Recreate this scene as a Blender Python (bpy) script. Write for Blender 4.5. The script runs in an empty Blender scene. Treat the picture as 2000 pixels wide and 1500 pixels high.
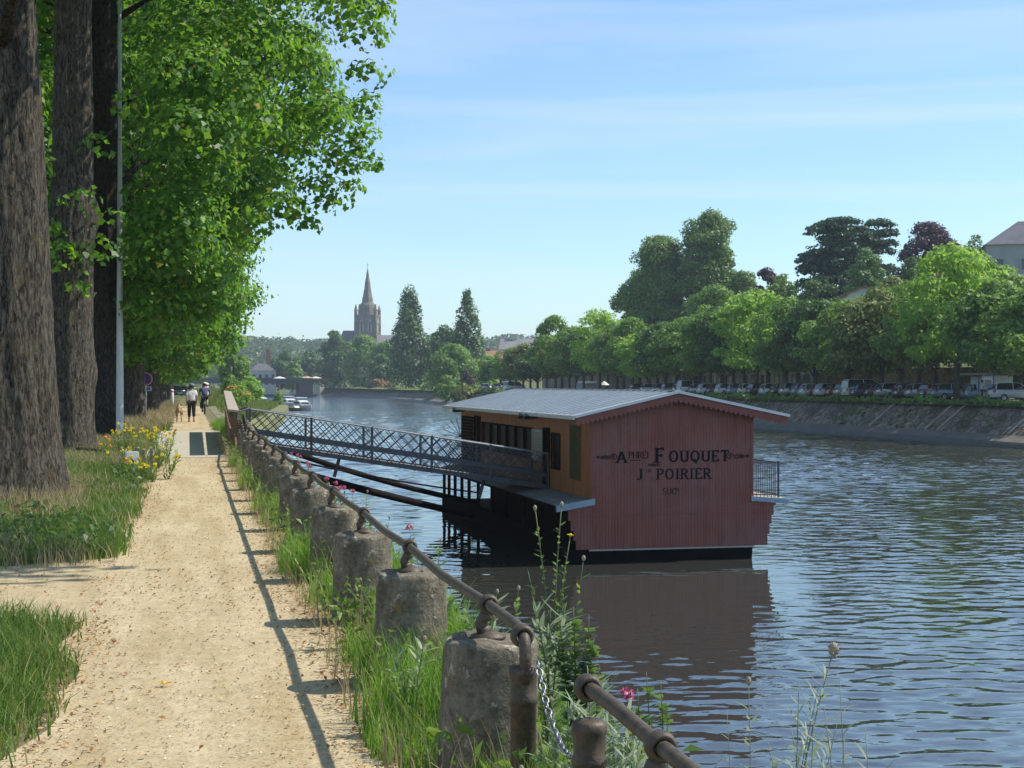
import bpy, bmesh, math, random
import numpy as np
from mathutils import Vector, Matrix
R = math.radians
SC = bpy.context.scene
COL = SC.collection

# ---------------------------------------------------------------- camera
AZ = R(12.3)
F_PX = 2900.0            # focal length in pixels of the 2000 px wide photograph
EYE = 1.65
WATER = -3.05
cam_d = bpy.data.cameras.new('camera')
cam_d.sensor_width = 36.0
cam_d.lens = F_PX / 2000.0 * 36.0
cam_d.clip_start = 0.1
cam_d.clip_end = 6000.0
cam = bpy.data.objects.new('camera', cam_d)
COL.objects.link(cam)
cam.location = (0, 0, EYE)
cam.rotation_euler = (R(90), 0, -AZ)
SC.camera = cam

# ---------------------------------------------------------------- sky, sun, exposure
SUN_AZ, SUN_EL = R(90), R(51)
w = bpy.data.worlds.new('World')
SC.world = w
w.use_nodes = True
nt = w.node_tree
nt.nodes.clear()
wo = nt.nodes.new('ShaderNodeOutputWorld')
bg = nt.nodes.new('ShaderNodeBackground')
sky = nt.nodes.new('ShaderNodeTexSky')
sky.sky_type = 'NISHITA'
sky.sun_disc = False
sky.sun_elevation = SUN_EL
sky.sun_rotation = SUN_AZ
sky.air_density = 1.0
sky.dust_density = 0.25
sky.ozone_density = 2.0
# thin cirrus: stretched noise on the sky sphere
tc = nt.nodes.new('ShaderNodeTexCoord')
mp = nt.nodes.new('ShaderNodeMapping')
mp.inputs['Scale'].default_value = (1.3, 1.3, 15.0)
mp.inputs['Rotation'].default_value = (0.04, 0.05, 0.3)
nz = nt.nodes.new('ShaderNodeTexNoise')
nz.inputs['Scale'].default_value = 1.5
nz.inputs['Detail'].default_value = 5.0
nz.inputs['Roughness'].default_value = 0.55
nz.inputs['Distortion'].default_value = 0.5
rp = nt.nodes.new('ShaderNodeValToRGB')
rp.color_ramp.elements[0].position = 0.45
rp.color_ramp.elements[0].color = (0.06, 0.06, 0.06, 1)
rp.color_ramp.elements[1].position = 0.72
rp.color_ramp.elements[1].color = (0.40, 0.40, 0.40, 1)
mx = nt.nodes.new('ShaderNodeMix')
mx.data_type = 'RGBA'
mx.inputs[7].default_value = (4.0, 4.6, 5.4, 1)
tint = nt.nodes.new('ShaderNodeMix')
tint.data_type = 'RGBA'
tint.blend_type = 'MULTIPLY'
tint.inputs[0].default_value = 1.0
tint.inputs[7].default_value = (0.635, 0.765, 0.835, 1)
L = nt.links.new
L(tc.outputs['Generated'], mp.inputs['Vector'])
L(mp.outputs['Vector'], nz.inputs['Vector'])
L(nz.outputs['Fac'], rp.inputs['Fac'])
L(rp.outputs['Color'], mx.inputs[0])
L(sky.outputs['Color'], tint.inputs[6])
L(tint.outputs[2], mx.inputs[6])
L(mx.outputs[2], bg.inputs['Color'])
bg.inputs['Strength'].default_value = 0.15
L(bg.outputs['Background'], wo.inputs['Surface'])

sun_d = bpy.data.lights.new('sun', 'SUN')
sun_d.energy = 3.9
sun_d.angle = R(0.55)
sun_d.color = (1.0, 0.95, 0.86)
sun = bpy.data.objects.new('sun', sun_d)
COL.objects.link(sun)
SDIR = Vector((math.cos(SUN_EL) * math.sin(SUN_AZ), math.cos(SUN_EL) * math.cos(SUN_AZ), math.sin(SUN_EL)))
sun.rotation_euler = (-SDIR).to_track_quat('-Z', 'Y').to_euler()
sun.location = (30, 0, 60)

SC.view_settings.view_transform = 'Standard'
SC.view_settings.look = 'None'
SC.view_settings.gamma = 1.0
SC.view_settings.exposure = 0.52
SC.cycles.max_bounces = 6
SC.cycles.transparent_max_bounces = 6
SC.cycles.use_denoising = True
SC.cycles.caustics_reflective = False
SC.cycles.caustics_refractive = False

# ---------------------------------------------------------------- helpers
CA, SA = math.cos(AZ), math.sin(AZ)

def at(px, py, D):
    """World point at photo pixel (px, py), D metres along the view axis: used to survey real positions."""
    r = (px - 1000) / F_PX
    return Vector((D * (SA + r * CA), D * (CA - r * SA), EYE - (py - 750) / F_PX * D))

def on_x(px, X):
    """Distance D along the view axis where the ray of column px meets the plane x = X."""
    r = (px - 1000) / F_PX
    return X / (SA + r * CA)

def tag(o, label=None, cat=None, group=None, kind=None):
    if label: o['label'] = label
    if cat: o['category'] = cat
    if group: o['group'] = group
    if kind: o['kind'] = kind
    return o

def empty(name, loc=(0, 0, 0), rz=0.0, label=None, cat=None, group=None):
    o = bpy.data.objects.new(name, None)
    o.empty_display_size = 0.2
    COL.objects.link(o)
    o.location = loc
    o.rotation_euler = (0, 0, rz)
    return tag(o, label, cat, group)

def kids(o):
    return [c for c in bpy.data.objects if c.parent == o]

def copy_tree(o, parent=None, loc=None, rz=None, label=None):
    c = o.copy()
    COL.objects.link(c)
    c.parent = parent
    if loc is not None: c.location = loc
    if rz is not None: c.rotation_euler = (0, 0, rz)
    if label: c['label'] = label
    for ch in kids(o):
        copy_tree(ch, c)
    return c

def link_mesh(name, me, m, parent=None, smooth=False):
    if m is not None:
        for mm in (m if isinstance(m, (list, tuple)) else [m]):
            me.materials.append(mm)
    if smooth:
        me.polygons.foreach_set('use_smooth', np.ones(len(me.polygons), bool))
    o = bpy.data.objects.new(name, me)
    COL.objects.link(o)
    if parent is not None: o.parent = parent
    return o

def mesh_np(name, V, F, m, parent=None, smooth=False):
    V = np.asarray(V, np.float32); F = np.asarray(F, np.int32)
    me = bpy.data.meshes.new(name)
    me.vertices.add(len(V)); me.vertices.foreach_set('co', V.ravel())
    k = F.shape[1]
    me.loops.add(F.size); me.loops.foreach_set('vertex_index', F.ravel())
    me.polygons.add(len(F))
    me.polygons.foreach_set('loop_start', np.arange(0, F.size, k, dtype=np.int32))
    me.update(calc_edges=True)
    me.validate()
    return link_mesh(name, me, m, parent, smooth)

class MB:
    """Collects shapes; build() links them as ONE mesh object."""
    def __init__(s, origin=(0, 0, 0)):
        s.v = []; s.f = []; s.o = Vector(origin)
    def add(s, vs, fs):
        b = len(s.v)
        s.v += [tuple(Vector(p) - s.o) for p in vs]
        s.f += [tuple(i + b for i in f) for f in fs]
        return s
    def box(s, x0, x1, y0, y1, z0, z1):
        return s.add([(x0, y0, z0), (x1, y0, z0), (x1, y1, z0), (x0, y1, z0), (x0, y0, z1), (x1, y0, z1), (x1, y1, z1), (x0, y1, z1)],
                     [(0, 3, 2, 1), (4, 5, 6, 7), (0, 1, 5, 4), (1, 2, 6, 5), (2, 3, 7, 6), (3, 0, 4, 7)])
    def hexa(s, p):
        return s.add(p, [(0, 3, 2, 1), (4, 5, 6, 7), (0, 1, 5, 4), (1, 2, 6, 5), (2, 3, 7, 6), (3, 0, 4, 7)])
    def prism(s, poly, a, b, axis='y'):
        n = len(poly)
        def P(q, t):
            return (q[0], t, q[1]) if axis == 'y' else (t, q[0], q[1]) if axis == 'x' else (q[0], q[1], t)
        vs = [P(q, a) for q in poly] + [P(q, b) for q in poly]
        fs = [tuple(range(n))[::-1], tuple(range(n, 2 * n))] + [(i, (i + 1) % n, n + (i + 1) % n, n + i) for i in range(n)]
        return s.add(vs, fs)
    def tube(s, pts, rad, n=8, cap=True):
        pts = [Vector(p) for p in pts]
        if not isinstance(rad, (list, tuple)): rad = [rad] * len(pts)
        vs = []; fs = []
        t0 = (pts[1] - pts[0]).normalized()
        u = t0.orthogonal().normalized()
        for i, p in enumerate(pts):
            t = (pts[min(i + 1, len(pts) - 1)] - pts[max(i - 1, 0)]).normalized()
            u = (u - t * u.dot(t))
            u = u.normalized() if u.length > 1e-6 else t.orthogonal().normalized()
            vv = t.cross(u)
            for k in range(n):
                a = 2 * math.pi * k / n
                vs.append(p + (u * math.cos(a) + vv * math.sin(a)) * rad[i])
        for i in range(len(pts) - 1):
            for k in range(n):
                k2 = (k + 1) % n
                fs.append((i * n + k, i * n + k2, (i + 1) * n + k2, (i + 1) * n + k))
        if cap:
            fs.append(tuple(range(n))[::-1]); fs.append(tuple(range((len(pts) - 1) * n, len(pts) * n)))
        return s.add(vs, fs)
    def lathe(s, prof, n=16, c=(0, 0, 0), cap=True, sx=1.0, sy=1.0, a0=0.0):
        vs = []; fs = []
        for r, z in prof:
            for k in range(n):
                a = a0 + 2 * math.pi * k / n
                vs.append((c[0] + r * math.cos(a) * sx, c[1] + r * math.sin(a) * sy, c[2] + z))
        for i in range(len(prof) - 1):
            for k in range(n):
                k2 = (k + 1) % n
                fs.append((i * n + k, i * n + k2, (i + 1) * n + k2, (i + 1) * n + k))
        if cap:
            fs.append(tuple(range(n))[::-1]); fs.append(tuple(range((len(prof) - 1) * n, len(prof) * n)))
        return s.add(vs, fs)
    def torus(s, c, axis, R0, r0, n=16, k=8, stretch=1.0, up=None):
        c = Vector(c); a = Vector(axis).normalized()
        u = Vector(up) if up is not None else a.orthogonal()
        u = (u - a * u.dot(a)).normalized(); v = a.cross(u)
        vs = []; fs = []
        for i in range(n):
            t = 2 * math.pi * i / n
            d = u * math.cos(t) * stretch + v * math.sin(t)
            dn = (u * math.cos(t) + v * math.sin(t)).normalized()
            for j in range(k):
                q = 2 * math.pi * j / k
                vs.append(c + d * R0 + dn * (r0 * math.cos(q)) + a * (r0 * math.sin(q)))
        for i in range(n):
            for j in range(k):
                i2, j2 = (i + 1) % n, (j + 1) % k
                fs.append((i * k + j, i2 * k + j, i2 * k + j2, i * k + j2))
        return s.add(vs, fs)
    def ball(s, c, r, n=12, m=8, sx=1, sy=1, sz=1):
        prof = [(max(1e-4, r * math.sin(math.pi * i / m)), -r * math.cos(math.pi * i / m) * sz) for i in range(m + 1)]
        return s.lathe(prof, n, c, True, sx, sy)
    def build(s, name, m, parent=None, smooth=False, bevel=0.0):
        me = bpy.data.meshes.new(name)
        me.from_pydata(s.v, [], s.f)
        if bevel > 0 or True:
            bm = bmesh.new(); bm.from_mesh(me)
            bmesh.ops.recalc_face_normals(bm, faces=bm.faces)
            if bevel > 0:
                es = [e for e in bm.edges if len(e.link_faces) == 2 and e.calc_face_angle(0) > 0.6]
                bmesh.ops.bevel(bm, geom=es, offset=bevel, segments=2, affect='EDGES', clamp_overlap=True)
            bm.to_mesh(me); bm.free()
        o = link_mesh(name, me, m, parent, smooth)
        return o

# ---------------------------------------------------------------- materials
def newmat(name):
    m = bpy.data.materials.new(name)
    m.use_nodes = True
    t = m.node_tree
    return m, t, t.nodes['Principled BSDF'], t.nodes['Material Output']

def c4(c): return (c[0], c[1], c[2], 1.0)

def noise(t, scale, detail=4.0, rough=0.6, vec=None, stretch=None, dist=0.0):
    n = t.nodes.new('ShaderNodeTexNoise')
    n.inputs['Scale'].default_value = scale
    n.inputs['Detail'].default_value = detail
    n.inputs['Roughness'].default_value = rough
    n.inputs['Distortion'].default_value = dist
    tcn = t.nodes.new('ShaderNodeTexCoord')
    if stretch:
        mpn = t.nodes.new('ShaderNodeMapping')
        mpn.inputs['Scale'].default_value = stretch
        t.links.new(tcn.outputs['Object'], mpn.inputs['Vector'])
        t.links.new(mpn.outputs['Vector'], n.inputs['Vector'])
    else:
        t.links.new(tcn.outputs['Object'], n.inputs['Vector'])
    return n

def ramp(t, src, stops):
    r = t.nodes.new('ShaderNodeValToRGB')
    e = r.color_ramp.elements
    while len(e) < len(stops): e.new(0.5)
    for i, (p, c) in enumerate(stops):
        e[i].position = p; e[i].color = c4(c)
    t.links.new(src, r.inputs['Fac'])
    return r

def mixc(t, fac, a, b, mode='MIX'):
    m = t.nodes.new('ShaderNodeMix'); m.data_type = 'RGBA'; m.blend_type = mode
    for s, i in ((fac, 0), (a, 6), (b, 7)):
        if hasattr(s, 'links'): t.links.new(s, m.inputs[i])
        elif i == 0: m.inputs[0].default_value = s
        else: m.inputs[i].default_value = c4(s)
    return m.outputs[2]

def bump(t, p, h, strength=0.4, dist=0.02, prev=None):
    b = t.nodes.new('ShaderNodeBump')
    b.inputs['Strength'].default_value = strength
    b.inputs['Distance'].default_value = dist
    t.links.new(h, b.inputs['Height'])
    if prev is not None: t.links.new(prev.outputs['Normal'], b.inputs['Normal'])
    t.links.new(b.outputs['Normal'], p.inputs['Normal'])
    return b

def M(name, c, c2=None, scale=4.0, rough=0.6, metal=0.0, bscale=None, bstr=0.3, bdist=0.01, stretch=None, spec=0.4, lo=0.35, hi=0.65):
    m, t, p, o = newmat(name)
    p.inputs['Roughness'].default_value = rough
    p.inputs['Metallic'].default_value = metal
    p.inputs['Specular IOR Level'].default_value = spec
    if c2 is None: c2 = tuple(x * 0.8 for x in c)
    n = noise(t, scale, 5.0, 0.62, stretch=stretch)
    r = ramp(t, n.outputs['Fac'], [(lo, c2), (hi, c)])
    t.links.new(r.outputs['Color'], p.inputs['Base Color'])
    if bscale:
        b = noise(t, bscale, 4.0, 0.6, stretch=stretch)
        bump(t, p, b.outputs['Fac'], bstr, bdist)
    return m

def leafmat(name, stops, tr=0.4, trc=(0.25, 0.42, 0.05), rough=0.45, spec=0.35, patch=None):
    """Leaves: hue differs leaf by leaf; light comes through them."""
    m, t, p, o = newmat(name)
    g = t.nodes.new('ShaderNodeNewGeometry')
    r = ramp(t, g.outputs['Random Per Island'], stops)
    col = r.outputs['Color']
    if patch:
        n = noise(t, patch[0], 3.0, 0.6)
        rr = ramp(t, n.outputs['Fac'], [(0.4, (1, 1, 1)), (0.7, patch[1])])
        col = mixc(t, 1.0, col, rr.outputs['Color'], 'MULTIPLY')
    t.links.new(col, p.inputs['Base Color'])
    p.inputs['Roughness'].default_value = rough
    p.inputs['Specular IOR Level'].default_value = spec
    tb = t.nodes.new('ShaderNodeBsdfTranslucent')
    tcx = mixc(t, 0.65, col, trc)
    t.links.new(tcx, tb.inputs['Color'])
    ms = t.nodes.new('ShaderNodeMixShader')
    ms.inputs[0].default_value = tr
    t.links.new(p.outputs[0], ms.inputs[1]); t.links.new(tb.outputs[0], ms.inputs[2])
    t.links.new(ms.outputs[0], o.inputs['Surface'])
    return m

# ---------------------------------------------------------------- leaves and crowns
def unit(a):
    return a / np.maximum(np.linalg.norm(a, axis=1, keepdims=True), 1e-9)

def leaf_mesh(C, N, size, rng, wide=0.8, fold=0.14, up_tip=0.0):
    """Folded leaf quads at C facing N. Returns vertices, faces."""
    n = len(C)
    T = unit(np.cross(N, rng.normal(size=(n, 3))))
    T[:, 2] -= 0.35; T = unit(T)
    B = unit(np.cross(N, T)); N2 = np.cross(T, B)
    s = (size * rng.uniform(0.5, 1.45, n))[:, None]
    v0 = C - T * s * 0.5; v2 = C + T * s * 0.5
    v1 = C + B * s * 0.5 * wide + N2 * s * fold - T * s * 0.08
    v3 = C - B * s * 0.5 * wide + N2 * s * fold - T * s * 0.08
    V = np.stack([v0, v1, v2, v3], 1).reshape(-1, 3)
    F = np.arange(4 * n).reshape(-1, 4)
    return V, F

def clump_leaves(cl, per_area, rng, size, flat=0.8, outward=0.7, inner=0.45):
    """Leaf centres and normals for a list of clumps (x, y, z, r)."""
    Cs = []; Ns = []
    for (x, y, z, r) in cl:
        n = max(6, int(per_area * r * r))
        d = unit(rng.normal(size=(n, 3)))
        d[:, 2] = np.where((d[:, 2] < -0.35) & (rng.random(n) < 0.6), -d[:, 2], d[:, 2])
        rad = r * (inner + (1 - inner) * rng.random(n) ** 0.6) * (1 + 0.11 * rng.normal(size=n))
        ax = np.array([rng.uniform(0.8, 1.25), rng.uniform(0.8, 1.25), flat * rng.uniform(0.8, 1.2)])
        Cs.append(np.array([x, y, z]) + d * rad[:, None] * ax)
        nn = d * outward + np.array([0, 0, 0.45]) + rng.normal(size=(n, 3)) * 0.45
        Ns.append(unit(nn))
    return np.concatenate(Cs), np.concatenate(Ns)

def profile_clumps(rng, prof, count, rmin, rmax, inside=0.2, squash=1.0):
    """Clump centres filling a crown whose radius at height z follows prof [(z, r), ...]."""
    zs = np.array([p[0] for p in prof], float); rs = np.array([p[1] for p in prof], float)
    zz = np.linspace(zs[0], zs[-1], 200); rr = np.interp(zz, zs, rs)
    wgt = rr + 0.25 * rr.max(); wgt /= wgt.sum()
    out = []
    lob = rng.uniform(0, 2 * np.pi, 4); amp = rng.uniform(0.05, 0.13, 4)
    for i in range(count):
        z = rng.choice(zz, p=wgt) + rng.uniform(-.2, .2)
        R0 = float(np.interp(z, zs, rs))
        a = rng.uniform(0, 2 * np.pi)
        mod = 1 + sum(amp[k] * math.cos((k + 2) * a + lob[k] + z * 0.35 * (k - 1.5)) for k in range(4))
        cr = rng.uniform(rmin, rmax)
        q = rng.random()
        rad = max(0.0, R0 * mod - cr * 0.8) * (1.0 if q > inside else math.sqrt(rng.random()))
        out.append((rad * math.cos(a), rad * math.sin(a) * squash, z, cr))
    return out

def trunk_mb(h, r0, r1, rng, n=14, m=14, flare=1.5, lean=(0, 0), ridge=0.03, bow=0.0):
    mb = MB()
    pts = []; prof = []
    for i in range(m + 1):
        t = i / m
        z = h * t ** 1.3
        rr = r0 + (r1 - r0) * (z / h)
        rr *= 1 + (flare - 1) * math.exp(-z / (r0 * 1.1))
        pts.append((lean[0] * z / h + bow * math.sin(z / h * 3.1), lean[1] * z / h, z - 0.05)); prof.append(rr)
    vs = []; fs = []
    ph = [rng.uniform(0, 6.28) for _ in range(5)]
    for i in range(m + 1):
        for k in range(n):
            a = 2 * math.pi * k / n
            q = 1 + ridge * (math.sin(3 * a + ph[0] + pts[i][2] * .3) + 0.6 * math.sin(5 * a + ph[1]) + 0.5 * math.sin(9 * a + ph[2] + pts[i][2] * .8))
            vs.append((pts[i][0] + prof[i] * q * math.cos(a), pts[i][1] + prof[i] * q * math.sin(a), pts[i][2]))
    for i in range(m):
        for k in range(n):
            k2 = (k + 1) % n
            fs.append((i * n + k, i * n + k2, (i + 1) * n + k2, (i + 1) * n + k))
    fs.append(tuple(range(m * n, m * n + n)))
    mb.add(vs, fs)
    return mb, pts[-1]

def limb(mb, a, b, r0, r1, rng, n=6, seg=5, sag=0.5):
    a = Vector(a); b = Vector(b)
    pts = []
    Ln = (b - a).length
    for i in range(seg + 1):
        t = i / seg
        p = a.lerp(b, t)
        j = 0.05 * Ln * (1 if 0 < i < seg else 0)
        p += Vector((rng.uniform(-j, j), rng.uniform(-j, j), math.sin(t * 3.14) * sag * 0.18 * Ln))
        pts.append(p)
    mb.tube(pts, [r0 + (r1 - r0) * (i / seg) for i in range(seg + 1)], n)

def ordinal(n):
    w_ = ['first', 'second', 'third', 'fourth', 'fifth', 'sixth', 'seventh', 'eighth', 'ninth', 'tenth', 'eleventh', 'twelfth', 'thirteenth', 'fourteenth', 'fifteenth', 'sixteenth', 'seventeenth', 'eighteenth', 'nineteenth', 'twentieth']
    if n <= 20: return w_[n - 1]
    tens = {2: 'twenty', 3: 'thirty', 4: 'forty', 5: 'fifty'}[n // 10]
    if n % 10 == 0: return {2: 'twentieth', 3: 'thirtieth', 4: 'fortieth', 5: 'fiftieth'}[n // 10]
    return tens + '-' + w_[n % 10 - 1]
# ================================================================ THE SETTING
rng = np.random.default_rng(7)
rnd = random.Random(7)

# ---- materials of the setting
def sand_mat():
    m, t, p, o = newmat('sand')
    p.inputs['Roughness'].default_value = 0.9
    p.inputs['Specular IOR Level'].default_value = 0.15
    n1 = noise(t, 0.9, 6.0, 0.65)
    n2 = noise(t, 55.0, 3.0, 0.7)
    n3 = noise(t, 9.0, 5.0, 0.7)
    a = ramp(t, n1.outputs['Fac'], [(0.3, (0.48, 0.385, 0.235)), (0.7, (0.585, 0.485, 0.31))])
    b = ramp(t, n2.outputs['Fac'], [(0.3, (0.62, 0.58, 0.52)), (0.5, (1, 1, 1)), (0.75, (1.12, 1.1, 1.05))])
    c = ramp(t, n3.outputs['Fac'], [(0.35, (0.84, 0.82, 0.78)), (0.6, (1, 1, 1))])
    col = mixc(t, 1.0, a.outputs['Color'], b.outputs['Color'], 'MULTIPLY')
    col = mixc(t, 1.0, col, c.outputs['Color'], 'MULTIPLY')
    n5 = noise(t, 1.0, 4.0, 0.6, stretch=(2.6, 0.22, 1))
    tr_ = ramp(t, n5.outputs['Fac'], [(0.36, (0.84, 0.80, 0.74)), (0.6, (1.04, 1.04, 1.05))])
    col = mixc(t, 1.0, col, tr_.outputs['Color'], 'MULTIPLY')
    t.links.new(col, p.inputs['Base Color'])
    nb = noise(t, 90.0, 3.0, 0.7)
    b1 = bump(t, p, nb.outputs['Fac'], 0.6, 0.008)
    bump(t, p, n3.outputs['Fac'], 0.4, 0.02, b1)
    return m
MAT_SAND = sand_mat()
MAT_SLAB = M('path_concrete', (0.50, 0.455, 0.36), (0.42, 0.38, 0.29), 3.0, 0.85, bscale=60, bstr=0.3, bdist=0.004)
MAT_SOIL = M('verge_soil', (0.22, 0.175, 0.095), (0.10, 0.105, 0.04), 1.3, 0.95, bscale=25, bstr=0.6, bdist=0.03)
MAT_ROAD = M('asphalt', (0.06, 0.06, 0.062), (0.045, 0.045, 0.047), 6.0, 0.85, bscale=80, bstr=0.3)
MAT_FIELD = M('park_grass', (0.10, 0.14, 0.035), (0.16, 0.15, 0.06), 0.15, 0.95, bscale=3, bstr=0.5, bdist=0.1)
MAT_FARST = M('far_street', (0.20, 0.18, 0.15), (0.10, 0.12, 0.05), 0.25, 0.9)

def stone_mat(name, c1, c2, scale, mortar=0.5, moss=(0.10, 0.11, 0.05), stretch=(1, 1, 1.7), bstr=0.6, bdist=0.06):
    m, t, p, o = newmat(name)
    p.inputs['Roughness'].default_value = 0.9
    p.inputs['Specular IOR Level'].default_value = 0.15
    tcn = t.nodes.new('ShaderNodeTexCoord'); mpn = t.nodes.new('ShaderNodeMapping')
    mpn.inputs['Scale'].default_value = stretch
    t.links.new(tcn.outputs['Object'], mpn.inputs['Vector'])
    v = t.nodes.new('ShaderNodeTexVoronoi'); v.inputs['Scale'].default_value = scale
    v2 = t.nodes.new('ShaderNodeTexVoronoi'); v2.inputs['Scale'].default_value = scale; v2.feature = 'DISTANCE_TO_EDGE'
    t.links.new(mpn.outputs['Vector'], v.inputs['Vector']); t.links.new(mpn.outputs['Vector'], v2.inputs['Vector'])
    sep = t.nodes.new('ShaderNodeSeparateColor'); t.links.new(v.outputs['Color'], sep.inputs[0])
    a = ramp(t, sep.outputs[0], [(0.0, c1), (1.0, c2)])
    e = ramp(t, v2.outputs['Distance'], [(0.0, (mortar,) * 3), (0.08, (1, 1, 1))])
    col = mixc(t, 1.0, a.outputs['Color'], e.outputs['Color'], 'MULTIPLY')
    n = noise(t, 0.35, 6.0, 0.7)
    ms = ramp(t, n.outputs['Fac'], [(0.48, (0, 0, 0)), (0.62, (1, 1, 1))])
    col = mixc(t, ms.outputs['Color'], col, moss)
    t.links.new(col, p.inputs['Base Color'])
    bump(t, p, e.outputs['Color'], bstr, bdist)
    return m
MAT_QUAY = stone_mat('quay_stone', (0.20, 0.18, 0.14), (0.32, 0.29, 0.23), 1.6)
MAT_EMB = stone_mat('embankment_stone', (0.15, 0.122, 0.092), (0.30, 0.248, 0.185), 1.1, 0.4, (0.075, 0.08, 0.04), (1, 1, 1.4), 0.9, 0.12)
MAT_APRON = M('apron_concrete', (0.17, 0.15, 0.125), (0.11, 0.10, 0.08), 0.6, 0.9, bscale=4, bstr=0.4, bdist=0.05)
MAT_WET = M('wet_stone', (0.075, 0.07, 0.055), (0.045, 0.045, 0.035), 0.8, 0.6)

def water_mat():
    m, t, p, o = newmat('river_water')
    p.inputs['Base Color'].default_value = (0.040, 0.042, 0.036, 1)
    p.inputs['Roughness'].default_value = 0.03
    p.inputs['IOR'].default_value = 2.5
    p.inputs['Specular IOR Level'].default_value = 0.5
    g = t.nodes.new('ShaderNodeNewGeometry')
    def wav(scale, stretch, det, rot):
        mpn = t.nodes.new('ShaderNodeMapping')
        mpn.inputs['Scale'].default_value = stretch
        mpn.inputs['Rotation'].default_value = (0, 0, rot)
        t.links.new(g.outputs['Position'], mpn.inputs['Vector'])
        n = t.nodes.new('ShaderNodeTexNoise')
        n.inputs['Scale'].default_value = scale; n.inputs['Detail'].default_value = det
        n.inputs['Roughness'].default_value = 0.5; n.inputs['Distortion'].default_value = 0.35
        t.links.new(mpn.outputs['Vector'], n.inputs['Vector'])
        return n
    n1 = wav(1.15, (0.55, 1.0, 1), 2.0, 0.25)
    n2 = wav(3.0, (0.6, 1.0, 1), 2.0, -0.2)
    n3 = wav(0.22, (0.8, 1.0, 1), 2.0, 0.5)
    big = wav(0.035, (0.5, 1, 1), 3.0, 0.1)
    gust = ramp(t, big.outputs['Fac'], [(0.38, (0.45,) * 3), (0.62, (1.15,) * 3)])
    def mul(a, b):
        q = t.nodes.new('ShaderNodeMath'); q.operation = 'MULTIPLY'
        for s, i in ((a, 0), (b, 1)):
            if hasattr(s, 'links'): t.links.new(s, q.inputs[i])
            else: q.inputs[i].default_value = s
        return q.outputs[0]
    def addm(a, b):
        q = t.nodes.new('ShaderNodeMath'); q.operation = 'ADD'
        t.links.new(a, q.inputs[0]); t.links.new(b, q.inputs[1]); return q.outputs[0]
    # lee of the moored barge: the water is calmer between it and the near quay
    sx = t.nodes.new('ShaderNodeSeparateXYZ'); t.links.new(g.outputs['Position'], sx.inputs[0])
    def mr(src, a, b, lo, hi):
        q = t.nodes.new('ShaderNodeMapRange'); q.interpolation_type = 'SMOOTHSTEP'
        t.links.new(src, q.inputs['Value'])
        q.inputs['From Min'].default_value = a; q.inputs['From Max'].default_value = b
        q.inputs['To Min'].default_value = lo; q.inputs['To Max'].default_value = hi
        return q.outputs['Result']
    inx = mr(sx.outputs['X'], 11.0, 19.0, 1.0, 0.0)
    iny = mr(sx.outputs['Y'], 21.0, 33.0, 0.0, 1.0)
    calm = mul(inx, iny)
    calm = mr(calm, 0.0, 1.0, 1.0, 0.10)
    h = addm(mul(n1.outputs['Fac'], 1.0), addm(mul(n2.outputs['Fac'], 0.30), mul(n3.outputs['Fac'], 1.2)))
    h = mul(mul(mul(h, calm), gust.outputs['Color']), mr(sx.outputs['Y'], 35.0, 95.0, 1.0, 4.0))
    bump(t, p, h, 1.0, 0.055)
    return m
MAT_WATER = water_mat()

# ---- left bank: cross sections (x, z) along y
def sections(name, st, m, kind='structure', smooth=False):
    ys = sorted(st)
    V = []; F = []
    k = len(st[ys[0]])
    for y in ys:
        for (x, z) in st[y]: V.append((x, y, z))
    for i in range(len(ys) - 1):
        for j in range(k - 1):
            F.append((i * k + j, i * k + j + 1, (i + 1) * k + j + 1, (i + 1) * k + j))
    me = bpy.data.meshes.new(name); me.from_pydata(V, [], F); me.update()
    o = link_mesh(name, me, m, None, smooth)
    return tag(o, kind=kind)

LB = {-40: [(-320, 0), (-20, 0), (-5, 0), (1.40, 0), (1.42, -3.4), (1.44, -5), (1.46, -6)],
      108: [(-320, 0), (-20, 0), (-5, 0), (1.40, 0), (1.42, -3.4), (1.44, -5), (1.46, -6)],
      112: [(-320, 0), (-20, 0), (-5, 0), (1.9, 0), (3.0, -1.0), (5.0, -2.3), (5.4, -6)],
      160: [(-320, 0), (-20, 0), (-5, 0), (2.6, 0.2), (5.2, -1.2), (9.0, -2.25), (9.5, -6)],
      220: [(-320, 0), (-20, 0), (-5, 0), (4.0, 0.3), (8.5, -1.4), (14.0, -2.2), (14.6, -6)],
      275: [(-320, 0), (-20, 0), (-5, 0), (5.0, 0.3), (10.0, -1.3), (18.0, -2.2), (18.6, -6)],
      315: [(-320, 0), (-20, 0), (-5, 0), (5.0, 0.3), (9.0, -1.3), (15.0, -2.2), (15.6, -6)],
      420: [(-320, 0), (-20, 0), (-5, 0), (5.0, 0.3), (9.0, -1.0), (13.0, -2.0), (13.6, -6)],
      760: [(-320, 0), (-20, 0), (-5, 0), (5.0, 0.3), (9.0, -1.0), (13.0, -2.0), (13.6, -6)]}
def bank_height(xx, yy):
    ys_ = sorted(LB)
    xx = np.asarray(xx, float); yy = np.asarray(yy, float); out = np.zeros(len(xx))
    for i in range(len(xx)):
        j = max(0, min(len(ys_) - 2, int(np.searchsorted(ys_, yy[i])) - 1))
        t = (yy[i] - ys_[j]) / (ys_[j + 1] - ys_[j])
        P = [(a[0] + (b[0] - a[0]) * t, a[1] + (b[1] - a[1]) * t) for a, b in zip(LB[ys_[j]], LB[ys_[j + 1]])]
        out[i] = np.interp(xx[i], [p[0] for p in P], [p[1] for p in P])
    return out
MAT_BANK = M('grassy_bank', (0.20, 0.20, 0.085), (0.12, 0.14, 0.05), 0.5, 0.95, bscale=5, bstr=0.5, bdist=0.08)
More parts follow.
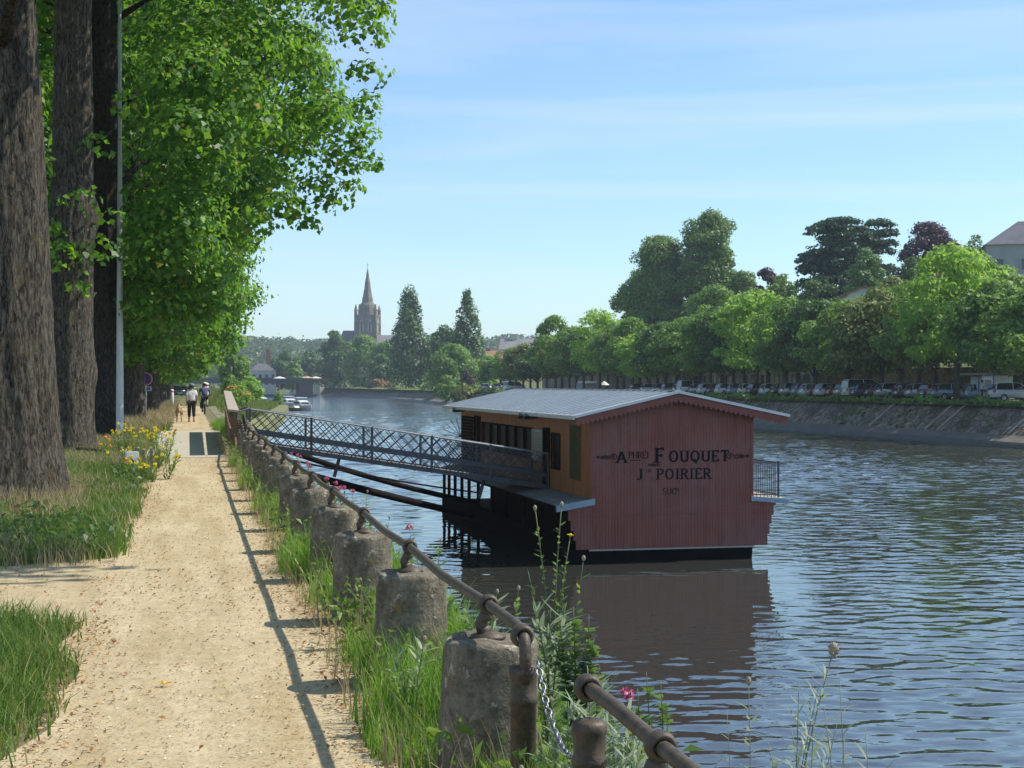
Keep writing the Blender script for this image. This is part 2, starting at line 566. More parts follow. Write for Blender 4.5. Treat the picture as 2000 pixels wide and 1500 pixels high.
sections('ground', {k_: v_ for k_, v_ in LB.items() if k_ <= 112}, MAT_SOIL)
sections('river_bank', {k_: v_ for k_, v_ in LB.items() if k_ >= 112}, MAT_BANK)
sections('road', {-40: [(-17, 0.012), (-6.2, 0.012)], 760: [(-17, 0.012), (-6.2, 0.012)]}, MAT_ROAD)

# right bank terrain behind the embankment wall, rising into a wooded slope
def rb(y, k=1.0):
    return [(62.6, -0.1), (64, 0.2), (78, 0.3), (86, 1.5 * k), (98, 7 * k), (112, 10 * k), (150, 16 * k), (420, 30 * k)]
sections('terrain', {20: rb(20), 260: rb(260), 330: rb(330, 0.7), 460: rb(460, 0.35), 760: rb(760, 0.3)}, MAT_FIELD)
sections('street', {20: [(63.3, 0.215), (77.5, 0.315)], 330: [(63.3, 0.215), (77.5, 0.315)]}, MAT_FARST)

# river: a sheet whose nearer reach carries real ripples, calmer in the lee of the barge
def river():
    gw_ = np.random.default_rng(99)
    ys_ = [4.0]
    while ys_[-1] < 260: ys_.append(ys_[-1] * 1.0036 + 0.006)
    xs_ = [1.2]
    while xs_[-1] < 62: xs_.append(xs_[-1] + 0.075 + 0.0020 * xs_[-1])
    X, Y = np.meshgrid(np.array(xs_), np.array(ys_))
    dy = np.gradient(np.array(ys_))[:, None]
    Zw = np.zeros_like(X)
    def sms(v, a_, b_):
        t = np.clip((v - a_) / (b_ - a_), 0, 1); return t * t * (3 - 2 * t)
    for k in range(64):
        wl = 0.22 * (5.0 ** gw_.random())
        th = AZ + gw_.normal() * 0.50
        kx, ky = math.sin(th) * 2 * math.pi / wl, math.cos(th) * 2 * math.pi / wl
        slope = 0.0135 * (wl / 0.5) ** (-0.1)
        amp = slope * wl / (2 * math.pi)
        att = sms(wl / dy, 2.5, 4.5)
        wx = 0.25 * np.sin(X * 0.21 + k) + 0.25 * np.sin(Y * 0.17 + 2 * k)
        grp_ = 0.6 + 0.7 * (0.5 + 0.5 * np.sin(X * gw_.uniform(.05, .35) + Y * gw_.uniform(.05, .35) + gw_.uniform(0, 6)))
        Zw += amp * att * grp_ * np.sin(kx * X + ky * Y + gw_.uniform(0, 6.28) + wx * 2)
    far = sms(Y, 30, 85)
    for k in range(30):
        wl = 0.75 * (2.8 ** gw_.random())
        th = AZ + gw_.normal() * 0.5
        kx, ky = math.sin(th) * 2 * math.pi / wl, math.cos(th) * 2 * math.pi / wl
        Zw += far * 0.028 * wl / (2 * math.pi) * sms(wl / dy, 1.6, 3.0) * np.sin(kx * X + ky * Y + gw_.uniform(0, 6.28) + .4 * np.sin(X * .13 + k))
    calm = (1 - sms(X, 13.5, 18.5)) * sms(Y, 21, 33) * (1 - sms(Y, 46, 62)) * sms(X, 4, 9)
    Zw *= 1 - 0.86 * calm
    edge = sms(X, 1.2, 2.2) * (1 - sms(X, 59, 62)) * sms(Y, 4, 5) * (1 - sms(Y, 235, 260))
    V_ = np.stack([X, Y, WATER + Zw * edge], 2).reshape(-1, 3)
    ny_, nx_ = X.shape
    i_ = np.arange((ny_ - 1) * nx_).reshape(ny_ - 1, nx_)[:, :-1].ravel()
    F_ = np.stack([i_, i_ + 1, i_ + nx_ + 1, i_ + nx_], 1)
    # flat margins out to the banks, behind the camera and down to the bridge
    b_ = len(V_); xa, xb, ya, yb = xs_[0], xs_[-1], ys_[0], ys_[-1]
    ext = [(-30, -60), (140, -60), (140, ya), (-30, ya), (-30, yb), (140, yb), (140, 820), (-30, 820), (xa, ya), (xa, yb), (xb, ya), (xb, yb)]
    V_ = np.concatenate([V_, np.array([(x, y, WATER) for x, y in ext])])
    F_ = np.concatenate([F_, np.array([(0, 1, 2, 3), (4, 5, 6, 7), (3, 8, 9, 4), (10, 2, 5, 11)]) + b_])
    tag(mesh_np('river', V_, F_, MAT_WATER, None, True), kind='structure')
river()

# distant hills
def hill_z(x, y):
    t = min(1.0, max(0.0, (y - 760) / 700.0))
    s = t * t * (3 - 2 * t)
    return -3.3 + s * (33 + 6 * math.sin(x * 0.006 + 0.8) + 4 * math.sin(x * 0.017 + 2) + 0.012 * max(0, x))
V = []; F = []
nx, ny = 60, 26
for j in range(ny):
    for i in range(nx):
        x = -500 + 1600 * i / (nx - 1); y = 745 + 1300 * j / (ny - 1)
        V.append((x, y, hill_z(x, y)))
for j in range(ny - 1):
    for i in range(nx - 1):
        a = j * nx + i
        F.append((a, a + 1, a + nx + 1, a + nx))
tag(mesh_np('hills', V, F, MAT_FIELD, None, True), kind='structure')
MAT_WOOD = leafmat('distant_foliage', [(0.0, (0.024, 0.046, 0.016)), (0.6, (0.042, 0.074, 0.022)), (1.0, (0.065, 0.098, 0.03))], 0.25)
cl = []
for i in range(1500):
    y = 790 + 800 * rng.random() ** 0.8; x = rng.uniform(-0.14, 0.42) * y + rng.normal() * 15 - 10
    r = rng.uniform(4, 8)
    cl.append((x, y, hill_z(x, y) + r * 0.7, r))
C_, N_ = clump_leaves(cl, 1.1, rng, 2, 0.8, 0.8, 0.75)
V_, F_ = leaf_mesh(C_, N_, 2.6, rng)
tag(mesh_np('distant_wood', V_, F_, MAT_WOOD), 'distant green wood covering the low hills behind the bridge', 'wood', kind='stuff')

# ---- walking path (irregular edges), concrete crossing, leaf litter
def strip(name, ys, xl, xr, z, m):
    V = []; F = []
    for y, a, b in zip(ys, xl, xr):
        for k in range(7): V.append((a + (b - a) * k / 6, y, z))
    for i in range(len(ys) - 1):
        for k in range(6): F.append((i * 7 + k, i * 7 + k + 1, (i + 1) * 7 + k + 1, (i + 1) * 7 + k))
    return tag(mesh_np(name, V, F, m), kind='structure')

def path_left(y):
    e = -0.70 + 0.07 * math.sin(y * 1.7) + 0.05 * math.sin(y * 4.3 + 1)
    if 10.7 < y < 14.6:     # side path opening towards the trees
        e -= 4.2 * math.sin((y - 10.7) / 3.9 * math.pi) ** (0.5 if y < 12.6 else 1.9)
    return e
ys = [-6 + 0.15 * i for i in range(300)]
ys = [y for y in ys if y < 34.0] + [34.0]
strip('path', ys, [path_left(y) for y in ys], [1.05 + 0.08 * math.sin(y * 2.1) + 0.05 * math.sin(y * 5.1) for y in ys], 0.006, MAT_SAND)
strip('path_slab', [34.0, 40, 46, 53.2], [-0.98] * 4, [1.28] * 4, 0.010, MAT_SLAB)
sl = MB(); sl.box(-0.98, 1.28, 33.86, 33.995, -0.02, 0.016)
tag(sl.build('kerb', M('kerb_stone', (0.55, 0.5, 0.4), None, 3, 0.8)), kind='structure')
ys2 = [53.2 + 0.5 * i for i in range(320)]
strip('path', ys2, [-0.62 + 0.06 * math.sin(y * 1.3) for y in ys2], [0.85 + 0.06 * math.sin(y * 1.9) for y in ys2], 0.006, MAT_SAND)

# quay wall with coping
qw = MB(); qw.box(1.41, 1.62, -40, 108, -5.5, -0.17); qw.box(1.36, 1.72, -40, 108, -0.17, 0.012)
tag(qw.build('quay_wall', MAT_QUAY), 'grey stone quay wall dropping to the water beside the sandy path', 'wall')

# dry leaf litter
n = 15000
yy = 2.6 + 42 * rng.random(n) ** 1.9
side = rng.random(n)
xx = np.where(side < 0.70, 1.12 - np.abs(rng.normal(size=n)) * 0.24, np.where((side < 0.94) & ((yy < 10.7) | (yy > 14.8)), -0.75 + np.abs(rng.normal(size=n)) * 0.2, rng.uniform(-0.7, 1.1, n)))
sideop = rng.random(n) < 0.03
xx = np.where(sideop, rng.uniform(-3.2, -0.6, n), xx); yy = np.where(sideop, rng.uniform(11.2, 14.2, n), yy)
C_ = np.stack([xx, yy, np.full(n, 0.016) + rng.random(n) * 0.006], 1)
N_ = unit(np.stack([rng.normal(size=n) * .35, rng.normal(size=n) * .35, np.ones(n)], 1))
V_, F_ = leaf_mesh(C_, N_, 0.027, rng, 0.62, 0.12)
MAT_LITTER = leafmat('dry_leaf', [(0.0, (0.22, 0.105, 0.035)), (0.5, (0.36, 0.20, 0.08)), (0.93, (0.46, 0.31, 0.15)), (1.0, (0.55, 0.42, 0.2))], 0.1, (0.4, 0.25, 0.1), 0.8, 0.2)
tag(mesh_np('leaf_litter', V_, F_, MAT_LITTER), 'dry brown leaves scattered along the edges of the sandy path', 'fallen leaves', kind='stuff')
n = 9000
C_ = np.stack([rng.uniform(-.72, 1.05, n), 2.4 + 31 * rng.random(n) ** 1.7, np.full(n, 0.012)], 1)
N_ = unit(np.stack([rng.normal(size=n) * .5, rng.normal(size=n) * .5, np.ones(n)], 1))
V_, F_ = leaf_mesh(C_, N_, 0.014, rng, 0.8, 0.25)
MAT_GRIT = leafmat('grit', [(0.0, (0.22, 0.15, 0.085)), (0.4, (0.40, 0.31, 0.19)), (1.0, (0.68, 0.58, 0.42))], 0.0, (0.4, 0.25, 0.1), 0.9, 0.2)
tag(mesh_np('path_gravel', V_, F_, MAT_GRIT), 'fine grit and bits of bark on the sandy path', 'grit', kind='stuff')

# one yellow petal head lying on the path
yp = MB((0, 0, 0))
base = at(321, 1344, EYE * F_PX / (1344 - 750)); base.z = 0.02
for k in range(5):
    a = k * 1.26
    yp.add([(0, 0, 0.006), (0.025 * math.cos(a - .4), 0.025 * math.sin(a - .4), 0.014), (0.042 * math.cos(a), 0.042 * math.sin(a), 0.006), (0.025 * math.cos(a + .4), 0.025 * math.sin(a + .4), 0.014)], [(0, 1, 2, 3)])
o = yp.build('fallen_leaf', M('yellow_leaf', (0.75, 0.48, 0.02), None, 3, 0.6)); o.location = base
tag(o, 'single bright yellow leaf lying on the sandy path', 'leaf')
# ================================================================ NEAR QUAY: bollards, rail, posts, chain
MAT_BOLL = None
def bollard_mat():
    m, t, p, o = newmat('bollard_stone')
    p.inputs['Roughness'].default_value = 0.95
    p.inputs['Specular IOR Level'].default_value = 0.15
    n1 = noise(t, 5.0, 6.0, 0.7); n2 = noise(t, 38.0, 4.0, 0.7); n3 = noise(t, 11.0, 5.0, 0.75); n4 = noise(t, 7.0, 4.0, 0.6)
    a = ramp(t, n1.outputs['Fac'], [(0.3, (0.085, 0.073, 0.052)), (0.7, (0.27, 0.232, 0.17))])
    b = ramp(t, n2.outputs['Fac'], [(0.3, (0.55, 0.55, 0.55)), (0.6, (1.1, 1.1, 1.1))])
    col = mixc(t, 1.0, a.outputs['Color'], b.outputs['Color'], 'MULTIPLY')
    l1 = ramp(t, n3.outputs['Fac'], [(0.58, (0, 0, 0)), (0.66, (1, 1, 1))])
    col = mixc(t, l1.outputs['Color'], col, (0.42, 0.375, 0.275))
    l2 = ramp(t, n4.outputs['Fac'], [(0.66, (0, 0, 0)), (0.70, (0.8, 0.8, 0.8))])
    col = mixc(t, l2.outputs['Color'], col, (0.25, 0.17, 0.05))
    t.links.new(col, p.inputs['Base Color'])
    b1 = bump(t, p, n2.outputs['Fac'], 0.7, 0.012)
    bump(t, p, n3.outputs['Fac'], 0.5, 0.025, b1)
    return m
MAT_BOLL = bollard_mat()
MAT_IRON = M('old_painted_iron', (0.115, 0.085, 0.058), (0.055, 0.040, 0.028), 22, 0.55, 0.2, bscale=60, bstr=0.6, bdist=0.006, spec=0.45)
MAT_CHAIN = M('galvanised_steel', (0.34, 0.34, 0.35), (0.24, 0.24, 0.25), 30, 0.42, 0.9)
BX, BZ, RZ_ = 1.19, 0.62, 0.755
def bx(y): return BX + max(0.0, min(0.36, 0.030 * (y - 31)))

def bollard_block(seed):
    r_ = random.Random(seed)
    mb = MB()
    prof = [(0.212, -0.1), (0.210, 0.06), (0.208, 0.15), (0.205, 0.25), (0.203, 0.35), (0.200, 0.45), (0.198, 0.54), (0.196, 0.59), (0.190, 0.609), (0.176, 0.618), (0.10, 0.623), (0.002, 0.624)]
    n = 28; vs = []; fs = []
    ph = [r_.uniform(0, 6.28) for _ in range(4)]
    for i, (r, z) in enumerate(prof):
        for k in range(n):
            a = 2 * math.pi * k / n
            q = 1 + 0.022 * math.sin(2 * a + ph[0]) + 0.016 * math.sin(5 * a + ph[1] + z * 4) + 0.012 * math.sin(9 * a + ph[2] - z * 7) + r_.uniform(-.014, .014)
            vs.append((r * q * math.cos(a), r * q * math.sin(a), z + (0.006 * math.sin(3 * a + ph[3]) if z > 0.55 else 0)))
    for i in range(len(prof) - 1):
        for k in range(n):
            k2 = (k + 1) % n
            fs.append((i * n + k, i * n + k2, (i + 1) * n + k2, (i + 1) * n + k))
    return mb.add(vs, fs)

def bracket_mb():
    mb = MB()
    mb.lathe([(0.075, 0.618), (0.072, 0.632), (0.04, 0.642), (0.03, 0.65)], 14)
    mb.tube([(-0.0, 0.0, 0.64), (-0.028, 0.0, 0.655), (-0.034, 0, 0.675), (-0.02, 0.0, 0.70), (0.0, 0.0, 0.72)], [0.030, 0.026, 0.022, 0.024, 0.03], 10)
    return mb
def ring_mb():
    mb = MB()
    vs = []; fs = []
    prof = [(0.024, -0.026), (0.033, -0.030), (0.040, -0.020), (0.043, 0.0), (0.040, 0.020), (0.033, 0.030), (0.024, 0.026)]
    n = 18
    for (r, t_) in prof:
        for k in range(n):
            a = 2 * math.pi * k / n
            vs.append((r * math.cos(a), t_, RZ_ + r * math.sin(a)))
    for i in range(len(prof) - 1):
        for k in range(n):
            k2 = (k + 1) % n
            fs.append((i * n + k, i * n + k2, (i + 1) * n + k2, (i + 1) * n + k))
    return mb.add(vs, fs)

blocks = [bollard_block(s).build('stone_block', MAT_BOLL, None, True) for s in range(4)]
bols = []
Y0, SP = 5.91, 2.185
brk = bracket_mb().build('bracket', MAT_IRON, None, True)
rngm = ring_mb().build('ring', MAT_IRON, None, True)
proto_used = set()
def bollard(y, idx, label):
    e = empty('stone_bollard', (bx(y), y, 0), 0, label, 'bollard', 'stone bollards carrying the quay handrail')
    v = idx % 4
    b = blocks[v] if v not in proto_used else blocks[v].copy()
    k = brk if 'k' not in proto_used else brk.copy()
    r = rngm if 'k' not in proto_used else rngm.copy()
    for o, key in ((b, v), (k, 'k'), (r, 'k2')):
        if o.name not in COL.objects: COL.objects.link(o)
    proto_used.add(v); proto_used.add('k')
    b.parent = e; k.parent = e; r.parent = k
    b.rotation_euler = (0.022 * math.sin(idx * 2.3), 0.026 * math.sin(idx * 1.7 + 1), 0.7 * idx)
    b.scale = (1 + .04 * math.sin(idx * 3.3), 1 + .04 * math.sin(idx * 3.3), 1)
    return e
NB = 18
for i in range(NB):
    if i == 0: lab = 'largest round stone bollard under the handrail, first beyond the hanging chain'
    elif i == 1: lab = 'lichened round stone bollard, second in the line beyond the hanging chain'
    else: lab = 'round stone bollard with iron rail bracket, %s in the line beyond the hanging chain' % ordinal(i + 1)
    bollard(Y0 + SP * i, i, lab)
nb_ = bollard(3.66, 3, 'stone bollard under the short handrail on the near side of the chained gap'); nb_.location.z = -0.04

# long handrail, slightly wavering from span to span, its end bent down on the gate post
rl = MB()
pts = [(BX - 0.015, 5.17, 0.58), (BX - 0.015, 5.165, 0.68), (BX - 0.014, 5.178, 0.722), (BX - 0.012, 5.205, 0.744), (BX - 0.008, 5.25, 0.752), (BX, 5.40, 0.755)]
for i in range(NB):
    y = Y0 + SP * i
    pts.append((bx(y), y, RZ_))
    pts.append((bx(y + SP / 2) + rnd.uniform(-.012, .012), y + SP / 2, RZ_ + rnd.uniform(-.022, .004)))
rl.tube(pts, 0.0225, 10)
o = rl.build('handrail', MAT_IRON, None, True)
tag(o, 'long brown iron handrail running over the line of stone bollards', 'handrail')
rl = MB()
rl.tube([(BX - .015, 4.375, 0.735), (BX - .012, 4.30, 0.735), (BX, 4.1, 0.728), (BX, 3.66, 0.715), (BX, 2.7, 0.708), (BX, 1.0, 0.70)], 0.0225, 10)
o = rl.build('handrail', MAT_IRON, None, True)
tag(o, 'short near length of iron handrail past the chained gap among weeds', 'handrail')

def gate_post(y, label, lean):
    e = empty('iron_post', (BX - 0.015, y, 0), 0, label, 'post', 'iron posts either side of the chained gap')
    mb = MB()
    mb.lathe([(0.056, -0.1), (0.056, 0.08), (0.047, 0.1), (0.047, 0.50), (0.053, 0.505), (0.053, 0.53), (0.047, 0.54), (0.050, 0.60), (0.054, 0.61), (0.054, 0.635), (0.03, 0.645)], 16)
    mb.build('shaft', MAT_IRON, e, True)
    r = ring_mb().build('ring', MAT_IRON, e, True)
    r.location = (0.0, 0.02, -0.012 if y > 5 else -0.02)
    return e
gate_post(5.20, 'brown iron post where the long handrail bends down, chain hooked to its head', 0)
gate_post(4.30, 'brown iron post half hidden by weeds where the short handrail ends', 0)

# galvanised chain hanging across the gap
ch = MB()
A = Vector((BX + 0.028, 5.16, 0.66)); B = Vector((BX + 0.01, 4.34, 0.60))
N = 34
cp = []
for i in range(N + 1):
    t = i / N
    p = A.lerp(B, t); p.z -= 0.30 * 4 * t * (1 - t) * 0.62
    cp.append(p)
for i in range(N):
    d = (cp[i + 1] - cp[i])
    side = Vector((1, 0, 0)) if i % 2 == 0 else d.normalized().cross(Vector((1, 0, 0)))
    ch.torus((cp[i] + cp[i + 1]) / 2, side, 0.0105, 0.0034, 12, 6, 1.75, d)
tag(ch.build('chain', MAT_CHAIN, None, True), 'bright galvanised steel chain hanging across the gap in the handrail', 'chain')

# ---------------------------------------------------------------- wooden barrier at the head of the gangway
MAT_PLANK = M('brown_plank', (0.20, 0.115, 0.06), (0.115, 0.066, 0.038), 3, 0.75, stretch=(8, 1, 8), bscale=12, bstr=0.4)
MAT_CAP = M('weathered_cap', (0.42, 0.36, 0.29), (0.30, 0.26, 0.21), 5, 0.7, stretch=(6, 1, 6))
e = empty('wooden_barrier', (0.93, 34.9, 0), R(-1.0), 'brown wooden barrier with a pale sloping cap beside the path at the gangway', 'barrier')
LB_ = 16.8
def zc(y): return 1.02 + 0.36 * y / LB_
for (z0, z1, sx) in ((0.16, 0.62, 0.02), (0.75, 0.90, 0.03), (0.93, None, 0.03)):
    mb = MB()
    mb.hexa([(0.0, 0, z0), (0.045, 0, z0), (0.045, LB_, z0 * (1 + .33)), (0, LB_, z0 * (1 + .33)),
             (0.0, 0, z1 or zc(0)), (0.045, 0, z1 or zc(0)), (0.045, LB_, (z1 * 1.33) if z1 else zc(LB_)), (0, LB_, (z1 * 1.33) if z1 else zc(LB_))])
    mb.build('board', MAT_PLANK, e)
for i in range(6):
    y = i * (LB_ - 0.12) / 5
    mb = MB(); mb.box(0.048, 0.18, y, y + 0.12, -0.1, zc(y) - 0.004); mb.build('post', MAT_PLANK, e)
mb = MB(); mb.hexa([(-0.04, -0.06, zc(0)), (0.22, -0.06, zc(0) - 0.03), (0.22, LB_ + .06, zc(LB_) - .03), (-0.04, LB_ + .06, zc(LB_)),
                    (-0.04, -0.06, zc(0) + .05), (0.22, -0.06, zc(0) + .02), (0.22, LB_ + .06, zc(LB_) + .02), (-0.04, LB_ + .06, zc(LB_) + .05)])
mb.build('cap', MAT_CAP, e)
# brace props towards the path with pale nail strip
mb = MB()
mb.tube([(0.0, 0.05, 0.10), (0.06, -0.35, 0.0)], 0.03, 6); mb.tube([(0.12, 0.05, 0.5), (0.16, -0.6, 0.0)], 0.03, 6)
mb.build('brace', MAT_PLANK, e)
# ================================================================ WASH-HOUSE BARGE
def cladding(name, c, c2, period, axis='x'):
    m, t, p, o = newmat(name)
    p.inputs['Roughness'].default_value = 0.62
    p.inputs['Specular IOR Level'].default_value = 0.3
    tcn = t.nodes.new('ShaderNodeTexCoord')
    wv = t.nodes.new('ShaderNodeTexWave'); wv.wave_type = 'BANDS'
    wv.bands_direction = 'X' if axis == 'x' else 'Y'
    wv.inputs['Scale'].default_value = 2 * math.pi / (20 * period) * 1.0
    wv.inputs['Distortion'].default_value = 0.0
    t.links.new(tcn.outputs['Object'], wv.inputs['Vector'])
    n = noise(t, 1.2, 6, 0.7, stretch=(2.5, 2.5, 0.7)); n2 = noise(t, 34, 4, 0.75, stretch=(1.6, 1.6, 0.6))
    a = ramp(t, n.outputs['Fac'], [(0.3, c2), (0.7, c)])
    s = ramp(t, n2.outputs['Fac'], [(0.35, (0.74, 0.74, 0.76)), (0.65, (1.14, 1.12, 1.12))])
    g = ramp(t, wv.outputs['Color'], [(0.0, (0.74, 0.74, 0.74)), (0.3, (1, 1, 1))])
    col = mixc(t, 1.0, a.outputs['Color'], s.outputs['Color'], 'MULTIPLY')
    col = mixc(t, 1.0, col, g.outputs['Color'], 'MULTIPLY')
    n4 = noise(t, 0.55, 5, 0.7, stretch=(1.0, 1.0, 0.8)); fd = ramp(t, n4.outputs['Fac'], [(0.42, (0, 0, 0)), (0.68, (0.55, 0.55, 0.55))])
    col = mixc(t, fd.outputs['Color'], col, tuple(0.55 * x + 0.095 for x in c))
    n5 = noise(t, 2.2, 5, 0.75, stretch=(3.5, 3.5, 0.22)); st = ramp(t, n5.outputs['Fac'], [(0.30, (0.66, 0.62, 0.60)), (0.48, (1, 1, 1))])
    col = mixc(t, 1.0, col, st.outputs['Color'], 'MULTIPLY')
    t.links.new(col, p.inputs['Base Color'])
    bump(t, p, wv.outputs['Color'], 0.35, 0.012)
    return m
MAT_RED = cladding('red_boarding', (0.315, 0.112, 0.085), (0.245, 0.082, 0.064), 0.085, 'x')
MAT_REDT = M('red_trim', (0.27, 0.090, 0.074), (0.21, 0.068, 0.056), 3, 0.6)
MAT_ORANGE = cladding('orange_boarding', (0.60, 0.245, 0.095), (0.42, 0.165, 0.068), 0.16, 'y')
MAT_HULL = M('tarred_hull', (0.012, 0.012, 0.013), (0.007, 0.007, 0.008), 3, 0.9, bscale=8, bstr=0.3, spec=0.05)
MAT_DARK = M('dark_timber', (0.020, 0.016, 0.014), (0.012, 0.010, 0.009), 4, 0.9, spec=0.08)
MAT_ZINC = M('zinc_sheet', (0.42, 0.44, 0.455), (0.28, 0.30, 0.32), 1.4, 0.45, 0.25, stretch=(0.5, 3, 1), bscale=6, bstr=0.1)
MAT_WHITE = M('white_paint', (0.76, 0.77, 0.77), (0.66, 0.67, 0.68), 3, 0.5)
MAT_BLUEG = M('grey_blue_fascia', (0.34, 0.43, 0.50), (0.28, 0.36, 0.43), 3, 0.55)
MAT_PANE = M('window_pane', (0.012, 0.013, 0.016), (0.02, 0.02, 0.024), 2, 0.5, spec=0.12)
MAT_LATW = M('pale_lattice', (0.60, 0.58, 0.52), (0.5, 0.48, 0.43), 6, 0.7)
MAT_LATG = M('green_brown_lattice', (0.17, 0.14, 0.06), (0.12, 0.10, 0.045), 8, 0.75)
MAT_INK = M('black_lettering', (0.014, 0.012, 0.018), (0.035, 0.018, 0.022), 9, 0.8, lo=0.3, hi=0.5, spec=0.1)
MAT_FAINT = M('faded_lettering', (0.03, 0.02, 0.024), (0.12, 0.045, 0.042), 10, 0.8, spec=0.1)
MAT_STEEL = M('painted_steel', (0.125, 0.13, 0.145), (0.085, 0.088, 0.098), 6, 0.6, 0.1, spec=0.3)

barge = empty('wash_house_barge', (12.57, 37.6, WATER), R(0.6),
              'red gabled wash-house barge with zinc roof and black lettering moored in the river', 'houseboat')
LEN = 18.0
# hull
mb = MB()
mb.prism([(-2.30, -0.5), (2.22, -0.5), (2.28, 0.34), (-2.30, 0.34)], 0.06, LEN, 'y')
mb.build('hull', MAT_HULL, barge)
mb = MB(); mb.box(-2.30, 2.31, 0.02, 0.075, 0.315, 0.355)
mb.build('rubbing_strip', MAT_LATW, barge)
# gable end: one board face with stepped flare at its foot
zd, ze = 1.55, 3.95
poly = [(-2.66, 0.36), (2.68, 0.36), (2.68, 0.66), (2.74, 0.66), (2.74, 0.93), (2.80, 0.93), (2.80, 1.17), (2.86, 1.17), (2.86, 1.42), (2.92, 1.42), (2.92, zd),
        (2.24, zd), (2.24, 3.92), (0.03, 4.385), (-2.24, 3.92), (-2.24, zd), (-2.93, zd), (-2.93, 1.38), (-2.87, 1.38), (-2.87, 1.12), (-2.80, 1.12), (-2.80, 0.86), (-2.73, 0.86), (-2.73, 0.60), (-2.66, 0.60)]
mb = MB(); mb.prism(poly, 0.0, 0.06, 'y')
gab = mb.build('gable_wall', MAT_RED, barge)
mb = MB(); mb.box(-2.86, 2.86, -0.012, -0.001, 1.255, 1.285)
mb.build('seam_batten', MAT_REDT, gab)
for x in (-2.24, 2.24):
    mb = MB(); mb.box(x - 0.035, x + 0.035, -0.014, -0.001, zd + 0.02, 3.88); mb.build('corner_strip', MAT_REDT, gab)
# long walls and far gable
def wall_holes(x, holes, z0, z1, y0, y1, th=0.06):
    """Long wall at x with rectangular openings (ya, yb, za, zb), built of butting pieces."""
    mb = MB()
    ys_ = sorted({y0, y1, *[h[0] for h in holes], *[h[1] for h in holes]})
    for a, b in zip(ys_[:-1], ys_[1:]):
        hs = sorted([(h[2], h[3]) for h in holes if h[0] <= a + 1e-6 and h[1] >= b - 1e-6])
        z = z0
        for (h0, h1) in hs:
            if h0 > z: mb.box(x - th / 2, x + th / 2, a, b, z, h0)
            z = h1
        if z < z1: mb.box(x - th / 2, x + th / 2, a, b, z, z1)
    return mb
HOLES = [(6.45, 14.1, 2.45, 3.32), (3.25, 4.2, 2.30, 3.25), (4.45, 5.05, 1.60, 3.36), (14.4, 15.3, 1.60, 3.5)]
wall_holes(-2.21, HOLES, 1.55, 3.90, 0.063, LEN).build('long_wall', MAT_ORANGE, barge)
wall_holes(2.21, [(2, 3.2, 2.2, 3.2), (5, 6.2, 2.2, 3.2), (8, 8.9, 1.6, 3.5), (11, 12.2, 2.2, 3.2), (14, 15.2, 2.2, 3.2)], 1.55, 3.90, 0.063, LEN).build('long_wall', MAT_RED, barge)
mb = MB(); mb.prism([(-2.17, 1.55), (2.17, 1.55), (2.17, 3.9), (0.03, 4.36), (-2.17, 3.9)], LEN - 0.07, LEN - 0.01, 'y')
mb.build('gable_wall', MAT_RED, barge)
mb = MB(); mb.box(-2.17, 2.17, 0.1, LEN - 0.1, 1.50, 1.56); mb.build('floor', MAT_DARK, barge)
# windows of the landward side
def window(ya, yb, za, zb, n, x=-2.21, label=None):
    f = MB()
    f.box(x - 0.05, x + 0.03, ya - 0.05, yb + 0.05, za - 0.05, za); f.box(x - 0.05, x + 0.03, ya - 0.05, yb + 0.05, zb, zb + 0.05)
    f.box(x - 0.05, x + 0.03, ya - 0.05, ya, za, zb); f.box(x - 0.05, x + 0.03, yb, yb + 0.05, za, zb)
    for k in range(1, n):
        y = ya + (yb - ya) * k / n
        f.box(x - 0.04, x + 0.03, y - 0.03, y + 0.03, za, zb)
    fo = f.build('window', MAT_DARK, barge)
    p = MB(); p.box(x + 0.032, x + 0.042, ya, yb, za, zb); p.build('pane', MAT_PANE, fo)
    if label: fo['label'] = label
window(6.45, 14.1, 2.45, 3.32, 6, label='long dark window band beside the gangway')
window(3.25, 4.2, 2.30, 3.25, 1, label='single dark window near the red gable')
def door(ya, yb, za, zb, x=-2.21):
    d = MB(); d.box(x + 0.035, x + 0.055, ya, yb, za, zb)
    do = d.build('door', MAT_DARK, barge)
    f = MB()
    f.box(x - 0.08, x + 0.03, ya - 0.06, ya, za, zb + 0.06); f.box(x - 0.08, x + 0.03, yb, yb + 0.06, za, zb + 0.06); f.box(x - 0.08, x + 0.03, ya, yb, zb, zb + 0.06)
    f.build('frame', MAT_DARK, do)
door(4.45, 5.05, 1.60, 3.36); door(14.4, 15.3, 1.60, 3.5)
def lattice_mb(ya, yb, za, zb, x, sp, wd, th=0.012):
    """Diagonal lattice bars clipped to a rectangle in the plane x = const."""
    mb = MB()
    H = zb - za; Wd = yb - ya
    for s in (1, -1):
        k = -H
        while k < Wd:
            y0_, z0_ = k, 0.0; y1_, z1_ = k + H, H
            if y0_ < 0: z0_ = -y0_; y0_ = 0
            if y1_ > Wd: z1_ = H - (y1_ - Wd); y1_ = Wd
            if y1_ - y0_ > 0.02:
                if s == 1: a, b = (ya + y0_, za + z0_), (ya + y1_, za + z1_)
                else: a, b = (yb - y0_, za + z0_), (yb - y1_, za + z1_)
                d = Vector((b[0] - a[0], b[1] - a[1])).normalized(); q = Vector((-d.y, d.x)) * wd / 2
                xo = x + (0.0 if s == 1 else th + 0.001)
                P = [(a[0] - q.x, a[1] - q.y), (a[0] + q.x, a[1] + q.y), (b[0] + q.x, b[1] + q.y), (b[0] - q.x, b[1] - q.y)]
                mb.prism(P, xo, xo + th, 'x')
            k += sp
    return mb
lm = lattice_mb(5.2, 6.3, 2.45, 3.3, -2.30, 0.17, 0.045)
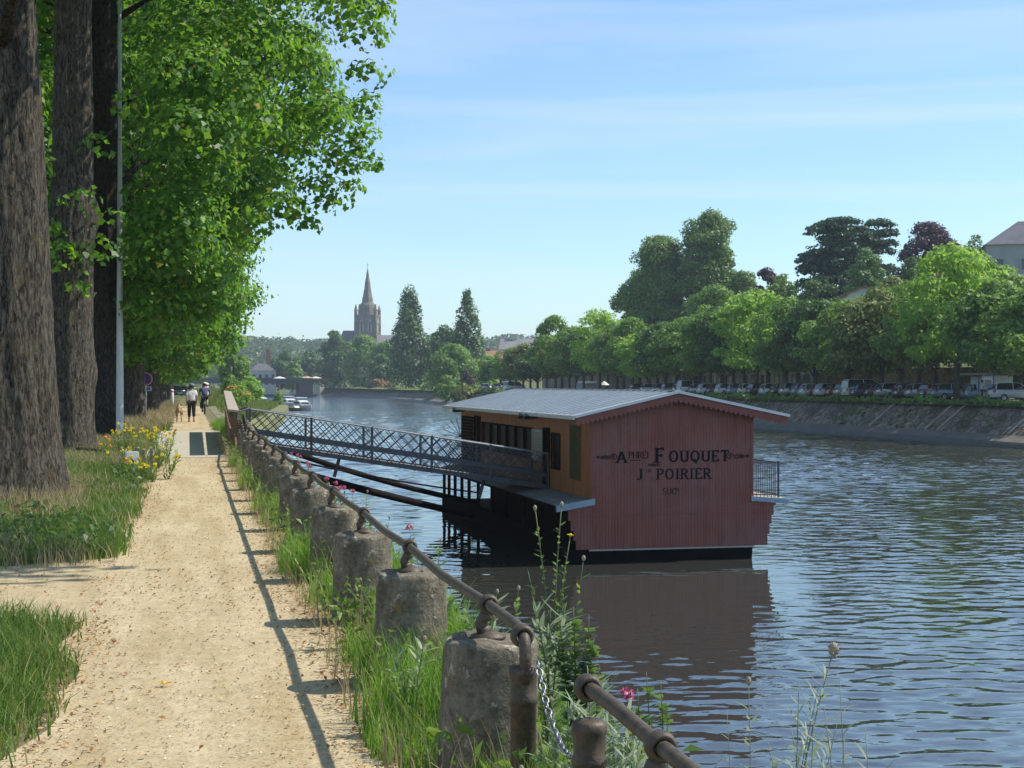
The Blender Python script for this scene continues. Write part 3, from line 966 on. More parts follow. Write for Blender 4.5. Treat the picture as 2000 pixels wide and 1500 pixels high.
for z in (2.42, 3.3): lm.box(-2.31, -2.27, 5.15, 6.35, z, z + 0.04)
for y in (5.12, 6.34): lm.box(-2.31, -2.27, y, y + 0.04, 2.42, 3.34)
lm.build('shutter', MAT_LATW, barge)['label'] = 'pale lattice shutter'
lm = lattice_mb(1.15, 2.0, 2.13, 3.54, -2.275, 0.15, 0.05)
for z in (2.10, 3.54): lm.box(-2.285, -2.25, 1.1, 2.05, z, z + 0.04)
for y in (1.09, 2.01): lm.box(-2.285, -2.25, y, y + 0.045, 2.1, 3.58)
lm.build('shutter', MAT_LATG, barge)['label'] = 'brown green lattice panel beside the red gable'
lm = lattice_mb(15.4, 17.7, 1.9, 3.5, -2.30, 0.22, 0.05)
lm.build('shutter', MAT_DARK, barge)
# roof: two zinc slopes with standing seams, verge boards, scalloped bargeboard
RY0, RY1 = -0.30, LEN + 0.7
EL, ER = (-2.78, 3.83), (3.18, 3.83)
RG = (0.05, 4.455)
def slope_mb(e_, th=0.05):
    mb = MB()
    mb.prism([(e_[0], e_[1]), RG, (RG[0], RG[1] + th), (e_[0], e_[1] + th)], RY0, RY1, 'y')
    return mb
roof = slope_mb(EL).build('roof', MAT_ZINC, barge)
mb = slope_mb(ER); mb.build('slope', MAT_ZINC, roof)
mb = MB()
for e_ in (EL, ER):
    y = RY0 + 0.55
    while y < RY1 - 0.2:
        d = Vector((e_[0] - RG[0], e_[1] - RG[1]))
        mb.hexa([(RG[0] + d.x * .01, y, RG[1] + .051 + d.y * .01), (RG[0] + d.x * .01, y + 0.05, RG[1] + .051 + d.y * .01), (RG[0] + d.x * .995, y + .05, RG[1] + .051 + d.y * .995), (RG[0] + d.x * .995, y, RG[1] + .051 + d.y * .995),
                 (RG[0] + d.x * .01, y, RG[1] + .095 + d.y * .01), (RG[0] + d.x * .01, y + 0.05, RG[1] + .095 + d.y * .01), (RG[0] + d.x * .995, y + .05, RG[1] + .095 + d.y * .995), (RG[0] + d.x * .995, y, RG[1] + .095 + d.y * .995)])
        y += 0.62
mb.build('seams', M('pale_seam', (0.70, 0.71, 0.72), (0.58, 0.6, 0.61), 2, .45), roof)
mb = MB(); mb.box(RG[0] - 0.10, RG[0] + 0.10, RY0, RY1, RG[1] + 0.052, RG[1] + 0.085); mb.build('ridge_cap', MAT_ZINC, roof)
mb = MB()
for e_ in (EL, ER):
    mb.prism([(e_[0], e_[1] - 0.015), RG, (RG[0], RG[1] + .075), (e_[0], e_[1] + .06)], RY0 - 0.05, RY0 - 0.003, 'y')
mb.build('verge_strip', MAT_WHITE, barge)
mb = MB(); mb.box(EL[0] - 0.05, EL[0] - 0.003, RY0, RY1, EL[1] - 0.06, EL[1] + 0.045); mb.build('eave_strip', MAT_WHITE, barge)
# scalloped bargeboard following the gable, set under the verge strip
mb = MB()
for e_ in (EL, ER):
    nS = 22
    x0_, x1_ = RG[0], e_[0] * 0.985
    def zt(x): return RG[1] + (e_[1] - RG[1]) * (x - RG[0]) / (e_[0] - RG[0]) - 0.018
    top = []; bot = []
    steps = nS * 6
    for i in range(steps + 1):
        x = x0_ + (x1_ - x0_) * i / steps
        top.append((x, zt(x)))
        bot.append((x, zt(x) - 0.15 - 0.075 * abs(math.sin(math.pi * i / 6))))
    vs = []; fs = []
    yA, yB = RY0 + 0.002, RY0 + 0.035
    for (a, b) in zip(top, bot):
        vs += [(a[0], yA, a[1]), (b[0], yA, b[1]), (a[0], yB, a[1]), (b[0], yB, b[1])]
    for i in range(steps):
        q = 4 * i; w_ = q + 4
        fs += [(q, w_, w_ + 1, q + 1), (q + 2, q + 3, w_ + 3, w_ + 2), (q + 1, w_ + 1, w_ + 3, q + 3), (q, q + 2, w_ + 2, w_)]
    mb.add(vs, fs)
mb.build('bargeboard', MAT_REDT, barge)
# soffit purlins at eave, with broken gutter pieces
for y in (4.6, 5.3, 15.9):
    mb = MB(); mb.tube([(EL[0] - 0.14, y, 3.80), (EL[0] - 0.06, y + 0.5, 3.70), (EL[0] + 0.35, y + 0.5, 3.72)], 0.05, 6)
    mb.build('gutter', MAT_STEEL, barge)
# landward lean-to canopy over the washing gallery, with a grey blue end fascia
mb = MB()
mb.prism([(-3.18, 1.44), (-2.245, 1.60), (-2.245, 1.66), (-3.18, 1.50)], 0.05, LEN, 'y')
cano = mb.build('canopy', MAT_DARK, barge)
mb = MB()
y = 0.25
while y < LEN:
    mb.hexa([(-3.17, y, 1.503), (-3.17, y + 0.09, 1.503), (-2.26, y + .09, 1.659), (-2.26, y, 1.659), (-3.17, y, 1.53), (-3.17, y + 0.09, 1.53), (-2.26, y + .09, 1.686), (-2.26, y, 1.686)])
    y += 0.30
mb.build('canopy_slats', M('grey_slat', (0.26, 0.26, 0.26), (0.18, 0.18, 0.18), 5, 0.6), cano)
mb = MB(); mb.prism([(-3.20, 1.36), (-2.16, 1.535), (-2.16, 1.70), (-3.20, 1.52)], -0.055, 0.045, 'y')
mb.build('fascia', MAT_BLUEG, cano)
# washing gallery: low bulwark, posts, inner bulkhead
mb = MB(); mb.box(-2.98, -2.90, 0.07, LEN, 0.0, 0.56); mb.box(-2.90, -2.31, 0.07, LEN, 0.05, 0.12); mb.box(-2.98, -2.32, 0.065, 0.10, 0.02, 0.35)
mb.build('bulwark', MAT_HULL, barge)
for i, y in enumerate((0.4, 2.6, 4.8, 7.0, 9.2, 11.4, 13.0, 14.3, 15.6, 16.8, 17.8)):
    mb = MB(); mb.box(-2.97, -2.87, y, y + 0.10, 0.56, 1.46); mb.build('gallery_post', MAT_DARK, barge)
mb = MB(); mb.box(-2.24, -2.17, 0.07, 12.2, 0.34, 1.50); mb.build('bulkhead', MAT_DARK, barge)
for i, y in enumerate((12.9, 14.9, 16.5, 17.85)):
    mb = MB(); mb.box(-0.06, 0.06, y, y + 0.12, 0.34, 1.50); mb.build('gallery_post', MAT_DARK, barge)
mb = MB(); mb.box(2.17, 2.24, 0.07, 12.2, 0.34, 1.50); mb.build('bulkhead', MAT_DARK, barge)
# riverward balcony
mb = MB(); mb.box(2.245, 3.20, 0.0, LEN, zd + 0.02, zd + 0.08)
bal = mb.build('balcony', M('pale_deck', (0.50, 0.46, 0.40), (0.4, 0.37, 0.32), 4, 0.7), barge)
mb = MB(); mb.prism([(2.20, 1.57), (3.24, 1.46), (3.24, 1.60), (2.20, 1.69)], -0.06, -0.002, 'y'); mb.build('fascia', MAT_BLUEG, bal)
mb = MB()
for zz in (1.70, 2.56):
    mb.box(2.26, 3.04, 0.085, 0.115, zz, zz + 0.03); mb.box(3.02, 3.05, 0.115, LEN - 0.1, zz, zz + 0.03)
x = 2.30
while x < 3.04: mb.box(x, x + 0.016, 0.09, 0.106, 1.63, 2.56); x += 0.105
y = 0.3
while y < LEN - 0.1: mb.box(3.026, 3.042, y, y + 0.016, 1.63, 2.56); y += 0.13
for y in (0.08, 3.5, 7, 10.5, 14, 17.8): mb.box(3.015, 3.06, y, y + 0.045, 1.63, 2.62)
mb.build('railing', MAT_STEEL, bal)
# spiked guard fan between gallery and bank at the far end
mb = MB()
for k in range(9):
    a = -0.2 + k * 0.3
    mb.tube([(-2.26, 17.9, 2.7), (-2.26 - 0.75 * math.cos(a), 17.9, 2.7 + 0.75 * math.sin(a))], 0.012, 5)
mb.build('guard_fan', MAT_STEEL, barge)

# ---- painted lettering: stroke letters with serifs
def arc(cx, cy, rx, ry, a0, a1, n=12):
    return [(cx + rx * math.cos(R(a0 + (a1 - a0) * i / n)), cy + ry * math.sin(R(a0 + (a1 - a0) * i / n))) for i in range(n + 1)]
GLY = {  # width, strokes (list of polylines), serif points
    'A': (.85, [[(.0, 0), (.42, 1)], [(.42, 1), (.85, 0)], [(.18, .35), (.66, .35)]], [(0, 0), (.85, 0), (.42, 1)]),
    'P': (.68, [[(.12, 0), (.12, 1)], [(.12, 1)] + arc(.36, .75, .27, .25, 90, -90) + [(.12, .5)]], [(.12, 0), (.12, 1)]),
    'H': (.80, [[(.1, 0), (.1, 1)], [(.7, 0), (.7, 1)], [(.1, .5), (.7, .5)]], [(.1, 0), (.7, 0), (.1, 1), (.7, 1)]),
    'R': (.78, [[(.12, 0), (.12, 1)], [(.12, 1)] + arc(.36, .76, .27, .24, 90, -90) + [(.12, .52)], [(.36, .52), (.72, 0)]], [(.12, 0), (.12, 1), (.72, 0)]),
    'E': (.70, [[(.12, 0), (.12, 1)], [(.12, 1), (.62, 1)], [(.12, .5), (.5, .5)], [(.12, 0), (.65, 0)], [(.62, 1), (.62, .84)], [(.65, 0), (.65, .17)]], [(.12, 0), (.12, 1)]),
    'F': (.72, [[(.2, 0), (.2, 1)], [(.06, 1.02), (.40, .97), (.66, 1.04), (.70, .86)], [(.2, .5), (.52, .5)], [(.52, .6), (.52, .4)]], [(.2, 0)]),
    'O': (.92, [arc(.44, .5, .36, .5, 0, 360, 22)], []),
    'U': (.82, [[(.1, 1), (.1, .35)] + arc(.4, .33, .3, .33, 180, 360) + [(.7, .35), (.7, 1)]], [(.1, 1), (.7, 1)]),
    'Q': (.92, [arc(.44, .5, .36, .5, 0, 360, 22), [(.36, .22), (.50, -.02), (.56, -.16), (.66, -.12)]], []),
    'T': (.80, [[(.4, 0), (.4, 1)], [(.04, .84), (.06, 1), (.74, 1), (.76, .84)]], [(.4, 0)]),
    'J': (.60, [[(.42, 1), (.42, .25)] + arc(.22, .23, .2, .23, 0, -150)], [(.42, 1)]),
    'I': (.34, [[(.17, 0), (.17, 1)]], [(.17, 0), (.17, 1)]),
    'S': (.70, [arc(.34, .74, .26, .26, 30, 270, 12) + arc(.34, .25, .28, .25, 90, -150, 12)], []),
    'C': (.78, [arc(.42, .5, .36, .5, 45, 315, 18)], []),
    "'": (.2, [[(.1, 1.1), (.16, .8)]], []),
}
def strokes(mb, txt, x, z, h, wd, ser=True, gap=0.16, yy=-0.004, sx=1.0):
    for chh in txt:
        if chh == ' ': x += 0.45 * h * sx; continue
        w_, st, sf = GLY[chh]
        for pl in st:
            P = [Vector((x + p[0] * h * sx, z + p[1] * h)) for p in pl]
            vs = []; fs = []
            for i, p in enumerate(P):
                d = (P[min(i + 1, len(P) - 1)] - P[max(i - 1, 0)])
                if d.length < 1e-6: d = Vector((1, 0))
                d.normalize()
                # broad pen: verticals heavier than horizontals
                wq = wd * (0.55 + 0.45 * abs(d.y))
                q = Vector((-d.y, d.x)) * wq / 2
                vs += [(p.x - q.x, yy, p.y - q.y), (p.x + q.x, yy, p.y + q.y)]
            for i in range(len(P) - 1): fs.append((2 * i, 2 * i + 1, 2 * i + 3, 2 * i + 2))
            mb.add(vs, fs)
            yy -= 0.00012
        if ser:
            for s_ in sf:
                cx, cz = x + s_[0] * h * sx, z + s_[1] * h
                mb.add([(cx - 1.25 * wd, yy, cz - .03 * h), (cx + 1.25 * wd, yy, cz - .03 * h), (cx + 1.25 * wd, yy, cz + .03 * h), (cx - 1.25 * wd, yy, cz + .03 * h)], [(0, 1, 2, 3)])
                yy -= 0.00012
        x += (w_ + gap) * h * sx
    return x
def lx(px): return (px - 1155) / 315 * 4.48 - 2.24       # along the gable
def lz(py): return (1070 - py) * 0.01358 + 0.36
def word(parts):
    mb = MB()
    for a_, k_ in parts: strokes(mb, *a_, **k_)
    let = mb.build('lettering', MAT_INK, gab); let.location = (0, -0.002, 0)
word([(('A', lx(1204), lz(903), 0.28, 0.065), {}), (('PHREI', lx(1226), lz(895), 0.175, 0.026, False), dict(gap=0.06, sx=0.9)), (("'", lx(1257), lz(893), 0.19, 0.02, False), {})])
word([(('F', lx(1276), lz(903), 0.36, 0.085), {}), (('OUQUET', lx(1305), lz(902), 0.275, 0.062), dict(gap=0.19, sx=1.03))])
word([(('J', lx(1242), lz(936), 0.27, 0.052), {}), (('HE', lx(1261), lz(922), 0.08, 0.014, False), {})])
word([(('POIRIER', lx(1281), lz(936), 0.265, 0.050), dict(gap=0.195))])
word([(('SUC', lx(1292), lz(965.5), 0.155, 0.024, False), dict(gap=0.08)), (('RS', lx(1317), lz(960), 0.075, 0.014, False), dict(gap=0.06))])
mb = MB()
mb.add([(lx(1228), -.0045, lz(899.5)), (lx(1250), -.0045, lz(899.5)), (lx(1250), -.0045, lz(898)), (lx(1228), -.0045, lz(898))], [(0, 1, 2, 3)])
let = mb.build('underline', MAT_INK, gab)
# faded scrolls at both ends of the name and under the big initial
def scroll(cx, cz, s, flip):
    mb = MB()
    for k, (ox, r0, tw) in enumerate(((0, .13, 1), (.22, .10, -1), (.40, .075, 1), (.55, .05, -1))):
        P = []
        for i in range(22):
            t = i / 21
            a = t * 8.5 * tw + k
            rr = r0 * (1 - 0.8 * t)
            P.append((cx + flip * (ox * s + rr * s * math.cos(a)), -0.004, cz + rr * s * 0.8 * math.sin(a)))
        mb.tube(P, [0.017] * 22, 4)
    mb.build('scrollwork', MAT_FAINT, gab)
scroll(lx(1198), lz(892), 0.8, -1); scroll(lx(1424), lz(893), 0.95, 1); scroll(lx(1283), lz(908), 0.45, -1)

# ================================================================ GANGWAY
def gz(x): return 0.96 - 0.155 * (x - 1.6)          # height of its top rail
gw = empty('gangway', (1.3, 42.0, 0), 0, 'long iron gangway with lattice sides sloping from the quay down to the barge', 'gangway')
GX0, GX1 = 1.62, 10.28
def gtruss(y, near):
    def P(x, dz): return (x - 1.3, y - 42.0, gz(x) + dz)
    name = 'lattice_side'
    mb = MB()
    # coarse diagonals, clipped between rail and bottom chord
    H = 0.90
    sp = 0.34
    for s in (1, -1):
        k = GX0 - H
        while k < GX1:
            a, b = k, k + H
            za, zb = (-0.95, -0.05) if s == 1 else (-0.05, -0.95)
            aa, bb = max(a, GX0), min(b, GX1)
            if bb - aa > 0.03:
                z1_ = za + (zb - za) * (aa - a) / H; z2_ = za + (zb - za) * (bb - a) / H
                yy = 0.012 * s
                mb.tube([(aa - 1.3, y - 42 + yy, gz(aa) + z1_), (bb - 1.3, y - 42 + yy, gz(bb) + z2_)], 0.016, 4)
            k += sp
    side = mb.build(name, MAT_STEEL, gw)
    mb = MB()
    pts = [P(GX0 - 0.25, -0.35), P(GX0 - 0.22, -0.10), P(GX0, 0.0)] + [P(GX0 + (GX1 - GX0) * i / 8, 0.0) for i in range(1, 9)]
    mb.tube(pts, 0.028, 8); mb.build('top_rail', M('grey_rail', (0.42, 0.42, 0.43), (0.3, 0.3, 0.31), 8, 0.4, 0.5) if near else MAT_STEEL, side)
    for dz, hgt in ((-0.68, 0.11), (-1.04, 0.13)):
        mb = MB()
        mb.hexa([(GX0 - 1.3, y - 42.03, gz(GX0) + dz), (GX1 - 1.3, y - 42.03, gz(GX1) + dz), (GX1 - 1.3, y - 41.97, gz(GX1) + dz), (GX0 - 1.3, y - 41.97, gz(GX0) + dz),
                 (GX0 - 1.3, y - 42.03, gz(GX0) + dz + hgt), (GX1 - 1.3, y - 42.03, gz(GX1) + dz + hgt), (GX1 - 1.3, y - 41.97, gz(GX1) + dz + hgt), (GX0 - 1.3, y - 41.97, gz(GX0) + dz + hgt)])
        mb.build('chord', MAT_STEEL, side)
    for i in range(6):
        x = GX0 + 0.05 + (GX1 - GX0 - 0.1) * i / 5
        mb = MB(); mb.box(x - 1.33, x - 1.27, y - 42.045, y - 41.955, gz(x) - 1.05, gz(x) + 0.02)
        mb.build('upright', MAT_STEEL if i != 1 else M('rusty_upright', (0.15, 0.07, 0.045), None, 8, 0.7), side)
    # finer mesh panel of the last stretch
    mb = MB()
    for s in (1, -1):
        k = 7.3 - 0.9
        while k < GX1:
            a, b = k, k + 0.9
            za, zb = (-0.95, -0.05) if s == 1 else (-0.05, -0.95)
            aa, bb = max(a, 7.3), min(b, GX1)
            if bb - aa > 0.03:
                mb.tube([(aa - 1.3, y - 42 + .03, gz(aa) + za + (zb - za) * (aa - a) / .9), (bb - 1.3, y - 42 + .03, gz(bb) + za + (zb - za) * (bb - a) / .9)], 0.007, 4)
            k += 0.115
    mb.build('wire_mesh', MAT_STEEL, side)
gtruss(42.0, True); gtruss(44.1, False)
mb = MB()
mb.hexa([(0.1, 0.06, gz(1.4) - 1.0), (9.0, 0.06, gz(10.3) - 1.0), (9.0, 2.04, gz(10.3) - 1.0), (0.1, 2.04, gz(1.4) - 1.0),
         (0.1, 0.06, gz(1.4) - 0.95), (9.0, 0.06, gz(10.3) - 0.95), (9.0, 2.04, gz(10.3) - 0.95), (0.1, 2.04, gz(1.4) - 0.95)])
mb.build('deck', M('grey_deck_boards', (0.20, 0.18, 0.16), (0.13, 0.12, 0.11), 4, 0.8, stretch=(6, 1, 1)), gw)
for x in (4.2, 8.4):
    mb = MB(); mb.tube([(x - 1.3, 0.3, gz(x) - 1.0), (x - 1.45, 0.3, gz(x) - 1.55)], 0.05, 6); mb.build('strut', MAT_STEEL, gw)

# mooring booms and cables from the quay wall to the barge
def boom(name, p0, p1, rad, label, cat, sag=0.0, grp='mooring booms'):
    a, b = Vector(p0), Vector(p1)
    mb = MB(a)
    P = []
    for i in range(11):
        t = i / 10
        q = a.lerp(b, t); q.z -= sag * 4 * t * (1 - t)
        P.append(q)
    mb.tube(P, rad, 10)
    o = mb.build(name, MAT_DARK, None, True); o.location = a
    tag(o, label, cat, grp)
def boom_px(name, pa, Da, pb, Db, rad, label, cat, sag=0):
    a = at(pa[0], pa[1], Da); b = at(pb[0], pb[1], Db)
    d = (b - a)
    t = (1.66 - a.x) / d.x
    boom(name, a + d * t, a + d * ((9.72 - a.x) / d.x), rad, label, cat, sag, 'booms and cables between quay and barge')
boom_px('mooring_boom', (600, 885), 46, (905, 974), 50.5, 0.09, 'upper black mooring boom between the quay wall and the barge', 'boom', 0.18)
boom_px('mooring_boom', (650, 938), 42.5, (905, 1002), 50.0, 0.11, 'lower thicker black mooring boom between the quay wall and the barge', 'boom', 0.05)
boom_px('mooring_cable', (640, 908), 45, (905, 957), 50.5, 0.03, 'thin black mooring cable above the two booms', 'cable', 0.1)
# ================================================================ AVENUE TREES ON THE NEAR BANK
def bark_mat(name, c1, c2, lich):
    m, t, p, o = newmat(name)
    p.inputs['Roughness'].default_value = 0.95
    p.inputs['Specular IOR Level'].default_value = 0.1
    n1 = noise(t, 19.0, 8.0, 0.75, stretch=(1, 1, 0.26), dist=1.1)
    n2 = noise(t, 30.0, 5.0, 0.7, stretch=(1, 1, 0.35))
    n3 = noise(t, 1.6, 6.0, 0.75)
    a = ramp(t, n1.outputs['Fac'], [(0.42, c2), (0.60, c1)])
    b = ramp(t, n2.outputs['Fac'], [(0.3, (0.6, 0.6, 0.6)), (0.65, (1.1, 1.1, 1.1))])
    col = mixc(t, 1.0, a.outputs['Color'], b.outputs['Color'], 'MULTIPLY')
    l = ramp(t, n3.outputs['Fac'], [(0.56, (0, 0, 0)), (0.68, (0.75, 0.75, 0.75))])
    col = mixc(t, l.outputs['Color'], col, lich)
    t.links.new(col, p.inputs['Base Color'])
    b1 = bump(t, p, n1.outputs['Fac'], 1.0, 0.07)
    bump(t, p, n2.outputs['Fac'], 0.6, 0.02, b1)
    return m
MAT_BARK = bark_mat('ribbed_bark', (0.205, 0.178, 0.14), (0.040, 0.034, 0.027), (0.15, 0.115, 0.06))
MAT_BARKD = bark_mat('dark_bark', (0.115, 0.100, 0.082), (0.032, 0.028, 0.024), (0.09, 0.078, 0.045))
MAT_LEAF = leafmat('avenue_leaf', [(0.0, (0.022, 0.068, 0.014)), (0.35, (0.060, 0.160, 0.025)), (0.8, (0.145, 0.290, 0.038)), (0.975, (0.27, 0.39, 0.055)), (0.985, (0.36, 0.24, 0.04)), (1.0, (0.42, 0.27, 0.06))],  # leaf tones vary; the darkest stand in for deep shade between leaves
                   0.43, (0.34, 0.66, 0.035), 0.45, 0.3)

def big_tree(name, x, y, h_trunk, r0, r1, prof, n_clump, per_area, size, seed, label, extra=(), rz=0.0, lean=(0, 0), burl=False, window=None, rr=(0.85, 1.9), nseg=40, mseg=50, group='tall trees lining the path', bark=None):
    g = np.random.default_rng(seed); r_ = random.Random(seed)
    e = empty(name, (x, y, 0), rz, label, 'tree', group)
    mb, top = trunk_mb(h_trunk, r0, r1, r_, nseg, mseg, 1.38, lean, 0.035, 0.05)
    # bark ribs and burls as real relief
    out = []
    for (vx, vy, vz) in mb.v:
        a = math.atan2(vy, vx)
        rib = 0.016 * abs(math.sin(9 * a + 1.6 * math.sin(vz * 1.7 + a) + .6 * math.sin(vz * 4.1))) + 0.014 * abs(math.sin(15 * a + 2 * math.sin(vz * 1.1 + 2 * a) + .5 * math.sin(vz * 6.3))) - .015
        if burl:
            for (bz, ba, br) in ((3.4, 3.6, .16), (4.9, 2.9, .22), (5.4, 0.2, .15), (1.9, 0.1, .09)):
                da = math.atan2(math.sin(a - ba), math.cos(a - ba))
                rib += br * math.exp(-((vz - bz) / 0.4) ** 2 - (da / 0.6) ** 2)
        L_ = math.hypot(vx - lean[0] * vz / h_trunk, vy) or 1
        out.append((vx * (1 + rib / L_), vy * (1 + rib / L_), vz))
    mb.v = out
    cl = profile_clumps(g, prof, int(n_clump * .62), rr[0], rr[1], 0.22)
    cl += list(extra)
    if window:      # trunk stays bare and visible on the side of the path's approach
        out_ = []
        for (cx_, cy_, cz_, cr_) in cl:
            if cy_ < 0.6 and cx_ - cr_ * 1.1 < window[1] and cx_ + cr_ * 1.1 > window[0]:
                if cx_ > 0.2 * (window[0] + window[1]): cx_ = window[1] + cr_ * 1.1
                else: cx_ = window[0] - cr_ * 1.1
            out_.append((cx_, cy_, cz_, cr_))
        cl = out_
    big = [c for c in cl if c[3] > (rr[0] + rr[1]) / 2]
    for c in r_.sample(big, min(26, len(big))):
        zb = max(2.6, min(h_trunk * 0.97, c[2] - 0.35 * math.hypot(c[0], c[1]) - 0.5))
        limb(mb, (lean[0] * zb / h_trunk, 0, zb), (c[0], c[1], c[2] - 0.1), 0.13, 0.025, r_, 6, 5)
    mb.build('trunk', bark or MAT_BARK, e, True)
    C, N = clump_leaves(cl, per_area * 1.5, g, size, 0.62, 1.15, 0.55)
    V, F = leaf_mesh(C, N, size, g, 0.85, 0.16)
    mesh_np('crown', V, F, MAT_LEAF, e)
    return e

PC = [(3.4, 1.4), (4.2, 2.9), (5.2, 3.9), (6.4, 4.3), (7.2, 5.0), (7.9, 6.2), (8.7, 7.1), (9.8, 7.5), (12.5, 7.7), (16, 7.2), (20, 5.0), (23.5, 1.2)]
PC4 = [(3.0, 1.4), (3.8, 3.2), (5.0, 4.4), (6.6, 4.9), (8.2, 4.8), (9.6, 5.5), (10.6, 7.0), (13, 7.8), (16, 7.2), (20, 5.0), (23.5, 1.2)]
PC5 = [(3.0, 1.4), (3.8, 3.2), (5.0, 4.5), (6.6, 4.8), (8.4, 5.0), (10, 5.4), (13, 6.4), (16, 6.2), (20, 5.0), (23.5, 1.2)]
PB = [(11.6, 3.0), (12.2, 4.6), (13, 6.2), (14, 7.2), (18, 6.6), (22, 4.2), (25, 1.2)]
PA = [(8.6, 3.0), (9.6, 4.6), (11.5, 6.0), (15, 6.6), (19, 6), (23, 3.5), (25, 1)]
T1 = big_tree('avenue_tree', -2.36, 21.4, 13.0, 0.60, 0.42, PA, 170, 110, 0.20, 1, 'nearest and thickest avenue tree, ribbed pale bark, cut by the left border', lean=(-.45, 0), nseg=110, mseg=150,
              extra=[(6.2, -5.6, 8.3, 1.2), (7.2, -6.4, 8.5, 1.2), (6.6, -7.4, 8.2, 1.1), (7.8, -7.6, 8.8, 1.2), (5.8, -8.2, 8.4, 1.1), (7.0, -4.6, 8.9, 1.3), (4.2, -6.5, 9.6, 1.6), (5.2, -5.6, 10.2, 1.7), (3.4, -7.6, 9.4, 1.5), (6.0, -7.4, 11.4, 1.7), (4.6, -8.4, 10.6, 1.6), (2.4, -6.0, 9.0, 1.5)])  # unseen clumps above the view, added to cast shade on the left verge
ex2 = [(-0.55, -0.75, 5.0, .5), (-0.1, -1.0, 4.4, .55), (0.35, -0.95, 5.6, .45), (0.75, -0.6, 4.6, .45), (-0.6, -.6, 6.3, .5), (0.5, -0.75, 4.3, .38), (0.3, -0.85, 3.7, .32), (-0.2, -.9, 4.8, .34), (0.9, -.5, 5.3, .34), (0.75, -0.6, 6.9, .4), (1.3, -0.3, 7.8, .5), (2.0, -.2, 8.6, .7), (2.8, 0.4, 9.0, .8)]
T2 = big_tree('avenue_tree', -2.62, 34.3, 14.0, 0.52, 0.34, PB, 250, 130, 0.165, 2, 'burled avenue tree with leafy sprouts on its trunk, second from the viewer', lean=(0.1, 0), burl=True, extra=ex2, nseg=90, mseg=120)
ex3 = []
g3 = np.random.default_rng(33)
# drooping branch ends over the river side, and sprays low on the trunk side
for (dx, dz, r) in ((5.9, 6.75, .45), (6.2, 6.5, .40), (5.6, 7.2, .7), (6.7, 7.1, .45), (7.1, 7.35, .42), (6.5, 7.7, .8), (7.6, 7.8, .5), (7.2, 8.4, .8), (7.9, 8.5, .6), (7.9, 9.3, .6), (7.9, 10.2, .7), (7.9, 11.2, .7), (7.8, 12.4, .8), (7.8, 13.4, .8), (5.0, 7.0, .9), (4.3, 6.6, .9)):
    ex3.append((dx, g3.uniform(-1.2, .6), dz, r))
for k in range(26):
    ex3.append((g3.uniform(.9, 3.6), g3.uniform(-2.0, 1.0), g3.uniform(3.3, 6.6), g3.uniform(.5, .95)))
T3 = big_tree('avenue_tree', -2.50, 46.7, 15.0, 0.50, 0.34, PC, 360, 120, 0.20, 3, 'dark trunked avenue tree beside the pale lamp mast, spreading far over the path', extra=ex3, nseg=60, mseg=70, bark=MAT_BARKD, window=(-.75, .62))
ex4 = []
for k in range(40):
    ex4.append((g3.uniform(-0.5, 2.7), g3.uniform(-3.2, -0.5), g3.uniform(2.7, 6.0), g3.uniform(.5, .95)))
T4 = big_tree('avenue_tree', -2.2, 63.2, 15.0, 0.42, 0.30, PC4, 350, 95, 0.21, 4, 'avenue tree with bright low foliage just behind the lamp mast', extra=ex4, rr=(.9, 2.0))
T5 = big_tree('avenue_tree', -1.95, 79.0, 15.0, 0.42, 0.30, PC5, 320, 80, 0.22, 5, 'avenue tree standing behind the round no parking sign', rr=(.9, 2.0), nseg=24, mseg=24,
              extra=[(g3.uniform(-1, 3.5), g3.uniform(-3, 0), g3.uniform(3.3, 6.0), g3.uniform(.6, 1.0)) for k in range(20)])
PF = [(2.5, 3.2), (3.2, 4.9), (4.8, 5.3), (6.6, 5.3), (9.5, 5.8), (13, 6.2), (18, 5.6), (22, 1.5)]
T6 = big_tree('avenue_tree', -2.1, 92.5, 14.0, 0.40, 0.28, PF, 300, 55, 0.28, 6, 'sixth tree of the avenue counted from the viewer', rr=(.9, 2.0), nseg=20, mseg=16)
for k, y in enumerate((105.5, 118.5, 131.0, 144.0, 157.0, 171.0, 186.0)):
    copy_tree(T6, None, (-2.15 + 0.1 * math.sin(k * 2), y, 0), 1.1 * k + .6, '%s tree of the avenue counted from the viewer, far along the path' % ordinal(7 + k))
# second row across the road, seen in the gaps between the trunks
PD = [(3.0, 2.5), (5, 5.0), (8, 6.5), (12, 7), (17, 6), (21, 2)]
S1 = big_tree('roadside_tree', -13.5, 52, 13.0, 0.4, 0.28, PD, 200, 50, 0.30, 11, 'leafy tree across the road glimpsed left of the burled trunk', rr=(.9, 1.8), nseg=16, mseg=12, group='trees across the road on the near bank')
copy_tree(S1, None, (-13.0, 68, 0), 2.0, 'leafy tree across the road glimpsed between the burled and the dark trunk')
copy_tree(S1, None, (-14.0, 86, 0), 4.0, 'farther leafy tree across the road behind the avenue trunks')
copy_tree(S1, None, (-14.0, 108, 0), 1.0, 'farthest leafy tree across the road behind the avenue trunks')

# ================================================================ FAR BANK TREES
def crown_mesh(prof, n, per, size, seed, rr, mat, flat=0.8, inside=0.25, squash=1.0, extra=(), name='crown'):
    g = np.random.default_rng(seed)
    cl = profile_clumps(g, prof, n, rr[0], rr[1], inside, squash) + list(extra)
    C, N = clump_leaves(cl, per, g, size, flat, 1.25, 0.6)
    V, F = leaf_mesh(C, N, size, g, 0.9, 0.14)
    return mesh_np(name, V, F, mat), cl

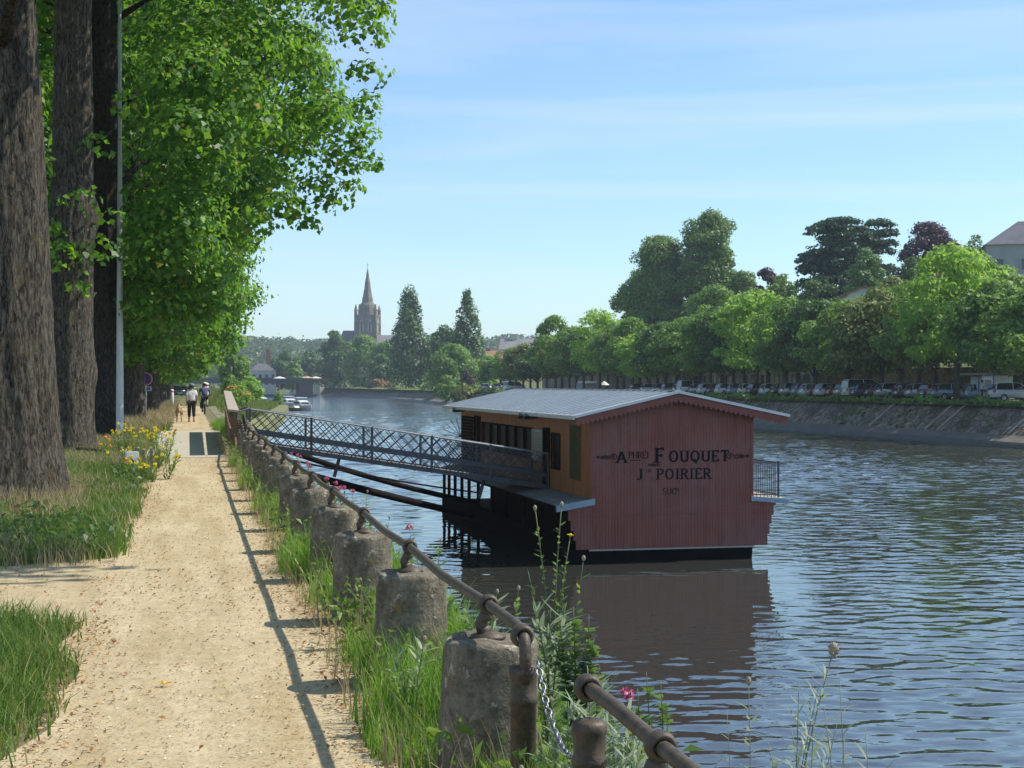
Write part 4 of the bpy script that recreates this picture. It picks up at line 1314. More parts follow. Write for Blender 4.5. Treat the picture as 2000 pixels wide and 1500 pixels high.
def lf(name, dark, mid, light, tr=0.34, trc=(0.14, 0.27, 0.03)):
    return leafmat(name, [(0.0, dark), (0.55, mid), (1.0, light)], tr, trc, 0.5, 0.3)
LM = {
    'mid': lf('lime_tree_leaf', (0.090, 0.171, 0.036), (0.162, 0.263, 0.052), (0.252, 0.363, 0.072), 0.38, (0.363, 0.626, 0.071)),
    'bright': lf('bright_leaf', (0.152, 0.263, 0.040), (0.242, 0.383, 0.059), (0.342, 0.494, 0.081), 0.45, (0.564, 0.887, 0.090)),
    'deep': lf('deep_green_leaf', (0.057, 0.116, 0.031), (0.090, 0.178, 0.040), (0.141, 0.242, 0.057), 0.28),
    'pale': lf('pale_green_leaf', (0.121, 0.202, 0.071), (0.171, 0.283, 0.090), (0.242, 0.363, 0.112)),
    'olive': lf('olive_leaf', (0.152, 0.192, 0.050), (0.222, 0.252, 0.071), (0.323, 0.323, 0.100)),
    'cedar': lf('cedar_needle', (0.030, 0.075, 0.039), (0.048, 0.112, 0.052), (0.075, 0.154, 0.068), 0.16, (0.091, 0.205, 0.068)),
    'purple': lf('copper_leaf', (0.050, 0.026, 0.040), (0.075, 0.040, 0.052), (0.116, 0.067, 0.075), 0.2, (0.201, 0.083, 0.100)),
    'poplar': lf('poplar_leaf', (0.068, 0.125, 0.049), (0.104, 0.178, 0.064), (0.157, 0.242, 0.084), 0.25),
}
LM['plane'] = lf('plane_tree_leaf', (0.104, 0.183, 0.049), (0.165, 0.262, 0.063), (0.238, 0.348, 0.083), 0.42, (0.293, 0.439, 0.073))
MAT_TRK = M('grey_brown_bark', (0.122, 0.100, 0.076), (0.073, 0.061, 0.049), 3, 0.95)

# street trees of the far quay: four models, copied along two rows
def street_model(seed, mat, H, Rr, n=75):
    r_ = random.Random(seed)
    e = empty('street_tree', (0, 0, 0))
    prof = [(3.3, Rr * .6), (3.9, Rr * .95), (5.2, Rr), (H * .66, Rr * 1.0), (H * .84, Rr * .78), (H - .6, Rr * .35)]
    c, cl = crown_mesh(prof, n, 70, 0.36, seed, (.8, 1.75), mat, 0.62)
    c.parent = e
    mb, top = trunk_mb(3.6, 0.27, 0.20, r_, 10, 6, 1.3)
    for k in range(7):
        c_ = r_.choice(cl)
        limb(mb, (0, 0, r_.uniform(1.9, 3.0)), (c_[0] * .8, c_[1] * .8, c_[2]), .13, .03, r_, 5, 4)
    mb.build('trunk', MAT_TRK, e, True)
    return e
MODELS = [street_model(21, LM['mid'], 10.6, 4.4), street_model(22, LM['mid'], 11.2, 4.7), street_model(23, LM['deep'], 10.8, 4.5), street_model(24, LM['bright'], 13.0, 4.8), street_model(25, LM['olive'], 10.2, 4.3)]
GRP = 'street trees along the far quay'
used = [False] * 5
def street_tree(k, x, y, z, s, rz, label):
    if not used[k]:
        e = MODELS[k]; used[k] = True
    else:
        e = copy_tree(MODELS[k])
    e.location = (x, y, z); e.rotation_euler = (0, 0, rz); e.scale = (s[0], s[0], s[1])
    tag(e, label, 'tree', GRP)
#      px of trunk, model, crown top py
row = [(2030, 1, 560), (1958, 0, 550), (1868, 3, 470), (1795, 0, 545), (1722, 4, 565), (1658, 1, 588), (1592, 2, 584), (1535, 0, 585), (1478, 3, 562), (1432, 2, 590), (1388, 0, 600), (1338, 1, 622), (1300, 2, 628), (1268, 3, 645), (1236, 1, 622), (1205, 0, 632), (1172, 3, 600), (1140, 2, 640), (1112, 0, 640), (1085, 1, 618), (1050, 2, 682), (1022, 4, 672), (996, 0, 680), (978, 2, 700)]
Hm = [10.6, 11.2, 10.8, 13.0, 10.2]
for i, (px, k, top) in enumerate(row):
    X = 66.4 + 0.5 * math.sin(i * 2.3)
    D = on_x(px, X); q = at(px, 750, D)
    Ht = EYE + (750 - top) / F_PX * D - 0.25
    street_tree(k, X, q.y, 0.22, (1.0 + 0.06 * math.sin(i * 1.7), Ht / Hm[k]), i * 1.3, '%s %s tree from the right in the waterside row on the far quay' % (ordinal(i + 1), ['leafy green', 'rounded green', 'dark green', 'bright green', 'olive green'][k]))
row2 = [(1990, 4, 575), (1905, 0, 500), (1830, 4, 520), (1762, 1, 560), (1700, 0, 578), (1620, 1, 592), (1560, 0, 596), (1500, 2, 600), (1455, 1, 605), (1410, 0, 610), (1368, 2, 620), (1322, 0, 628), (1284, 1, 636), (1250, 0, 640), (1218, 2, 640), (1188, 0, 625), (1156, 1, 640), (1126, 2, 650), (1098, 0, 655), (1068, 1, 665), (1036, 2, 688), (1008, 0, 690)]
for i, (px, k, top) in enumerate(row2):
    X = 73.5 + 0.6 * math.sin(i * 1.3)
    D = on_x(px, X); q = at(px, 750, D)
    Ht = EYE + (750 - top) / F_PX * D - 0.3
    street_tree(k, X, q.y, 0.28, (1.05, Ht / Hm[k]), i * 2.1 + .4, '%s %s tree from the right in the rear row behind the parked cars' % (ordinal(i + 1), ['leafy green', 'rounded green', 'dark green', 'bright green', 'olive green'][k]))

# individual trees: (name, label, cat, px, top py, base z, D, half width px, kind, material, seed)
def far_tree(name, label, px, top, bz, D, hw, kind, mat, seed, group=None, extra=None, n=None, lsz=None):
    q = at(px, 750, D)
    H = EYE + (750 - top) / F_PX * D - bz
    Rr = hw / F_PX * D
    e = empty(name, (q.x, q.y, bz), 0, label, 'tree' if 'shrub' not in name else 'shrub', group)
    r_ = random.Random(seed)
    s = lsz or max(0.3, 3.4 / F_PX * D * 1.3)
    if kind == 'round':
        prof = [(H * .06, Rr * .8), (H * .3, Rr), (H * .6, Rr * 1.0), (H * .78, Rr * .88), (H * .90, Rr * .6), (H * .96, Rr * .25)]
        rr = (Rr * .20, Rr * .46); n_ = int((n or 90) * .8)
    elif kind == 'poplar':
        prof = [(H * .03, Rr * .75), (H * .2, Rr * 1.0), (H * .4, Rr * .95), (H * .6, Rr * .78), (H * .8, Rr * .52), (H * .93, Rr * .28), (H * .985, Rr * .06)]
        rr = (Rr * .15, Rr * .36); n_ = int((n or 150) * .62)
    elif kind == 'shrub':
        prof = [(0.1 * H, Rr * .9), (H * .4, Rr), (H * .7, Rr * .8), (H * .92, Rr * .3)]
        rr = (Rr * .25, Rr * .42); n_ = n or 30
    c, cl = crown_mesh(prof, n_, 1.9 * 62 * 0.34 ** 2 / s ** 2 * 1.15, s, seed, rr, mat, 1.9 if kind == 'poplar' else 0.72, 0.25, 1.0, extra or (), 'crown')
    c.parent = e
    mb, top_ = trunk_mb(H * .7, max(.12, Rr * .06), max(.06, Rr * .03), r_, 8, 5, 1.3)
    for k in range(8):
        c_ = r_.choice(cl); limb(mb, (0, 0, min(c_[2] * .7, H * .6)), c_[:3], max(.06, Rr * .025), .04, r_, 5, 3)
    mb.build('trunk', MAT_TRK, e, True)
    return e
FT = far_tree
# big plane group on the slope
def lobes(spec, D, px0, bz, seed, n=26, rr=(1.6, 3.0)):
    """Extra clumps filling ellipsoid lobes given in metres beside the tree base."""
    g = np.random.default_rng(seed); out = []
    for (x, z, rx, rz_) in spec:
        for k in range(n):
            d = unit(g.normal(size=(1, 3)))[0]
            out.append((x + d[0] * rx * .8, d[1] * rx * .8, z + d[2] * rz_ * .8, g.uniform(*rr)))
    return out
FT('plane_tree', 'tallest twin topped plane tree high on the far bank slope', 1375, 452, 6.0, 285, 58, 'round', LM['plane'], 41, 'big trees on the slope behind the far quay', lobes([(1.2, 23.0, 3.9, 4.8), (1.6, 16.5, 5.6, 4.6), (-1, 9.5, 7.0, 5)], 285, 1375, 6, 1), 110)
FT('plane_tree', 'rounded plane tree forming the left shoulder of the tall group on the slope', 1292, 462, 5.0, 288, 46, 'round', LM['plane'], 42, 'big trees on the slope behind the far quay', lobes([(-.2, 21.0, 3.2, 3.6), (-.6, 15, 4.2, 4), (-1.2, 8, 5.5, 5)], 288, 1292, 5, 2), 100)
FT('plane_tree', 'lower spreading tree at the left foot of the tall group on the slope', 1250, 525, 3.0, 292, 50, 'round', LM['mid'], 43, 'big trees on the slope behind the far quay')
FT('plane_tree', 'dark tree in front of the tall group on the slope', 1390, 555, 3.0, 255, 55, 'round', LM['mid'], 44, 'big trees on the slope behind the far quay')
FT('slope_tree', 'green tree on the slope right of the tall plane group', 1450, 520, 6.0, 275, 38, 'round', LM['plane'], 45, 'mixed trees on the far bank slope')
FT('copper_tree', 'small dark copper tree on the slope left of the cedar', 1500, 517, 8.0, 275, 32, 'round', LM['purple'], 46, 'mixed trees on the far bank slope')
FT('slope_tree', 'green tree on the slope below the small copper tree', 1528, 535, 7.0, 262, 36, 'round', LM['mid'], 47, 'mixed trees on the far bank slope')
FT('slope_tree', 'pale blue green tree in front of the cedar', 1690, 490, 6.0, 214, 40, 'round', LM['pale'], 48, 'mixed trees on the far bank slope')
FT('copper_tree', 'large dark purple copper beech right of the cedar', 1810, 437, 8.0, 228, 66, 'round', LM['purple'], 49, 'mixed trees on the far bank slope', None, 110)
FT('slope_tree', 'olive green tree in front of the copper beech', 1850, 472, 6.0, 205, 52, 'round', LM['olive'], 50, 'mixed trees on the far bank slope')
FT('slope_tree', 'grey green tree beside the slate roofed mansion', 1905, 458, 7.0, 212, 34, 'round', LM['pale'], 51, 'mixed trees on the far bank slope')
FT('slope_tree', 'brownish tree beside the white gable on the slope', 1745, 540, 4.0, 180, 45, 'round', LM['olive'], 52, 'mixed trees on the far bank slope')
FT('slope_tree', 'dark tree filling the slope below the cedar', 1600, 540, 5.0, 235, 45, 'round', LM['deep'], 53, 'mixed trees on the far bank slope')
FT('slope_tree', 'dark tree filling the slope below the copper beech', 1780, 500, 5.0, 205, 45, 'round', LM['deep'], 54, 'mixed trees on the far bank slope')

# cedar with flat layered plates
def cedar():
    D = 240; bz = 7.0; q = at(1655, 750, D)
    e = empty('cedar_tree', (q.x, q.y, bz), 0, 'dark spreading cedar with flat layered boughs against the sky', 'tree')
    g = np.random.default_rng(61); r_ = random.Random(61)
    k = D / F_PX
    def X(px): return (px - 1655) * k
    def Z(py): return EYE + (750 - py) * k - bz
    plates = [(1640, 428, 34, 3), (1610, 440, 30, 3), (1590, 450, 18, 2), (1655, 445, 40, 4), (1685, 450, 30, 3), (1720, 432, 24, 3), (1735, 450, 22, 3), (1700, 470, 35, 4), (1640, 470, 40, 5), (1600, 492, 38, 4), (1575, 505, 22, 3), (1570, 520, 16, 3),
              (1655, 495, 45, 6), (1720, 485, 30, 3), (1740, 470, 18, 2.5), (1600, 525, 40, 6), (1650, 530, 50, 8), (1585, 550, 30, 6), (1720, 520, 35, 6), (1640, 565, 60, 9), (1730, 555, 30, 7),
              (1650, 458, 55, 9), (1645, 485, 60, 10), (1650, 510, 70, 12), (1640, 540, 75, 14), (1690, 530, 60, 14), (1640, 585, 80, 14), (1700, 575, 50, 14), (1610, 575, 50, 14)]
    cl = []
    for (px, py, hw, th) in plates:
        for j in range(int(10 + hw * .9)):
            a = g.uniform(0, 6.28); rr = math.sqrt(g.random())
            cl.append((X(px) + math.cos(a) * rr * hw * k, math.sin(a) * rr * hw * k * 1.0, Z(py) - 0.35 * rr * rr * 2 + g.normal() * th * k * .35, g.uniform(.6, 1.25)))
    C, N = clump_leaves(cl, 34, g, 0.42, 0.42, 0.5, 0.4)
    V, F = leaf_mesh(C, N, 0.45, g, 0.7, 0.1)
    mesh_np('crown', V, F, LM['cedar'], e)
    mb, top = trunk_mb(Z(440), .75, .15, r_, 10, 8, 1.3, (X(1650), 0))
    for (px, py, hw, th) in plates:
        limb(mb, (X(1652) * .5, 0, max(2, Z(py) - 2.5)), (X(px), 0, Z(py) - .2), .22, .08, r_, 6, 4, 0.3)
    mb.build('trunk', MAT_TRK, e, True)
cedar()

# trees of the far reach
G4 = 'trees on the far reach near the church'
FT('poplar_tree', 'tall pointed poplar right of the church tower', 800, 573, -0.3, 478, 44, 'poplar', LM['poplar'], 71, 'poplars on the far bank', [( -1.2, 0, 27.5, .9), (1.6, .3, 27.0, .8), (1.4, 0, 24.5, 1.1), (-1.6, 0, 24, 1.1), (0, 0, 25.5, 1.3)], 170)
FT('poplar_tree', 'tall twin topped poplar farther right than the first', 912, 572, -0.3, 412, 36, 'poplar', LM['poplar'], 72, 'poplars on the far bank', [(3.1, 0, 18.5, .8), (3.2, 0, 17, .9), (3.1, 0, 15.5, 1.0), (3.2, .2, 14, 1.1), (3.0, 0, 12.4, 1.2)], 170)
FT('far_tree', 'dense dark round tree at the left foot of the church', 652, 648, -0.5, 640, 33, 'round', LM['deep'], 73, G4)
FT('far_tree', 'light green tree directly under the church tower', 712, 657, -0.5, 620, 36, 'round', LM['mid'], 74, G4)
FT('far_tree', 'green tree between the church and the pointed poplar', 752, 672, -0.5, 600, 34, 'round', LM['mid'], 75, G4)
FT('far_tree', 'dark green tree at the waterside left of the pointed poplar', 745, 695, -0.5, 560, 26, 'round', LM['deep'], 76, G4)
FT('far_tree', 'bluish dark tree between the two poplars', 868, 634, -0.5, 470, 34, 'round', LM['deep'], 77, G4)
FT('far_tree', 'bright green leaning tree below the twin topped poplar', 885, 682, -1.0, 385, 46, 'round', LM['mid'], 78, G4)
FT('far_tree', 'yellow green young tree right of the twin topped poplar', 952, 690, -0.3, 400, 20, 'round', LM['bright'], 79, G4)
FT('purple_shrub', 'dark purple shrub at the waterside below the poplars', 912, 722, -1.0, 370, 19, 'shrub', LM['purple'], 80)
FT('waterside_shrub', 'round green waterside shrub left of the barge roof', 872, 732, -2.6, 352, 24, 'shrub', LM['mid'], 81, 'shrubs at the foot of the far embankment')
FT('waterside_shrub', 'low olive waterside shrub touching the barge roof line', 905, 752, -2.8, 330, 26, 'shrub', LM['olive'], 82, 'shrubs at the foot of the far embankment')
FT('far_tree', 'dark tree over the houses left of the church', 560, 690, 0.3, 660, 34, 'round', LM['deep'], 83, G4)
FT('far_tree', 'small green tree beside the parasols near the bridge', 572, 708, 0.3, 585, 16, 'round', LM['mid'], 84, G4)
FT('far_tree', 'dark tree right of the slate roofed house by the bridge', 605, 690, 0.3, 690, 26, 'round', LM['deep'], 85, G4)
FT('far_tree', 'green tree at the far end of the avenue on the near bank', 455, 680, 0.2, 300, 30, 'round', LM['mid'], 86, G4)
FT('bank_shrub', 'pale green shrub on the grassy bank below the avenue', 492, 738, -1.0, 235, 26, 'shrub', LM['bright'], 87, 'shrubs on the grassy near bank')
FT('bank_shrub', 'mid green shrub on the grassy bank nearest the path', 452, 735, -0.2, 190, 26, 'shrub', LM['mid'], 88, 'shrubs on the grassy near bank')
FT('bank_shrub', 'small dark green shrub on the lower quay by the boats', 543, 766, -2.2, 262, 12, 'shrub', LM['mid'], 89, 'shrubs on the grassy near bank')
FT('bank_shrub', 'bushy green shrub between path and lower quay', 472, 752, -0.8, 165, 18, 'shrub', LM['bright'], 90, 'shrubs on the grassy near bank')
FT('waterside_shrub', 'dark bush growing out of the foot of the stone embankment', 1634, 812, WATER - .1, 147, 19, 'shrub', LM['deep'], 91, 'shrubs at the foot of the far embankment', None, 20)
# ================================================================ EMBANKMENT, BRIDGE, CHURCH, HOUSES
MAT_LIME = M('pale_render', (0.62, 0.58, 0.49), (0.50, 0.46, 0.39), 1.2, 0.85)
MAT_CHST = M('church_stone', (0.27, 0.24, 0.195), (0.165, 0.15, 0.13), 0.35, 0.9, bscale=1.5, bstr=0.4, bdist=0.2)
MAT_SLATE = M('slate_roof', (0.135, 0.13, 0.145), (0.085, 0.085, 0.10), 0.6, 0.55)
MAT_SLATEL = M('pale_slate_roof', (0.30, 0.28, 0.26), (0.22, 0.21, 0.20), 0.6, 0.6)
MAT_TILE = M('red_tile_roof', (0.32, 0.15, 0.10), (0.22, 0.10, 0.07), 0.8, 0.8)
MAT_GLASS = M('dark_glass', (0.03, 0.035, 0.045), (0.05, 0.055, 0.065), 1, 0.1, spec=0.6)
MAT_BRICKR = M('red_brick', (0.34, 0.12, 0.08), (0.24, 0.085, 0.06), 2, 0.9)
MAT_SHUT = M('grey_shutter', (0.30, 0.34, 0.36), (0.22, 0.26, 0.28), 2, 0.7)

# far embankment: sloped stone face, concrete apron, stone chutes
emb = empty('embankment', (59, 40, WATER), 0, 'long sloping stone embankment of the far bank with a concrete apron at the water', 'embankment')
def ex(y): return 0.0 if y < 330 else (y - 330) * 0.010
def emb_sheet(name, xz, y0, y1, m, parent, step=10.0):
    V = []; F = []
    n = max(1, int((y1 - y0) / step)); k = len(xz)
    for i in range(n + 1):
        y = y0 + (y1 - y0) * i / n
        for (x, z) in xz: V.append((x + ex(y), y - 40, z))
    for i in range(n):
        for j in range(k - 1): F.append((i * k + j, i * k + j + 1, (i + 1) * k + j + 1, (i + 1) * k + j))
    return mesh_np(name, V, F, m, parent)
emb_sheet('stone_face', [(1.35, 0.85), (4.2, 3.12), (4.75, 3.13), (4.76, 2.6)], -10, 740, MAT_EMB, emb)
emb_sheet('apron', [(0.15, 0.42), (1.36, 0.86)], -10, 740, MAT_APRON, emb)
emb_sheet('footing', [(-0.35, -1.5), (-0.25, 0.12), (0.14, 0.425)], -10, 740, MAT_WET, emb)
CH = [(1432, .6), (1545, 0), (1712, 0), (1822, 0), (1846, 0), (1985, 0)]
MAT_KERB = M('pale_kerb', (0.36, 0.32, 0.25), (0.24, 0.215, 0.17), 1, 0.85)
for (px, dy) in CH:
    D = on_x(px, 61.0); y = at(px, 750, D).y - 40
    for (wd,) in ((0.35,),):
        mb = MB(); a = (1.40, y - dy * .75, 0.93); b = (4.15, y + dy * .75, 3.13)
        mb.hexa([(a[0], a[1], a[2] - .1), (a[0], a[1] + wd, a[2] - .1), (b[0], b[1] + wd, b[2] - .1), (b[0], b[1], b[2] - .1),
                 (a[0], a[1], a[2] + .06), (a[0], a[1] + wd, a[2] + .06), (b[0], b[1] + wd, b[2] + .06), (b[0], b[1], b[2] + .06)])
        mb.build('stone_chute', MAT_KERB, emb)

# ground cover along the top of the embankment
g = np.random.default_rng(5)
n = 5200
yy = np.concatenate([g.uniform(85, 330, 4000), g.uniform(330, 600, 1200)])
C_ = np.stack([62.9 + g.normal(size=n) * .35 + np.where(yy > 330, (yy - 330) * .01, 0), yy, 0.12 + np.abs(g.normal(size=n)) * .22 * (0.7 + 0.6 * np.sin(yy * 0.7))], 1)
V_, F_ = leaf_mesh(C_, unit(g.normal(size=(n, 3)) + np.array([0, 0, .6])), 0.42, g)
tag(mesh_np('bank_vegetation', V_, F_, LM['mid']), 'straggling green growth along the top edge of the far embankment', 'undergrowth', kind='stuff')
# ivy and weeds on the stone face
n = 3000
t_ = g.random(n); yy = 90 + 200 * g.random(n)
pk = np.sin(yy * .21) + np.sin(yy * .53 + 1) + g.normal(size=n) * .5
keep = pk > 0.9
C_ = np.stack([60.4 + t_ * 2.8 - .06, yy, WATER + .85 + t_ * 2.3 + .06], 1)[keep]
V_, F_ = leaf_mesh(C_, unit(g.normal(size=(len(C_), 3)) * .6 + np.array([-.6, 0, .8])), 0.38, g)
tag(mesh_np('wall_ivy', V_, F_, LM['deep']), 'patches of dark creeper on the sloping stone embankment', 'creeper', kind='stuff')

# low parapet fence posts of the far reach
# bridge
br = empty('road_bridge', (20, 560, 0), 0, 'low dark road bridge crossing the river in the distance', 'bridge')
MAT_BR = M('bridge_concrete', (0.11, 0.11, 0.105), (0.07, 0.07, 0.07), 0.4, 0.9)
mb = MB(); mb.box(-45, 25, -9, 9, 1.9, 3.0); mb.build('deck', MAT_BR, br)
mb = MB()
for y in (-9.1, 9.0): mb.box(-45, 25, y, y + .1, 2.7, 3.9)
mb.build('parapet', MAT_BR, br)
for x in (-14, 4):
    mb = MB(); mb.prism([(x - 1, -4.4), (x - .2, -5.6), (x + .8, -4.4), (x + .8, 4.4), (x - .2, 5.6), (x - 1, 4.4)], -6, 1.9, 'z'); mb.build('pier', MAT_BR, br)
mb = MB(); mb.box(-45, -22, -8.8, 8.8, -6, 1.9); mb.build('abutment', MAT_BR, br)
mb = MB(); mb.box(20, 25, -8.8, 8.8, -6, 1.9); mb.build('abutment', MAT_BR, br)
# landing stage near the bridge
mb = MB(); mb.box(-14, 14, -1.5, 1.5, -.4, .75); mb.box(-14.2, 14.2, -1.7, 1.7, .75, .9)
o = mb.build('pontoon', M('dark_pontoon', (0.10, 0.12, 0.16), (0.07, 0.08, 0.11), 1, 0.7)); o.location = (32, 548, WATER)
tag(o, 'dark low pontoon on the water in front of the bridge', 'pontoon')

# ---- church
CD = 800; cq = at(718, 750, CD); k = CD / F_PX
ch_ = empty('church', (cq.x, cq.y, -1), R(-18), 'distant stone church with square belfry, corner pinnacles and tall octagonal spire', 'church')
def CZ(py): return EYE + (750 - py) * k + 1
TW = 5.4
tw = MB(); tw.box(-TW, TW, -TW, TW, 0, CZ(616)); tower = tw.build('tower', MAT_CHST, ch_)
mb = MB()
for sx in (-1, 1):
    for sy in (-1, 1):
        mb.box(sx * TW - .75, sx * TW + .75, sy * TW - .75, sy * TW + .75, 0, CZ(628))
mb.build('buttress', MAT_CHST, tower)
for zz in (CZ(617), CZ(632), CZ(650)):
    mb = MB(); mb.box(-TW - .35, TW + .35, -TW - .35, TW + .35, zz - .35, zz + .35); mb.build('cornice', MAT_CHST, tower)
for (px_,) in ((-2.2,), (2.2,)):
    for side in range(2):
        mb = MB()
        W = 0.62
        poly = [(px_ - W, CZ(648)), (px_ + W, CZ(648)), (px_ + W, CZ(630)), (px_ + W * .5, CZ(627.5)), (px_, CZ(626.5)), (px_ - W * .5, CZ(627.5)), (px_ - W, CZ(630))]
        if side == 0: mb.prism(poly, -TW - .06, -TW - .01, 'y')
        else: mb.prism(poly, TW + .01, TW + .06, 'x')
        wn = mb.build('window', MAT_GLASS, tower)
        mb = MB()
        W2 = W + .4
        poly = [(px_ - W2, CZ(649)), (px_ - W - .01, CZ(649)), (px_ - W - .01, CZ(630)), (px_, CZ(626.2)), (px_ + W + .01, CZ(630)), (px_ + W + .01, CZ(649)), (px_ + W2, CZ(649)), (px_ + W2, CZ(629.5)), (px_, CZ(624.5)), (px_ - W2, CZ(629.5))]
        if side == 0: mb.prism(poly, -TW - .16, -TW - .005, 'y')
        else: mb.prism(poly, TW + .005, TW + .16, 'x')
        mb.build('frame', MAT_LIME, wn)
a8 = math.pi / 8
sp_ = MB(); sp_.lathe([(4.7, CZ(616)), (4.6, CZ(601)), (4.2, CZ(596)), (3.0, CZ(590)), (2.95, CZ(584)), (2.5, CZ(578)), (2.15, CZ(570)), (1.75, CZ(563)), (1.35, CZ(549)), (0.95, CZ(543)), (.55, CZ(532)), (.12, CZ(524))], 8, (0, 0, 0), True, 1, 1, a8)
spire = sp_.build('spire', M('spire_stone', (0.24, 0.21, 0.165), (0.15, 0.135, 0.11), 0.5, 0.9), ch_)
for q in range(4):
    a = q * math.pi / 2
    mb = MB()
    d = Vector((math.cos(a - math.pi / 2), math.sin(a - math.pi / 2)))
    u = Vector((-d.y, d.x))
    def Pq(s, o_, z): return (d.x * o_ + u.x * s, d.y * o_ + u.y * s, z)
    mb.add([Pq(-1.3, 4.75, CZ(616)), Pq(1.3, 4.75, CZ(616)), Pq(1.3, 4.75, CZ(601)), Pq(0, 4.75, CZ(594)), Pq(-1.3, 4.75, CZ(601)),
            Pq(-1.3, 2.5, CZ(616)), Pq(1.3, 2.5, CZ(616)), Pq(1.3, 2.5, CZ(601)), Pq(0, 2.5, CZ(594)), Pq(-1.3, 2.5, CZ(601))],
           [(0, 1, 2, 3, 4), (0, 5, 6, 1), (1, 6, 7, 2), (2, 7, 8, 3), (3, 8, 9, 4), (4, 9, 5, 0)])
    dm = mb.build('dormer', MAT_CHST, spire)
    mb = MB(); mb.add([Pq(-.6, 4.80, CZ(614)), Pq(.6, 4.80, CZ(614)), Pq(.6, 4.80, CZ(603)), Pq(0, 4.80, CZ(600)), Pq(-.6, 4.80, CZ(603))], [(0, 1, 2, 3, 4)])
    mb.build('opening', MAT_GLASS, dm)
mb = MB(); mb.tube([(0, 0, CZ(525)), (0, 0, CZ(513))], .09, 6); mb.tube([(-.8, 0, CZ(517.5)), (.8, 0, CZ(517.5))], .09, 6); mb.build('cross', MAT_STEEL, spire)
for sx in (-1, 1):
    for sy in (-1, 1):
        mb = MB()
        c_ = (sx * 5.3, sy * 5.3, 0)
        mb.lathe([(.95, CZ(628)), (.95, CZ(607)), (1.15, CZ(606)), (.85, CZ(604.5)), (.12, CZ(595))], 8, c_, True, 1, 1, a8)
        mb.build('pinnacle', MAT_CHST, ch_)
mb = MB(); mb.prism([(-TW + .6, 0), (-TW + .6, CZ(655)), (0, CZ(645.5)), (TW - .6, CZ(655)), (TW - .6, 0)], -TW - 8, -TW - .01, 'x'); mb.build('transept', MAT_SLATE, ch_)
mb = MB(); mb.prism([(-TW + .4, 0), (-TW + .4, CZ(672)), (0, CZ(654.5)), (TW - .4, CZ(672)), (TW - .4, 0)], TW + .01, TW + 13, 'x'); mb.build('nave', MAT_SLATEL, ch_)

# ---- houses
def house(name, px, D, w_, d_, eave, ridge, bz, rz, wall, roof, label, hip=False, chim=(), nwin=(3, 2), axis='x', cat='house'):
    q = at(px, 750, D)
    e = empty(name, (q.x, q.y, bz), rz, label, cat, None)
    mb = MB(); mb.box(-w_ / 2, w_ / 2, -d_ / 2, d_ / 2, -4, eave); wl = mb.build('wall', wall, e)
    mb = MB(); ov = .35
    A, B = w_ / 2 + ov, d_ / 2 + ov
    if hip:
        r = max(0.1, A - B)
        mb.add([(-A, -B, eave), (A, -B, eave), (A, B, eave), (-A, B, eave), (-r, 0, ridge), (r, 0, ridge)], [(0, 1, 5, 4), (1, 2, 5), (2, 3, 4, 5), (3, 0, 4), (3, 2, 1, 0)])
    elif axis == 'x':
        mb.prism([(-B, eave - .15), (0, ridge), (B, eave - .15), (B, eave - .35), (0, ridge - .25), (-B, eave - .35)], -A, A, 'x')
        g2 = MB(); g2.prism([(-d_ / 2, eave + .001), (0, ridge - .3), (d_ / 2, eave + .001)], -w_ / 2, w_ / 2, 'x'); g2.build('gable', wall, wl)
    else:
        mb.prism([(-A, eave - .15), (0, ridge), (A, eave - .15), (A, eave - .35), (0, ridge - .25), (-A, eave - .35)], -B, B, 'y')
        g2 = MB(); g2.prism([(-w_ / 2, eave + .001), (0, ridge - .3), (w_ / 2, eave + .001)], -d_ / 2, d_ / 2, 'y'); g2.build('gable', wall, wl)
    rf = mb.build('roof', roof, e)
    for (cx, cy, cz, cw) in chim:
        mb = MB(); mb.box(cx - cw / 2, cx + cw / 2, cy - .4, cy + .4, eave - 1, cz); mb.box(cx - cw / 2 - .1, cx + cw / 2 + .1, cy - .5, cy + .5, cz, cz + .25)
        mb.build('chimney', MAT_BRICKR if roof is not MAT_SLATEL else MAT_LIME, rf)
    nx_, nz_ = nwin
    for face in (0, 1):
        for i in range(nx_):
            for j in range(nz_):
                L_ = w_ if face == 0 else d_
                c = -L_ / 2 + L_ * (i + .5) / nx_; z = 1.0 + (eave - 1.2) * j / max(1, nz_)
                hw_, hh = min(.5, L_ / nx_ * .28), min(1.6, (eave - 1.2) / max(1, nz_) * .62)
                mb = MB()
                if face == 0: mb.box(c - hw_, c + hw_, -d_ / 2 - .05, -d_ / 2 - .005, z, z + hh)
                else: mb.box(-w_ / 2 - .05, -w_ / 2 - .005, c - hw_, c + hw_, z, z + hh)
                wn = mb.build('window', MAT_GLASS, e)
                for s in (-1, 1):
                    mb = MB(); cc = c + s * (hw_ + .22)
                    if face == 0: mb.box(cc - .2, cc + .2, -d_ / 2 - .07, -d_ / 2 - .005, z, z + hh)
                    else: mb.box(-w_ / 2 - .07, -w_ / 2 - .005, cc - .2, cc + .2, z, z + hh)
                    mb.build('shutter', MAT_SHUT, wn)
    return e
house('cottage', 680, 650, 7.9, 6.6, 5.2, 8.2, -0.6, R(12), M('cottage_render', (0.24, 0.22, 0.18), (0.17, 0.16, 0.13), 1.2, .9), M('lichened_roof', (0.22, 0.20, 0.085), (0.15, 0.13, 0.08), .8, .8), 'small square pale cottage with a mossy yellow roof at the water below the church', True, (), (2, 2))
house('slate_house', 512, 655, 11, 8, 7.2, 10.6, 0.3, R(5), MAT_LIME, MAT_SLATE, 'slate roofed house with a tall red chimney left of the church', True, [(2.6, 0, 16.3, 1.7)], (4, 2))
